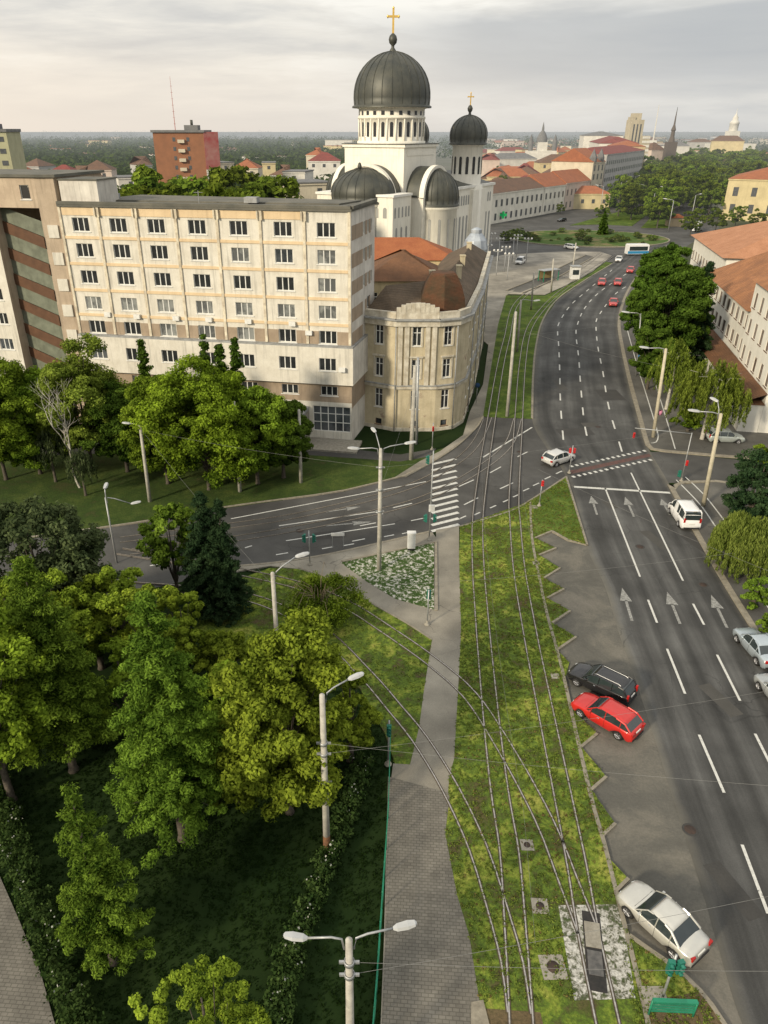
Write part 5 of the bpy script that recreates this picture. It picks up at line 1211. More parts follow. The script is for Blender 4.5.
town(dsc[0][1], A0+dv*-.12, A0+dv*.40, 16, 11.5, 4, 6, 1, (1.2,6.3), 4.6, ww=(1.6,2.6), gable=True)
town(dsc[1][1], A0+dv*.405, A0+dv*.60, 15, 11.5, 5, 6, 0, (1.2,6.3), 4.4, ww=(1.5,2.5), gable=True)
town(dsc[2][1], A0+dv*.605, A0+dv*.85, 15, 12, 5, 5, 0, (1.2,6.5), 4.4, ww=(1.5,2.6), gable=True)
t = town('tall narrow pale green house with gabled towers at the avenue corner', A0+dv*.86, A0+dv*.99, 22, 20, 6, 0, 0, (2,7,12,16), 4.0, ww=(1.5,2.6), gable=True)
for s_ in (1.5, 11): mb = MB(); mb.M = Matrix.Translation((s_, 1, 20)); mb.lathe([(1.8,0),(1.8,2),(0,6)], 6, smooth=False); mb.build('turret', T_H[3], t)
ax = Vector(q(612,193)); ay = Vector(q(650,166))
town('grey five storey balcony block along the avenue behind the corner gables', A0+dv*1.0+Vector((2,6)), Vector((176,505)), 22, 23, 3, 3, 2, (2,6,10,14,18), 5.0, ww=(2.6,1.8), cat='apartment block', name='apartment_block')
town('ochre narrow house wedged after the grey balcony block', Vector((177,507)), Vector((184,540)), 20, 25, 3, 4, 0, (3,8,13,18), 5, ww=(1.6,2.2))
town('pale four storey block with dark red roof further along the avenue', Vector((186,545)), Vector((206,640)), 26, 26, 4, 1, 2, (3,8,13,18), 6, ww=(2.2,2.2), cat='apartment block', name='apartment_block')
town('white block with curved grey roof edge near the ochre tower', Vector((208,650)), Vector((226,730)), 30, 30, 3, 1, 3, (5,12,19), 7, ww=(3,2.5), cat='apartment block', name='apartment_block')
def fh(x, y, Y): return (xat(x, y, Y), Y)
# second rows of roofs behind the shop fronts: (px x0, x1, eave row, distance, wall, roof, height of roof)
roofs = [(484,515,213,375,0,0),(500,540,206,400,1,1),(515,575,199,420,2,0),(545,590,199,400,2,1),(575,610,196,430,2,0),(492,512,200,430,3,0),(530,600,192,460,1,0),(560,610,186,480,3,2),(600,640,181,520,0,2),(612,655,178,560,3,2),(590,640,172,620,0,1),
  (495,540,159,640,1,3),(540,580,163,560,2,1),(484,505,176,500,0,0),(505,520,180,480,4,1),(548,562,180,520,1,2),(562,590,174,560,0,0),(583,606,170,600,4,1),(520,545,176,520,3,2),(605,625,150,900,1,3),(575,600,152,850,0,0),(560,572,150,820,4,0),(548,556,152,800,2,0),
  (500,530,151,900,1,2),(620,648,158,760,0,1),(484,500,160,620,5,2),(652,668,150,700,5,1),(668,690,146,820,1,3),(690,712,142,1000,3,1),(712,740,141,900,2,1),(640,655,140,1300,1,1),(590,610,142,1200,3,3)]
for i, (x0, x1, ye, Y, wi, ri) in enumerate(roofs):
    z = max(5, zat(ye, Y)); a = (xat(x0, ye, Y), Y); b = (xat(x1, ye, Y), Y+rnd.uniform(-12, 12)); L = x1-x0
    town(f'{HN[wi]} {"long" if L > 38 else "short" if L < 20 else "mid-sized"} house with {TN[ri]} roof '+['two rows behind the shop fronts','over the shop roofs','in the roof cluster by the pale green gables','on the near side of the ochre tower','out towards the horizon'][min(4, int((Y-370)/110))],
         a, b, rnd.uniform(12, 20), z, rnd.uniform(3, 6), wi, ri, (z-3.2,) if Y < 600 else None, 6, ww=(1.6,2), group='town houses behind the shop fronts')
taken = []
for i in range(400):
    Y = rnd.uniform(375, 900); xp = rnd.uniform(484, 640 if Y > 620 else 566); X = (xp-CX)*(Y*CP+HC*SP)/FPX
    if any(abs(X-a) < 20 and abs(Y-b) < 22 for a, b in taken) or len(taken) > 62: continue
    taken.append((X, Y)); wi, ri = rnd.choice((0,1,2,4,5,6)), rnd.choice((0,0,0,1,1,2))
    town('tiled roof town house in the dense quarter between the shop fronts and the ochre tower', (X, Y), (X+rnd.uniform(12, 26), Y+rnd.uniform(-9, 9)), rnd.uniform(10, 16), rnd.uniform(6, 10), rnd.uniform(3, 5), wi, ri, (2.6,) if Y < 480 else None, 5, ww=(1.4,1.8), group='tiled roof houses of the dense quarter')
for i in range(60):
    Y = rnd.uniform(380, 1100); xp = rnd.uniform(484, 600); far_tree('town_tree', 'green tree standing among the town roofs', (xp-CX)*(Y*CP+HC*SP)/FPX, Y-12, rnd.uniform(6, 11), 'trees among the town roofs')
# far yellow house at the picture edge
t = town('yellow historic house with tiled hip roof and grey mansard at the picture edge', fh(724,203,335), (215,300), 40, 16, 6, 2, 0, (3,9.5), 7, ww=(2,3.4), cat='house')
mb = MB(); mb.box(18,-.6,16,60,12,19.5); mb.build('mansard', T_H[3], t)
# landmark towers on the skyline
t = thing('office_tower', 'ochre and white concrete tower rising over the avenue roofs', 'tower', (*fh(628,145,640), 0))
mb = MB(); mb.box(0,0,0,10,12,41); mb.box(10,-1,0,16,11,30); mb.box(1.5,2,41,8,9,45.5); mb.box(.5,.5,41,3,11,43); mb.build('wall', mat('tower_concrete', (.46,.41,.30), haze=True, scale=.2, streak=.4), t)
mb = MB()
for k in range(9): mb.box(10.2,-1.2,4+k*3,16.2,-1.02,5.6+k*3)
mb.build('balcony_band', M_H[1], t)
for k in range(3): mb = MB(); mb.box(2+k*2.6,-.05,10,3.1+k*2.6,-.01,38); mb.build('window_strip', M_WFAR, t)
X, Y = fh(670,150,700); t = thing('church_spire', 'slender dark brown pointed church spire on the skyline', 'spire', (X, Y, 0))
mb = MB(); mb.box(-4,-4,0,4,4,25); mb.lathe([(3,25),(1.8,29),(1.6,33),(2.2,34),(.8,38),(.5,44),(0,50)], 8, smooth=False); mb.build('steeple', mat('spire_brown', (.11,.09,.075), haze=True), t)
X, Y = fh(729,150,950); t = thing('city_hall_tower', 'pale stepped clock tower with a pointed dome on the skyline', 'tower', (X, Y, 0))
mb = MB(); mb.box(-26,-8,0,26,8,20); mb.box(-6,-6,0,6,6,33); mb.lathe([(5,33),(5,40),(5.6,40.5),(4.5,43),(3,44),(3,46.5),(1.5,49),(.5,51),(0,57)], 10); mb.build('wall', M_H[1], t)
X, Y = fh(541,150,760); t = thing('domed_church', 'far white church with a grey cupola and two side turrets', 'church', (X, Y, 0))
mb = MB(); mb.box(-13,-8,0,13,8,17); mb.box(-4,-7,17,4,3,24); mb.build('wall', M_H[1], t); mb = MB(); mb.lathe([(5,24),(5,27),(3.2,31),(1.2,33.5),(1,36),(0,41)], 10); mb.lathe([(2.2,17),(2.2,25),(0,31)], 8, (11,-5)); mb.lathe([(2.2,17),(2.2,25),(0,31)], 8, (-11,-5)); mb.build('cupola', T_H[3], t)
X, Y = fh(652,148,900); t = thing('radio_mast', 'thin pale mast beside the ochre tower', 'mast', (X, Y, 0)); mb = MB(); mb.tube([(0,0,0),(0,0,58)], [1.2,.3], 5); mb.build('mast', M_H[1], t)
X, Y = fh(672,140,820); t = thing('lattice_mast', 'thin dark lattice mast behind the brown spire', 'mast', (X, Y, 0)); mb = MB(); mb.tube([(0,0,0),(0,0,54)], [1.4,.2], 5); mb.build('mast', M_COP, t)
# brick tower block
Yb = 300; xb0, xb1 = -75.5, -57; M_BRICK = mat('brick_red', (.27,.118,.058), (.22,.098,.05), scale=.4, haze=True)
t = thing('brick_tower_block', 'red brick ten storey tower block with balcony stack and red billboard wall', 'apartment block', (xb0, Yb, 0)); W_ = xb1-xb0
mb = MB(); mb.box(0,0,0,W_,14,33.2); mb.build('wall', M_BRICK, t); mb = MB(); mb.box(-.6,-.6,33.2,W_+.4,14.5,34.0); mb.box(11,3,34,16,8,35.6); mb.build('roof', T_H[3], t)
mb = MB(); mb.M = Matrix.Translation((W_, -.2, 0)) @ Matrix.Rotation(.35, 4, 'Z'); mb.box(.02,0,0,5.2,10,21); mb.build('wall', M_H[1], t)
mb = MB(); mb.M = Matrix.Translation((W_, -.2, 0)) @ Matrix.Rotation(.35, 4, 'Z'); mb.box(.03,-.1,21.01,5.3,10,33.4); mb.build('billboard', mat('billboard_red', (.28,.05,.05), (.33,.16,.14), scale=.3, haze=True), t)
for k in range(9):
    z = 5+k*3.1; mb = MB(); mb.box(9.0,-1.1,z,11.4,-.02,z+1.1); mb.build('balcony', M_H[0], t)
    for x in (7.5, 12.6): use(fwin(1.0,1.3), 'window', t, (x, -.03, z+.5))
    for q_ in (1.2, 2.9): use(fwin(.8,1.3), 'window', t, (W_+q_*.94, -.3+q_*.35, z+.4), .35) if z < 20 else None
mb = MB(); mb.tube([(7.5,4,34),(7.5,4,51)], [.14,.05], 5)
for k in range(1, 8): mb.tube([(7.1,4,34+k*2),(7.9,4,34+k*2)], .05, 3)
mb.build('aerial', mat('mast_red', (.45,.16,.13), haze=True), t)
mb = MB(); mb.tube([(13.5,5,35.6),(13.5,5,37.3)], .5, 8); mb.build('tank', M_COP, t)
# pale tower block at the picture edge
t = thing('pale_tower_block', 'pale yellow tower block with window bands cut by the picture edge', 'apartment block', (-114.5, 235, 0), .12)
mb = MB(); mb.box(0,0,0,13,14,33.5); mb.box(13,3,0,17,12,20); mb.build('wall', mat('pale_yellow_block', (.42,.41,.26), (.36,.35,.22), scale=.4, haze=True, streak=.3), t)
mb = MB(); mb.box(-.4,-.4,33.5,13.3,14.3,34.3); mb.box(5,3,34.3,10,8,35.6); mb.build('roof', T_H[3], t)
for k in range(9):
    for x in (1.8,5,8.2,11.2): use(fwin(1.7,1.3), 'window', t, (x, -.03, 31-k*3.1))
# low houses behind the block and around the woodland
low = [(40,78,176,330,0,2,'low barn like house with long dark red roof'),(62,82,178,300,1,1,'white gabled house by the dark red roof'),(80,110,170,380,5,1,'brown roofed villa near the brick tower'),(118,140,178,330,1,3,'low pale workshop with flat roof'),(138,150,165,430,3,1,'brown roofed house touching the brick tower'),
  (217,232,163,420,0,3,'small cream cube house right of the billboard'),(232,258,168,400,0,0,'cream villa with orange roof'),(262,275,163,430,2,3,'small yellow house before the woodland'),(283,305,172,330,1,3,'white flat roofed workshop'),(270,290,175,360,3,1,'grey shed between the villa and the workshop'),(308,340,161,430,1,2,'white hall with dark red roof'),(285,330,184,240,0,3,'cream flat roofed wing right behind the block'),
  (20,42,166,480,3,1,'small grey house behind the pale tower block'),(5,30,173,380,0,0,'cream house at the foot of the pale tower block'),(325,352,140,1100,1,3,'far white slab blocks above the woodland'),(345,356,143,1000,0,3,'far cream slab by the main dome'),(306,322,155,500,0,0,'small orange roofed house before the dome')]
for x0, x1, ye, Y, wi, ri, lb in low:
    z = max(4, zat(ye, Y)); town(lb, (xat(x0, ye, Y), Y), (xat(x1, ye, Y), Y+rnd.uniform(-6, 6)), 14, z, 4, wi, ri, (z-3,) if Y < 500 else None, 5, ww=(1.5,1.6), flat=ri == 3)
# scatter of the far town: individual houses in a band out to the horizon
DIRS = ['beyond the pale tower block','past the brick tower','in the gap beyond the main dome','on the plain behind the domed church','behind the ochre tower','past the avenue crowns','by the city hall','beyond the yellow house']
for i in range(150):
    Y = rnd.uniform(700, 2600); xp = rnd.uniform(470, 775) if rnd.random() < .8 else rnd.uniform(0, 350); X = (xp-CX)*(Y*CP+HC*SP)/FPX
    wi, ri = rnd.randrange(6), rnd.choice((0,0,1,1,2,3)); L = rnd.uniform(10, 45); h_ = rnd.choice((5,6,7,9,12,16))
    town(f'{HN[wi]} far house with {TN[ri]} roof {DIRS[min(7, int(xp/97))]}', (X, Y), (X+L, Y+rnd.uniform(-15, 15)), rnd.uniform(10, 18), h_, 0 if h_ > 11 else rnd.uniform(2.5, 4.5), wi, ri, group='houses of the far town', flat=h_ > 11)
# ------------------------------------------------------------ vehicles
def paint(name, c, metal=.2, rough=.32): return mat('paint_'+name, c, tuple(x*.93 for x in c), rough=rough, metal=metal, coat=.7, scale=2)
M_TYRE = mat('tyre', (.02,.02,.02), rough=.9); M_RIM = mat('rim', (.42,.42,.43), rough=.35, metal=.7)
M_CGL = mat('car_glass', (.02,.03,.032), (.03,.04,.042), rough=.06, spec=.8); M_BLK = mat('black_plastic', (.025,.025,.026), rough=.6)
M_HL = mat('headlight', (.6,.62,.62), rough=.12, spec=.8); M_TL = mat('tail_light', (.42,.015,.012), rough=.25); M_PL = mat('number_plate', (.7,.7,.66), rough=.5); M_CHR = mat('chrome_trim', (.6,.6,.6), rough=.2, metal=.9)
# side profiles: fractions along the length from the nose; heights in metres
KIND = dict(
 sedan=dict(W=1.74, H=1.47, top=[(0,.62),(.02,.72),(.10,.83),(.27,.93),(.34,.95),(.80,.99),(.84,1.01),(.97,.98),(.995,.90),(1,.62)], cab=[(.27,.93),(.40,1.40),(.47,1.46),(.62,1.46),(.70,1.40),(.84,1.0)], post=[.335,.53,.72]),
 hatch=dict(W=1.76, H=1.46, top=[(0,.60),(.02,.72),(.10,.84),(.27,.93),(.34,.95),(.85,1.02),(.95,1.0),(.985,.92),(1,.62)], cab=[(.27,.93),(.41,1.39),(.48,1.45),(.72,1.44),(.86,1.37),(.96,1.0)], post=[.34,.56,.80]),
 wagon=dict(W=1.80, H=1.50, top=[(0,.60),(.02,.73),(.10,.85),(.26,.94),(.33,.96),(.88,1.03),(.96,1.02),(.985,.92),(1,.62)], cab=[(.26,.94),(.38,1.40),(.45,1.47),(.82,1.47),(.90,1.42),(.97,1.02)], post=[.32,.52,.73]),
 van=dict(W=1.92, H=1.95, top=[(0,.70),(.01,.85),(.07,1.0),(.19,1.12),(.25,1.15),(.9,1.2),(.97,1.2),(.99,1.1),(1,.6)], cab=[(.17,1.1),(.29,1.78),(.36,1.92),(.85,1.93),(.95,1.88),(.985,1.18)], post=[.24,.42,.70]))
def interp(tab, x):
    if x <= tab[0][0]: return tab[0][1]
    for (a, b), (c, d) in zip(tab, tab[1:]):
        if x <= c: return b+(d-b)*(x-a)/(c-a)
    return tab[-1][1]
def car(name, label, cat, kind, pm, front, rear, Lc=None, z=ZM-.005, roofrail=False, hires=True, group=None, van_windows=True):
    k = KIND[kind]; a, b = Vector(at(*front)), Vector(at(*rear)); d = (a-b); L = Lc or d.length; c = (a+b)/2; W = k['W']; hd = atan2(d.y, d.x)
    t = thing(name, label, cat, (c.x, c.y, z), hd, group)
    X = lambda f: L/2-f*L
    def hw(f): e = min(f/.10, 1); e2 = min((1-f)/.10, 1); return W/2*(.80+.20*sin(pi/2*min(e, 1)))*(.86+.14*sin(pi/2*e2))
    fr_near = c.length < 75
    axl = (.19, .80) if kind != 'van' else (.18, .79); wr = .315
    st = sorted({0,.012,.03,.06,.10,.15,.19,.23,.27,.34,.42,.5,.58,.66,.74,.80,.84,.88,.92,.96,.985,1}); mb = MB(); vs = []; ring = 13
    for f in st:
        zt = interp(k['top'], f); w_ = hw(f); zb = .22 if .03 < f < .97 else .30
        arch = 0
        for a_ in axl:
            dx = abs(X(f)-X(a_))
            if dx < .36: arch = max(arch, sqrt(.36**2-dx*dx))
        zs_ = max(zb, .30+arch*.9) if arch else zb
        sec = [(-w_*.90, zs_), (-w_*1.0, zs_+(zt-zs_)*.22), (-w_*1.015, zs_+(zt-zs_)*.55), (-w_*.985, zt-(zt-zs_)*.16), (-w_*.93, zt-.03), (-w_*.55, zt+.012), (0, zt+.022)]
        sec += [(-y, zz) for y, zz in sec[-2::-1]]
        vs += [(X(f), y, zz) for y, zz in sec]
    fs = [(i*ring+j, (i+1)*ring+j, (i+1)*ring+j+1, i*ring+j+1) for i in range(len(st)-1) for j in range(ring-1)]
    fs += [tuple(range(ring)), tuple((len(st)-1)*ring+j for j in range(ring))[::-1]]
    mb.add(vs, fs, 0, True)
    fl = MB(); fl.box(X(.96), -W/2*.82, .2, X(.04), W/2*.82, .5); 
    # greenhouse: glass shell with painted roof and posts
    cb = k['cab']; n = 9; gl = MB(); rings = []
    f0, f1 = cb[0][0], cb[-1][0]; zbelt = lambda f: interp(k['top'], f)-.02
    fsamp = sorted({f for f, _ in cb}|set(k['post'])|{cb[2][0]+.08, (cb[2][0]+cb[3][0])/2})
    G_, R_ = [], []
    def inset(f, zz): return hw(f)*(.955-.16*max(0, (zz-zbelt(f)))/(.5 if kind != 'van' else .8))
    ztop = lambda f: interp(cb, f)
    for f in fsamp: 
        G_.append([(X(f), -inset(f, zbelt(f)), min(zbelt(f), ztop(f))), (X(f), -inset(f, ztop(f)), ztop(f)), (X(f), inset(f, ztop(f)), ztop(f)), (X(f), inset(f, zbelt(f)), min(zbelt(f), ztop(f)))])
    g2 = MB(); v = [p for r_ in G_ for p in r_]
    ff = []
    for i in range(len(G_)-1):
        for s_ in (0, 1, 2): ff.append((i*4+s_, (i+1)*4+s_, (i+1)*4+s_+1, i*4+s_+1))
    g2.add(v, ff); 
    body = mb.build('body', pm, t); fl.build('underbody', M_BLK, t)
    gm = g2.build('window_glass', M_CGL, t)
    # roof panel between windscreen head and rear head
    r0, r1 = cb[1][0]+(.02 if kind != 'van' else .03), cb[-2][0]+.012
    m = MB(); v = []; fl_ = [r0+(r1-r0)*i/8 for i in range(9)]
    for f in fl_:
        zz = ztop(f); w_ = inset(f, zz)+.012; v += [(X(f), -w_, zz-.05), (X(f), -w_*.97, zz+.012), (X(f), -w_*.6, zz+.035), (X(f), 0, zz+.045), (X(f), w_*.6, zz+.035), (X(f), w_*.97, zz+.012), (X(f), w_, zz-.05)]
    m.add(v, [(i*7+j, (i+1)*7+j, (i+1)*7+j+1, i*7+j+1) for i in range(8) for j in range(6)]+[(0,1,2,3,4,5,6), tuple(56+j for j in range(7))[::-1]], 0, True)
    # posts
    for sy in (-1, 1):
        for i, f in enumerate(k['post']):
            zt_ = ztop(f); 
            m.tube([(X(f), sy*(inset(f, zbelt(f))+.006), zbelt(f)-.01), (X(f), sy*(inset(f, zt_)+.006), zt_)], .028, 4)
        m.tube([(X(cb[0][0]), sy*inset(cb[0][0], zbelt(cb[0][0])), cb[0][1]), (X(cb[1][0]), sy*inset(cb[1][0], cb[1][1]), cb[1][1]), (X(cb[2][0]), sy*inset(cb[2][0], cb[2][1]), cb[2][1])], .035, 5)
        m.tube([(X(cb[-3][0]), sy*inset(cb[-3][0], cb[-3][1]), cb[-3][1]), (X(cb[-2][0]), sy*inset(cb[-2][0], cb[-2][1]), cb[-2][1]), (X(cb[-1][0]), sy*inset(cb[-1][0], cb[-1][1]), cb[-1][1])], .055 if kind == 'sedan' else .06, 5)
        if kind in ('van',):  # solid rear quarter
            fa, fb = .44, .955; m.add([(X(fa), sy*(inset(fa, zbelt(fa))+.012), zbelt(fa)), (X(fb), sy*(inset(fb, zbelt(fb))+.012), zbelt(fb)), (X(fb), sy*(inset(fb, ztop(fb))+.012), ztop(fb)-.02), (X(fa), sy*(inset(fa, ztop(fa))+.012), ztop(fa)-.02)], [(0,1,2,3)])
    m.build('roof', pm, t)
    for a_ in axl:
        for sy in (-1, 1):
            wm = MB(); y0 = sy*(W/2-.19); y1 = sy*(W/2+.0); prof = [(0,0),(wr*.9,0),(wr,.03),(wr,.16),(wr*.92,.19)]
            wm.M = Matrix.Translation((X(a_), y0, wr)) @ Matrix.Rotation(-sy*pi/2, 4, 'X'); wm.lathe(prof+[(wr*.66,.19),(wr*.66,.15),(0,.15)], 20); wo = wm.build('wheel', M_TYRE, t)
            rm = MB(); rm.M = wm.M; rm.lathe([(wr*.68,.186),(wr*.6,.19),(wr*.55,.165)], 16)
            for q_ in range(5): a1 = 2*pi*q_/5; rm.tube([(0,0,.175),(wr*.62*cos(a1),wr*.62*sin(a1),.18)], .035, 4)
            rm.build('rim', M_RIM, wo)
            am = MB(); am.M = Matrix.Translation((X(a_), sy*(W/2-.10), wr+.01)) @ Matrix.Rotation(-sy*pi/2, 4, 'X'); am.lathe([(0,0),(wr+.055,0),(wr+.055,.02)], 20); am.build('wheel_arch', M_BLK, t)
    zf = interp(k['top'], .03)
    for sy in (-1, 1):
        h = MB(); y = sy*hw(.03)*.74; h.M = Matrix.Translation((X(.028), y, zf-.12)) @ Matrix.Rotation(sy*.35, 4, 'Z'); h.box(-.12,-.17,-.07,.05,.17,.07); h.build('headlight', M_HL, t)
        h = MB(); y = sy*hw(.985)*.86; zr = interp(k['top'], .97)-.14
        if kind in ('wagon', 'van'): h.box(X(.995)-.02, y-.07, zr-.15, X(.97)+.0, y+.09, zr+.28)
        else: h.box(X(.998)-.025, y-.15, zr-.10, X(.965), y+.09, zr+.09)
        h.build('tail_light', M_TL, t)
        h = MB(); f = cb[0][0]+.07; h.M = Matrix.Translation((X(f), sy*(hw(f)+.07), zbelt(f)+.06)); h.box(-.06,-.10,-.06,.06,.10,.07); h.build('mirror', pm if kind != 'van' else M_BLK, t)
        h = MB(); f = .52; h.tube([(X(.46), sy*hw(.46)*1.02, .82),(X(.49), sy*hw(.49)*1.02, .82)], .018, 4); h.build('door_handle', M_CHR, t)
    if L < 5 and fr_near:
        for sy in (-1, 1):
            h = MB()
            for f in k['post'][:2]+[k['post'][-1]]:
                h.tube([(X(f+.012), sy*hw(f)*1.02, .34), (X(f+.012), sy*(hw(f)*1.018), .62), (X(f+.006), sy*hw(f)*.99, zbelt(f)-.03)], .008, 4, caps=False)
            h.build('door_seam', M_BLK, t)
        h = MB(); zz_ = zbelt(.25); h.tube([(X(.24), -hw(.24)*.8, interp(k['top'], .24)+.0), (X(.245), 0, interp(k['top'], .245)+.028), (X(.24), hw(.24)*.8, interp(k['top'], .24)+.0)], .008, 4, caps=False); h.build('bonnet_seam', M_BLK, t)
    h = MB(); h.box(X(.995)-.03, -.26, .72, X(.99)+.02, .26, .83); h.build('number_plate', M_PL, t)
    h = MB(); h.box(X(.01)-.03, -.36, .50, X(0)+.02, .36, .64); h.box(X(.01)-.03, -.5, .30, X(0)+.015, .5, .42); h.build('grille', M_BLK, t)
    h = MB(); h.box(X(1)-.04, -hw(1)*.9, .30, X(.985)+.02, hw(1)*.9, .42); h.build('bumper', M_BLK, t)
    if roofrail:
        for sy in (-1, 1): h = MB(); h.tube([(X(.42), sy*.56, 1.46),(X(.45), sy*.56, 1.53),(X(.80), sy*.55, 1.53),(X(.84), sy*.55, 1.47)], .022, 5); h.build('roof_rail', M_CHR, t)
    return t
def by_wheels(wf, wr, W):
    """nose and tail pixels of a car from the two near side wheel contact points"""
    a, b = Vector(at(*wf)), Vector(at(*wr)); d = (a-b); wb = d.length; d /= wb; L = wb/.61; c = (a+b)/2+Vector((d.y, -d.x))*(W/2-.08); f = c+d*(L*.495); r = c-d*(L*.505)
    def P(p): fw = p.y*CP+HC*SP; return (CX+FPX*p.x/fw, CY+FPX*(-p.y*SP+HC*CP)/fw)
    return P(f), P(r), L
P_SIL = paint('champagne', (.58,.57,.52), .45, .3); P_RED = paint('red', (.52,.022,.018), .1); P_BLK = paint('black', (.018,.018,.02), .2, .25); P_BLU = paint('ice_blue', (.42,.48,.52), .45, .3); P_WHT = paint('white', (.75,.75,.74), 0); P_GRY = paint('grey', (.40,.42,.42), .4); P_RED2 = paint('far_red', (.45,.04,.035), 0)
car('parked_car', 'champagne silver sedan parked nose in to the last sawtooth kerb', 'car', 'sedan', P_SIL, *by_wheels((626.5,916), (672,958.5), 1.74))
car('parked_car', 'bright red hatchback parked beside the black estate car', 'car', 'hatch', P_RED, *by_wheels((579.7,717), (617,739.5), 1.76))
car('parked_car', 'black estate car with roof rails beside the red hatchback', 'car', 'wagon', P_BLK, *by_wheels((576,686), (613,704.5), 1.8), roofrail=True)
car('sedan', 'ice blue sedan pulled up at the footway kerb', 'car', 'sedan', P_BLU, (741,636), (772,671), 4.3)
car('sedan', 'silver car cut by the picture edge behind the ice blue sedan', 'car', 'sedan', P_GRY, (764,684), (798,722), 4.3)
car('van', 'white van stopped near the footway by the willow', 'van', 'van', P_WHT, (674,508), (692,534), 4.5)
car('sedan', 'light silver hatchback crossing the junction behind the bicycle crossing', 'car', 'hatch', P_GRY if False else P_BLU if False else paint('silver_white', (.60,.60,.58), .3), (572,458), (544,467), 4.1)
car('parked_car', 'silver green estate parked by the school shrubs', 'car', 'wagon', paint('silver_green', (.42,.46,.44), .35), (744,442), (704,441), 4.3)
for lb, kd, pm, f, r in (('red car in the middle lane leaving the curve','hatch',P_RED2,(600,290),(603,280)),('red car in the outer lane side by side with another red car','hatch',P_RED2,(616,290),(619,280)),('red car with pale bonnet nearest the dark trees','sedan',P_RED2,(612,311),(614,300)),
        ('red car farthest up the boulevard','hatch',P_RED2,(627,277),(633,268)),('white car behind the group of red cars','sedan',P_WHT,(615,266),(622,257)),('long white car circling the roundabout','wagon',P_WHT,(580,250),(562,248)),
        ('dark car rounding the square before the shop fronts','hatch',P_BLK,(557,222),(566,221)),('white delivery van parked on the plaza','van',P_WHT,(516,266),(524,262))):
    a, b = Vector(at(*f)), Vector(at(*r)); cc = (a+b)/2; car('van' if kd == 'van' else 'distant_car', lb, 'van' if kd == 'van' else 'car', kd, pm, f, r, 4.7)
def bus(label, c, hd, colm, stripem, L=11.5):
    t = thing('bus', label, 'bus', (*at(*c), .03), hd); mb = MB(); mb.box(-L/2,-1.25,.4,L/2,1.25,3.05); mb.box(-L/2+.2,-1.15,3.05,L/2-.2,1.15,3.2); mb.build('body', colm, t)
    mb = MB(); 
    for sy in (-1.262, 1.262): mb.box(-L/2+.4, min(sy, sy*.99), 1.4, L/2-.4, max(sy, sy*.99), 2.6)
    mb.box(L/2+.001,-1.1,1.2,L/2+.02,1.1,2.7); mb.build('window_glass', M_CGL, t)
    mb = MB()
    for sy in (-1.26, 1.26): mb.box(-L/2+.01, min(sy, sy*.99), .5, L/2-.01, max(sy, sy*.99), 1.3)
    mb.build('stripe', stripem, t)
    for x in (-L*.3, L*.3):
        for sy in (-1.1, 1.1): w_ = MB(); w_.M = Matrix.Translation((x, sy-.1, .48)) @ Matrix.Rotation(-pi/2, 4, 'X'); w_.lathe([(0,0),(.48,0),(.48,.25),(0,.25)], 14); w_.build('wheel', M_TYRE, t)
bus('short white and blue bus crossing where the boulevard meets the square', (636,255), radians(4), P_WHT, paint('bus_blue', (.03,.22,.42), 0), 6.5)
bus('white bus waiting under the avenue trees beyond the school', (697,231), radians(60), P_WHT, P_GRY, 9)
# ------------------------------------------------------------ poles, lamps, signals
M_POLE = mat('spun_concrete', (.50,.48,.42), (.34,.32,.28), scale=2.2, streak=.6, fine=.3, bump=.15)
M_POLEY = mat('pale_yellow_pole', (.56,.51,.38), (.42,.38,.28), scale=2.2, streak=.5, fine=.3)
M_GALV = mat('galvanised', (.42,.43,.43), (.3,.31,.31), rough=.5, metal=.5, scale=6); M_WHITEP = mat('white_enamel', (.7,.7,.68), rough=.5); M_LAMP = mat('lamp_shell', (.46,.47,.47), (.38,.39,.39), rough=.4); M_GREEN = mat('signal_green', (.02,.17,.12), (.015,.12,.09), rough=.5); M_RUSTY = mat('rust_stain', (.22,.11,.05), (.12,.06,.035), scale=4)
M_SRED = mat('signal_red', (.55,.03,.03), rough=.4); M_SBLUE = mat('sign_blue', (.03,.2,.45), rough=.5); M_WIRE = mat('wire', (.20,.20,.19), rough=.6)
def lamphead(mb, p, d, s=1):
    d = Vector((d[0], d[1], 0)).normalized(); n = Vector((-d.y, d.x, 0)); p = Vector(p)
    for (x0, w0, h0), (x1, w1, h1) in zip([(-.05,.06,.05),(.12,.16,.09),(.55,.19,.10),(.85,.14,.06)], [(.12,.16,.09),(.55,.19,.10),(.85,.14,.06),(.92,.05,.02)]):
        v = []
        for x_, w_, h_ in ((x0,w0,h0),(x1,w1,h1)):
            for sy, sz in ((-1,-.35),(1,-.35),(.7,1),(-.7,1)): v.append(p+d*x_*s+n*w_*sy*s+Vector((0,0,h_*sz*s+x_*.12*s)))
        mb.add(v, [(0,1,5,4),(1,2,6,5),(2,3,7,6),(3,0,4,7)]); 
    mb.add([p+d*.92*s+n*.05*a*s+Vector((0,0,.12*s+b*s)) for a, b in ((-1,0),(1,0),(.7,.02),(-.7,.02))], [(0,1,2,3)])
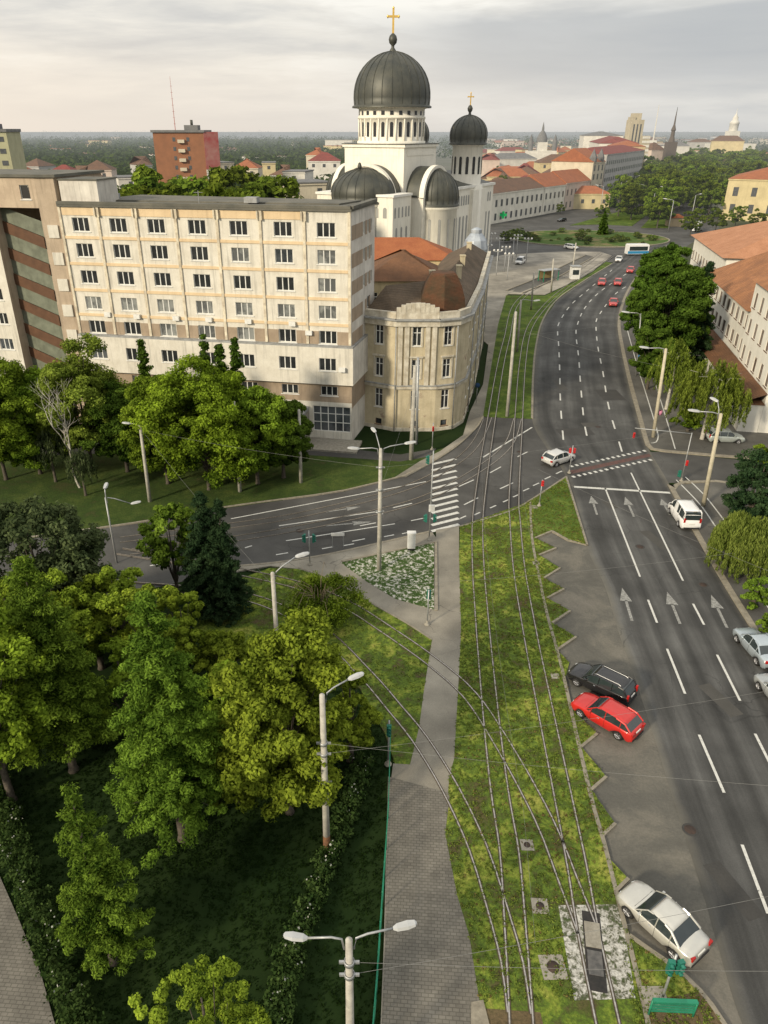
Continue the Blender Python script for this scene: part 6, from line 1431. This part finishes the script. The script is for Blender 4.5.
def pole(label, X, Y, h, arms=(), r0=.19, r1=.12, m=None, lean=(0,0), name='lamp_pole', cat='street lamp', stain=False, z=0, clamps=()):
    t = thing(name, label, cat, (X, Y, z)); m = m or M_POLE; T = Vector((lean[0], lean[1], h))
    mb = MB(); mb.tube([(0,0,-.1), T*.5, T], [r0, (r0+r1)/2, r1], 14); mb.lathe([(r1,0),(r1*.6,.06),(0,.08)], 10, (T.x, T.y)); 
    for i in range(len(mb.v)-30, len(mb.v)): mb.v[i] = (mb.v[i][0], mb.v[i][1], mb.v[i][2]+h)
    mb.build('post', m, t)
    for zc2 in clamps:
        c = T*(zc2/h); mb = MB(); mb.lathe([(r1+.04,zc2-.09),(r1+.06,zc2-.09),(r1+.06,zc2+.09),(r1+.04,zc2+.09)], 12, (c.x, c.y)); mb.box(c.x-r1-.22, c.y-.04, zc2-.05, c.x+r1+.22, c.y+.04, zc2+.05); mb.build('clamp', M_GALV, t)
    if stain: mb = MB(); mb.tube([(0,0,.02),(T.x*.1,T.y*.1,h*.13)], [r0+.006, r0-.002], 14, caps=False); mb.build('rust_stain', M_RUSTY, t)
    for (ang, ln, rise, s_) in arms:
        d = Vector((cos(ang), sin(ang), 0)); b = T+Vector((0,0,-.5)); mb = MB(); p1 = T+d*(r1+.12)+Vector((0,0,.02)); e = T+d*ln+Vector((0,0,rise))
        mb.tube([b+d*(r1+.04), p1, p1.lerp(e, .3)+Vector((0,0,.08)), e], .035*s_+.01, 8); am = mb.build('arm', M_GALV, t)
        mb = MB(); lamphead(mb, e, d, s_); mb.build('lamp_head', M_LAMP, am)
    return t
def base_top(b, ytop): X, Y = at(*b); return X, Y, zat(ytop, Y)
def dir_to(b, px_head, ztop):
    X, Y = b; return None
X, Y, h = base_top((379,571), 449)
pole('tall concrete lamp pole with three lamp arms standing in the white flower bed', X, Y, h, [(pi*1.04,1.75,.12,1.0),(radians(8),1.95,.35,1.0),(radians(110),1.2,1.0,.9)], .21, .14, clamps=(h-1.6,h-3.6,h-5.6))
c_pole = (X, Y, h)
X, Y, h = base_top((327,853), 695)
pole('single arm concrete lamp pole with rusty foot in the park lawn', X, Y, h, [(radians(25),1.35,.45,.85)], .19, .13, stain=True, clamps=(h-3.0,h-3.7,h-5.6)); p_pole = (X, Y, h)
hh = 10.6; X, Y = at(349, 940, hh)
pole('double arm concrete lamp pole at the bottom picture edge', X, Y, hh, [(radians(176),1.4,-.05,.82),(radians(10),1.5,.22,.82)], .19, .12, clamps=(hh-1.2,hh-1.9)); b_pole = (X, Y, hh)
X, Y = at(272.5, 573, 8.6); pole('short looking lamp pole rising out of the weeping bush', X, Y, 8.6, [(radians(20),1.6,.9,1.0)], .17, .13); d_pole = (X, Y, 8.6)
X, Y, h = base_top((117,563), 498); pole('narrow steel street lamp with an upright head behind the yellow green trees', X, Y, h, [(radians(95),.3,.75,1.0),(radians(15),2.0,-2.0+1.2,.9)], .09, .06, M_GALV)
def leanpole(label, b, top, h, **k):
    X, Y = at(*b); x2, y2 = at(top[0], top[1], h); return pole(label, X, Y, h, lean=(max(-1.6, min(1.6, x2-X)), max(-1.5, min(1.5, y2-Y))), **k)
h = zat(425, at(150,502)[1]); leanpole('concrete tram pole with a short lamp among the block trees', (150,502), (140,425), h, arms=[(pi,.9,.15,.9)], r0=.2, r1=.14)
h = zat(402, at(240,492)[1]); leanpole('plain concrete tram pole under the largest green crown', (240,492), (234,402), h, r0=.2, r1=.14, name='tram_pole', cat='pole')
h = zat(410, at(301,483)[1]); leanpole('plain concrete tram pole near the block entrance', (301,483), (299,410), h, r0=.2, r1=.14, name='tram_pole', cat='pole')
h = zat(365, at(411,460)[1]); leanpole('thick concrete tram pole before the corner house', (411,460), (415,366), h, r0=.26, r1=.19, name='tram_pole', cat='pole'); X,Y = at(411,460); k_pole = (X, Y, h)
h = zat(358, at(417,444)[1]); leanpole('steel grey tram pole just behind the thick concrete one', (416.5,444), (418,358), h, r0=.17, r1=.15, m=M_GALV, name='tram_pole', cat='pole')
h = zat(312, at(507,417)[1]); leanpole('concrete tram pole standing between the tracks at the near end of the grass strip', (507,417), (516,312), h, r0=.24, r1=.16, name='tram_pole', cat='pole', m=M_POLE); s_pole = (*at(507,417), h)
h = zat(300, at(518,352)[1]); leanpole('tram pole with one lamp arm behind the near one on the grass strip', (517,352), (521,300), h, arms=[(0,2.0,-5,1)] if False else [(radians(5),2.2,-.2,1.2)], r0=.2, r1=.15, name='lamp_pole')
h = zat(272, at(531,310)[1]); leanpole('pale concrete pole at the bend of the grass strip', (531,310), (534,273), h, r0=.22, r1=.16, name='tram_pole', cat='pole')
h = zat(258, at(551,293)[1]); leanpole('pale concrete pole beside the tram stop shelter', (551,293), (555,260), h, r0=.22, r1=.16, name='tram_pole', cat='pole')
h = zat(243, at(572,276)[1]); leanpole('pale concrete pole at the far end of the grass strip', (572,276), (576,243), h, r0=.22, r1=.16, name='tram_pole', cat='pole')
h = zat(349, at(653,438)[1]); leanpole('leaning pale pole with a pink band and one arm between road and cycle lane', (653,438), (666,349), h, arms=[(pi,2.0,.1,1.3)], r0=.24, r1=.16, m=M_POLEY)
X, Y = at(653,438); mb = MB(); mb.lathe([(.255,3.0),(.26,3.0),(.26,3.5),(.255,3.5)], 14, (X+.35, Y+.25)); tag(mb.build('pink_poster', mat('pink_paper', (.62,.25,.38))), 'pink paper wrapped round the leaning pale pole', 'poster')
h = zat(414, at(703,507)[1]); leanpole('leaning pale pole with two lamp arms beside the white van', (703,507), (721,414), h, arms=[(pi,2.1,.25,1.25),(radians(110),.7,1.0,1.1)], r0=.23, r1=.16, m=M_POLEY); r_pole = (*at(703,507), h)
h = zat(314, at(636,376)[1]); leanpole('slim steel lamp with traffic signs at the far part of the cycle lane', (636,376), (641,314), h, arms=[(pi,1.7,.2,1.4)], r0=.13, r1=.09, m=M_GALV); X, Y = at(636,376)
for z_, m_, lb, nm in ((3.3, M_SBLUE, 'round blue sign on the slim steel lamp', 'road_sign'), (4.4, M_SRED, 'red and white sign above the blue one on the slim steel lamp', 'road_sign'), (7.0, M_LAMP, 'white box fixed high on the slim steel lamp', 'control_box')):
    t = thing(nm, lb, 'sign' if nm == 'road_sign' else 'box', (X+.1, Y-.25, z_)); mb = MB()
    if nm == 'road_sign': mb.M = Matrix.Rotation(pi/2, 4, 'X'); mb.lathe([(0,0),(.45,0),(.45,.04),(0,.04)], 20); mb.build('disc', m_, t); mb = MB(); mb.M = Matrix.Rotation(pi/2, 4, 'X'); mb.lathe([(0,.05),(.2,.05)], 14); mb.build('symbol', M_LAMP, t)
    else: mb.box(-.3,-.2,-.4,.3,.1,.4); mb.build('box', m_, t)
# far lamps: double globes on the plaza and arms on the avenue
for i, (x, y) in enumerate(((496,276),(504,272),(512,262),(498,262),(490,256),(516,258),(526,262),(486,270),(507,280))):
    X, Y = at(x, y); t = thing('plaza_lamp', 'grey lamp post with a cluster of pale globes on the plaza', 'street lamp', (X, Y, .1), 0, 'globe lamps on the plaza')
    mb = MB(); mb.tube([(0,0,0),(0,0,6.2)], [.12,.08], 6); mb.tube([(-1,0,6),(1,0,6)], .05, 4); mb.build('post', M_LAMP, t)
    for dx in (-1, 0, 1): mb = MB(); mb.lathe([(0,6.05),(.25,6.15),(.3,6.35),(.2,6.55),(0,6.6)], 8, (dx, 0)); mb.build('globe', M_WHITEP, t)
for i, (x, y, a_) in enumerate(((668,232,2.6),(690,225,.6),(703,216,2.6),(716,212,.4),(640,210,2.8),(618,206,.3),(664,214,2.8),(600,212,2.6),(632,198,.5),(650,222,.5))):
    X, Y = at(x, y); pole('grey avenue lamp with one long arm beyond the roundabout', X, Y, 11, [(a_,2.4,.3,1.6)], .16, .1, M_GALV)['group'] = 'avenue lamps beyond the roundabout'
def signal(label, b, h, heads, base=True, arm=None, m=M_GALV, colour=None, z=ZP):
    """heads: (height, dx, dy, facing angle)"""
    X, Y = at(*b); t = thing('traffic_light', label, 'traffic light', (X, Y, z))
    mb = MB(); mb.tube([(0,0,0),(0,0,h)], .055, 8)
    if arm: mb.tube([(0,0,h-.1),(arm[0],arm[1],h+.15)], .045, 6)
    mb.build('post', m, t)
    if base: mb = MB(); mb.lathe([(.22,0),(.22,.08),(.1,.14),(.09,.35),(.055,.4)], 10); mb.build('base', M_CONC, t)
    for z_, dx, dy, f, col in heads:
        hd = MB(); hd.M = Matrix.Translation((dx, dy, z_)) @ Matrix.Rotation(f, 4, 'Z') @ Matrix.Scale(.62 if col is M_SRED else .8, 4); hd.box(-.02,-.17,0,.2,.17,.95)
        for k_ in range(3): hd.tube([(.2,0,.16+k_*.31),(.36,0,.13+k_*.31)], .12, 8, caps=False)
        o = hd.build('signal_head', col, t)
        ln = MB(); ln.M = hd.M
        for k_ in range(3): ln.M = hd.M @ Matrix.Translation((.21,0,.16+k_*.31)) @ Matrix.Rotation(pi/2, 4, 'Y'); ln.lathe([(0,0),(.1,0)], 10)
        ln.build('lens', M_BLK, o)
    return t
G2 = M_GREEN
signal('tall green traffic light with upper and lower heads beside the zebra crossing', (429,541), zat(452, at(429,541)[1]), [(zat(465,at(429,541)[1]),-.35,0,pi,G2),(zat(523,at(429,541)[1]),-.3,0,pi,G2),(zat(523,at(429,541)[1]),.3,0,0,G2)])
X, Y = at(429,541); tag((lambda m: m.build('control_box', M_WHITEP))((lambda m: (m.box(X-.18,Y-.25,3.2,X+.35,Y-.08,3.85), m)[1])(MB())), 'white box on the tall green traffic light post', 'box')
signal('short green traffic light on the kerb of the cross street', (310,566), zat(532, at(310,566)[1]), [(2.3,-.3,0,pi,G2),(2.3,.3,0,0,G2)])
signal('single green signal at the point of the flower bed', (427,626), 3.2, [(2.3,.0,.1,radians(60),G2)])
signal('short traffic light with red shade on the slab in the grass tip', (539,507), zat(481, at(539,507)[1]), [(2.3,.0,-.1,radians(-60),M_SRED)])
signal('red shaded traffic light at the tip of the lawn by the bicycle crossing', (569,474), 3.3, [(2.4,.15,0,0,M_SRED),(2.4,-.15,0,pi,M_SRED)])
ys_ = at(681,482)[1]; hz_ = zat(434, ys_); xx_ = xat(638,432,ys_)-at(681,482)[0]
signal('tall traffic light with a long arm reaching over the boulevard', (681,482), hz_, [(1.9,.1,-.1,radians(-80),M_SRED),(hz_-.9,xx_,.9,radians(-100),M_SRED),(.5,-.25,0,pi,G2)], arm=(xx_,1.0))
signal('green traffic light in the grass by the bottom railing', (659,1008), 3.7, [(2.7,-.16,-.05,radians(-100),G2),(2.7,.2,-.05,radians(-75),G2)])
signal('green signal at the end of the green fence', (388,766), 3.5, [(2.5,.0,-.05,radians(-90),G2)])
signal('small red topped signal on the lawn before the corner house', (432,450), 3.4, [(2.4,0,-.1,radians(-90),M_SRED)], z=.06)
X, Y = at(476,404); t = thing('road_sign', 'round blue sign on a thin post on the footway by the corner house', 'sign', (X, Y, ZP)); mb = MB(); mb.tube([(0,0,0),(0,0,2.9)], .04, 6); mb.build('post', M_GALV, t); mb = MB(); mb.M = Matrix.Translation((0,-.06,2.6)) @ Matrix.Rotation(pi/2, 4, 'X'); mb.lathe([(0,0),(.35,0),(.35,.03),(0,.03)], 18); mb.build('disc', mat('sign_dark_blue', (.02,.06,.14)), t)
# control cabinet and beam in the flower bed
X, Y = at(411,551); t = thing('control_cabinet', 'white control cabinet at the edge of the flower bed', 'cabinet', (X, Y, ZP)); mb = MB(); mb.box(-.35,-.22,.25,.35,.22,1.75); mb.box(-.4,-.27,1.75,.4,.27,1.84); mb.build('box', M_WHITEP, t); mb = MB(); mb.box(-.3,-.2,0,.3,.2,.25); mb.build('plinth', M_BLK, t); mb = MB(); mb.box(-.3,-.235,.35,.3,-.222,1.65); mb.build('door', mat('cabinet_door', (.55,.56,.55)), t)
X, Y = at(338,549); t = thing('street_name_sign', 'low white plate on two posts by the zebra side kerb', 'sign', (X, Y, ZP)); mb = MB(); mb.tube([(-.5,0,0),(-.5,0,1.5)], .03, 5); mb.tube([(.5,0,0),(.5,0,1.5)], .03, 5); mb.build('post', M_GALV, t); mb = MB(); mb.box(-.6,-.03,1.25,.6,.03,1.55); mb.build('plate', M_WHITEP, t)
# ------------------------------------------------------------ green fence, railing
l = smooth_line(px((390,748),(388,820),(384,880),(380,940),(376,1000),(372,1050),(369,1100)), 2.4); t = thing('mesh_fence', 'green wire mesh fence between the park lawn and the footpath', 'fence', (l[0].x, l[0].y, 0))
M_FGR = mat('fence_green', (.02,.23,.13), (.015,.16,.09), rough=.5); o0 = l[0]; L3 = [Vector((p.x-o0.x, p.y-o0.y, 0)) for p in l]
for p in L3: mb = MB(); mb.tube([p, p+Vector((0,0,1.45))], .035, 6); mb.build('post', M_FGR, t)
mb = MB()
for z_ in (.08, 1.35): mb.tube([p+Vector((0,0,z_)) for p in L3], .028, 5)
mb.build('rail', M_FGR, t); mb = MB()
for z_ in [.2+.16*k for k in range(7)]: mb.tube([p+Vector((0,0,z_)) for p in L3], .006, 3)
for a_, b_ in zip(L3, L3[1:]):
    for k in range(14): p = a_.lerp(b_, k/14); mb.tube([p+Vector((0,0,.08)), p+Vector((0,0,1.35))], .005, 3)
mb.build('mesh', M_FGR, t)
a_, b_ = at3(648,1016,0), at3(692,1018,0); d = b_-a_; t = thing('railing', 'green slatted railing at the bottom edge beside the green traffic light', 'railing', (a_.x, a_.y, ZP), atan2(d.y, d.x)); L_ = d.length; mb = MB()
for x in (0, L_): mb.tube([(x,0,0),(x,0,1.05)], .05, 6)
mb.build('post', M_FGR, t); mb = MB()
for k in range(5): mb.box(0,-.03+k*.001,.25+k*.18,L_,.03,.31+k*.18)
mb.box(0,-.09,1.03,L_,.09,1.09); mb.build('slats', M_FGR, t)
a_ = at3(640,1012,ZP); t = thing('concrete_slab_block', 'pale concrete footing under the green traffic light', 'footing', (at(655,1000)[0], at(655,1000)[1], ZP)); mb = MB(); mb.box(-.55,-.45,-.02,.5,.5,.035); mb.build('slab', M_CONC, t)
# kiosk, shelter on the platform
X, Y = at(574,279); t = thing('kiosk', 'white narrow kiosk on the tram platform', 'kiosk', (X, Y, .1)); mb = MB(); mb.box(-1.1,-1,0,1.1,1,3.0); mb.build('wall', M_WHITEP, t); mb = MB(); mb.box(-1.3,-1.2,3.0,1.3,1.2,3.2); mb.build('roof', M_GALV, t); mb = MB(); mb.box(-.8,-1.03,1.1,.8,-1.005,2.3); mb.build('window', M_CGL, t)
X, Y = at(548,281); t = thing('tram_shelter', 'dark green framed tram stop shelter with amber seat wall', 'shelter', (X, Y, .1), .5); mb = MB()
for x in (-2.4, 2.4): mb.box(x-.08,-1,0,x+.08,-.85,2.6); mb.box(x-.08,.85,0,x+.08,1,2.6)
mb.build('frame', M_FGR, t); mb = MB(); mb.box(-2.7,-1.2,2.6,2.7,1.2,2.75); mb.build('roof', M_GALV, t); mb = MB(); mb.box(-2.3,.86,.3,2.3,.92,2.4); mb.build('back_panel', mat('amber_panel', (.35,.26,.12)), t); mb = MB(); mb.box(-2,.3,.45,2,.7,.55); mb.build('bench', M_BLK, t)
X, Y = at(690,223); 
for i, (x, y, lb) in enumerate(((674,226,'small red roofed kiosk by the avenue crossing'),)):
    X, Y = at(x, y); t = thing('kiosk', lb, 'kiosk', (X, Y, 0)); mb = MB(); mb.box(-3,-2,0,3,2,3.2); mb.build('wall', M_H[4], t); mb = MB(); hip(mb,-3,-2,3,2,3.2,1.3); mb.build('roof', T_OR, t)
# platform kerbs and plaza steps
kerb(smooth_line(px((507,291),(540,277.5),(585,256)), 3), .3, .3, 'platform_edge'); kerb(smooth_line(px((522,294),(550,282),(593,258)), 3), .3, .3, 'platform_edge')
kerb([Vector(at(588,238.5))+Vector((27.5*cos(a), 22.2*sin(a))) for a in [2*pi*k/60 for k in range(61)]], .5, .3)
# green pharmacy cross sign on the shop front, bins
X, Y = at(502,223); t = thing('shop_sign', 'bright green sign on the shop front', 'sign', (X, Y-1.2, 3.2)); mb = MB(); mb.box(-.5,-.1,-1.4,.5,.1,1.4); mb.box(-1.4,-.1,-.5,-.501,.1,.5); mb.box(.501,-.1,-.5,1.4,.1,.5); mb.build('cross_panel', mat('pharmacy_green', (.02,.5,.15)), t)
# ------------------------------------------------------------ overhead wires
def wire(label, a, b, sag=.25, r=.006, grp=None, pts=None):
    a, b = Vector(a), Vector(b); P = pts or [a.lerp(b, k/10)-Vector((0,0,sag*4*(k/10)*(1-k/10))) for k in range(11)]
    o = P[0].copy() if hasattr(P[0], 'copy') else Vector(P[0]); mb = MB(); mb.tube([Vector(p)-o for p in P], r, 4, caps=False); w_ = mb.build('overhead_wire', M_WIRE); w_.location = o; tag(w_, label, 'wire', grp); return w_
for l_, lb in ((tl1, 'contact wire above the tram track closest to the brick footpath'), (tl2, 'contact wire above the tram track by the sawtooth kerbs')):
    wire(lb, (0,0,0), (0,0,0), pts=[Vector((p.x, p.y, 5.6)) for p in l_[::6]], r=.005)
def P_(p, z): return (p[0], p[1], z)
fr = [(p_pole, p_pole[2]-3.0, (26,22.5), 8.2),(p_pole, p_pole[2]-3.7, (27,30.5), 8.4),(b_pole, b_pole[2]-1.2, (24,15), 8.5),(b_pole, b_pole[2]-1.9, (25,20), 8.0),(c_pole, c_pole[2]-1.6, r_pole, r_pole[2]-1),(c_pole, c_pole[2]-3.6, k_pole, k_pole[2]-2.5),(c_pole, c_pole[2]-1.6, at(150,502), 8),(s_pole, s_pole[2]-2, at(653,438), 9),(k_pole, k_pole[2]-1.5, s_pole, s_pole[2]-1.2),(d_pole, 7.6, at(150,502), 8.3),(at(636,376), 9, s_pole, s_pole[2]-3),
      ((2.5,40),7.8,(26,44),7.8),((16,60),7,(30,38),8)]
WL = ['from the single arm lamp pole across the rails','lower of the pair from the single arm lamp pole','from the double arm lamp pole across the path','lower of the pair from the double arm lamp pole','from the three arm pole over the parking bays to the van side pole','from the three arm pole to the thick pole by the corner house','from the three arm pole above the cross street','from the strip pole over the boulevard to the pink banded pole','between the thick pole and the strip pole','from the bush pole over the cross street','from the signed steel lamp to the strip pole','straight across the middle of the track field','diagonally over the parking bays']
for (a, za, b, zb), lb in zip(fr, WL): wire('span wire '+lb, P_(a, za), P_(b, zb), .3, .007)
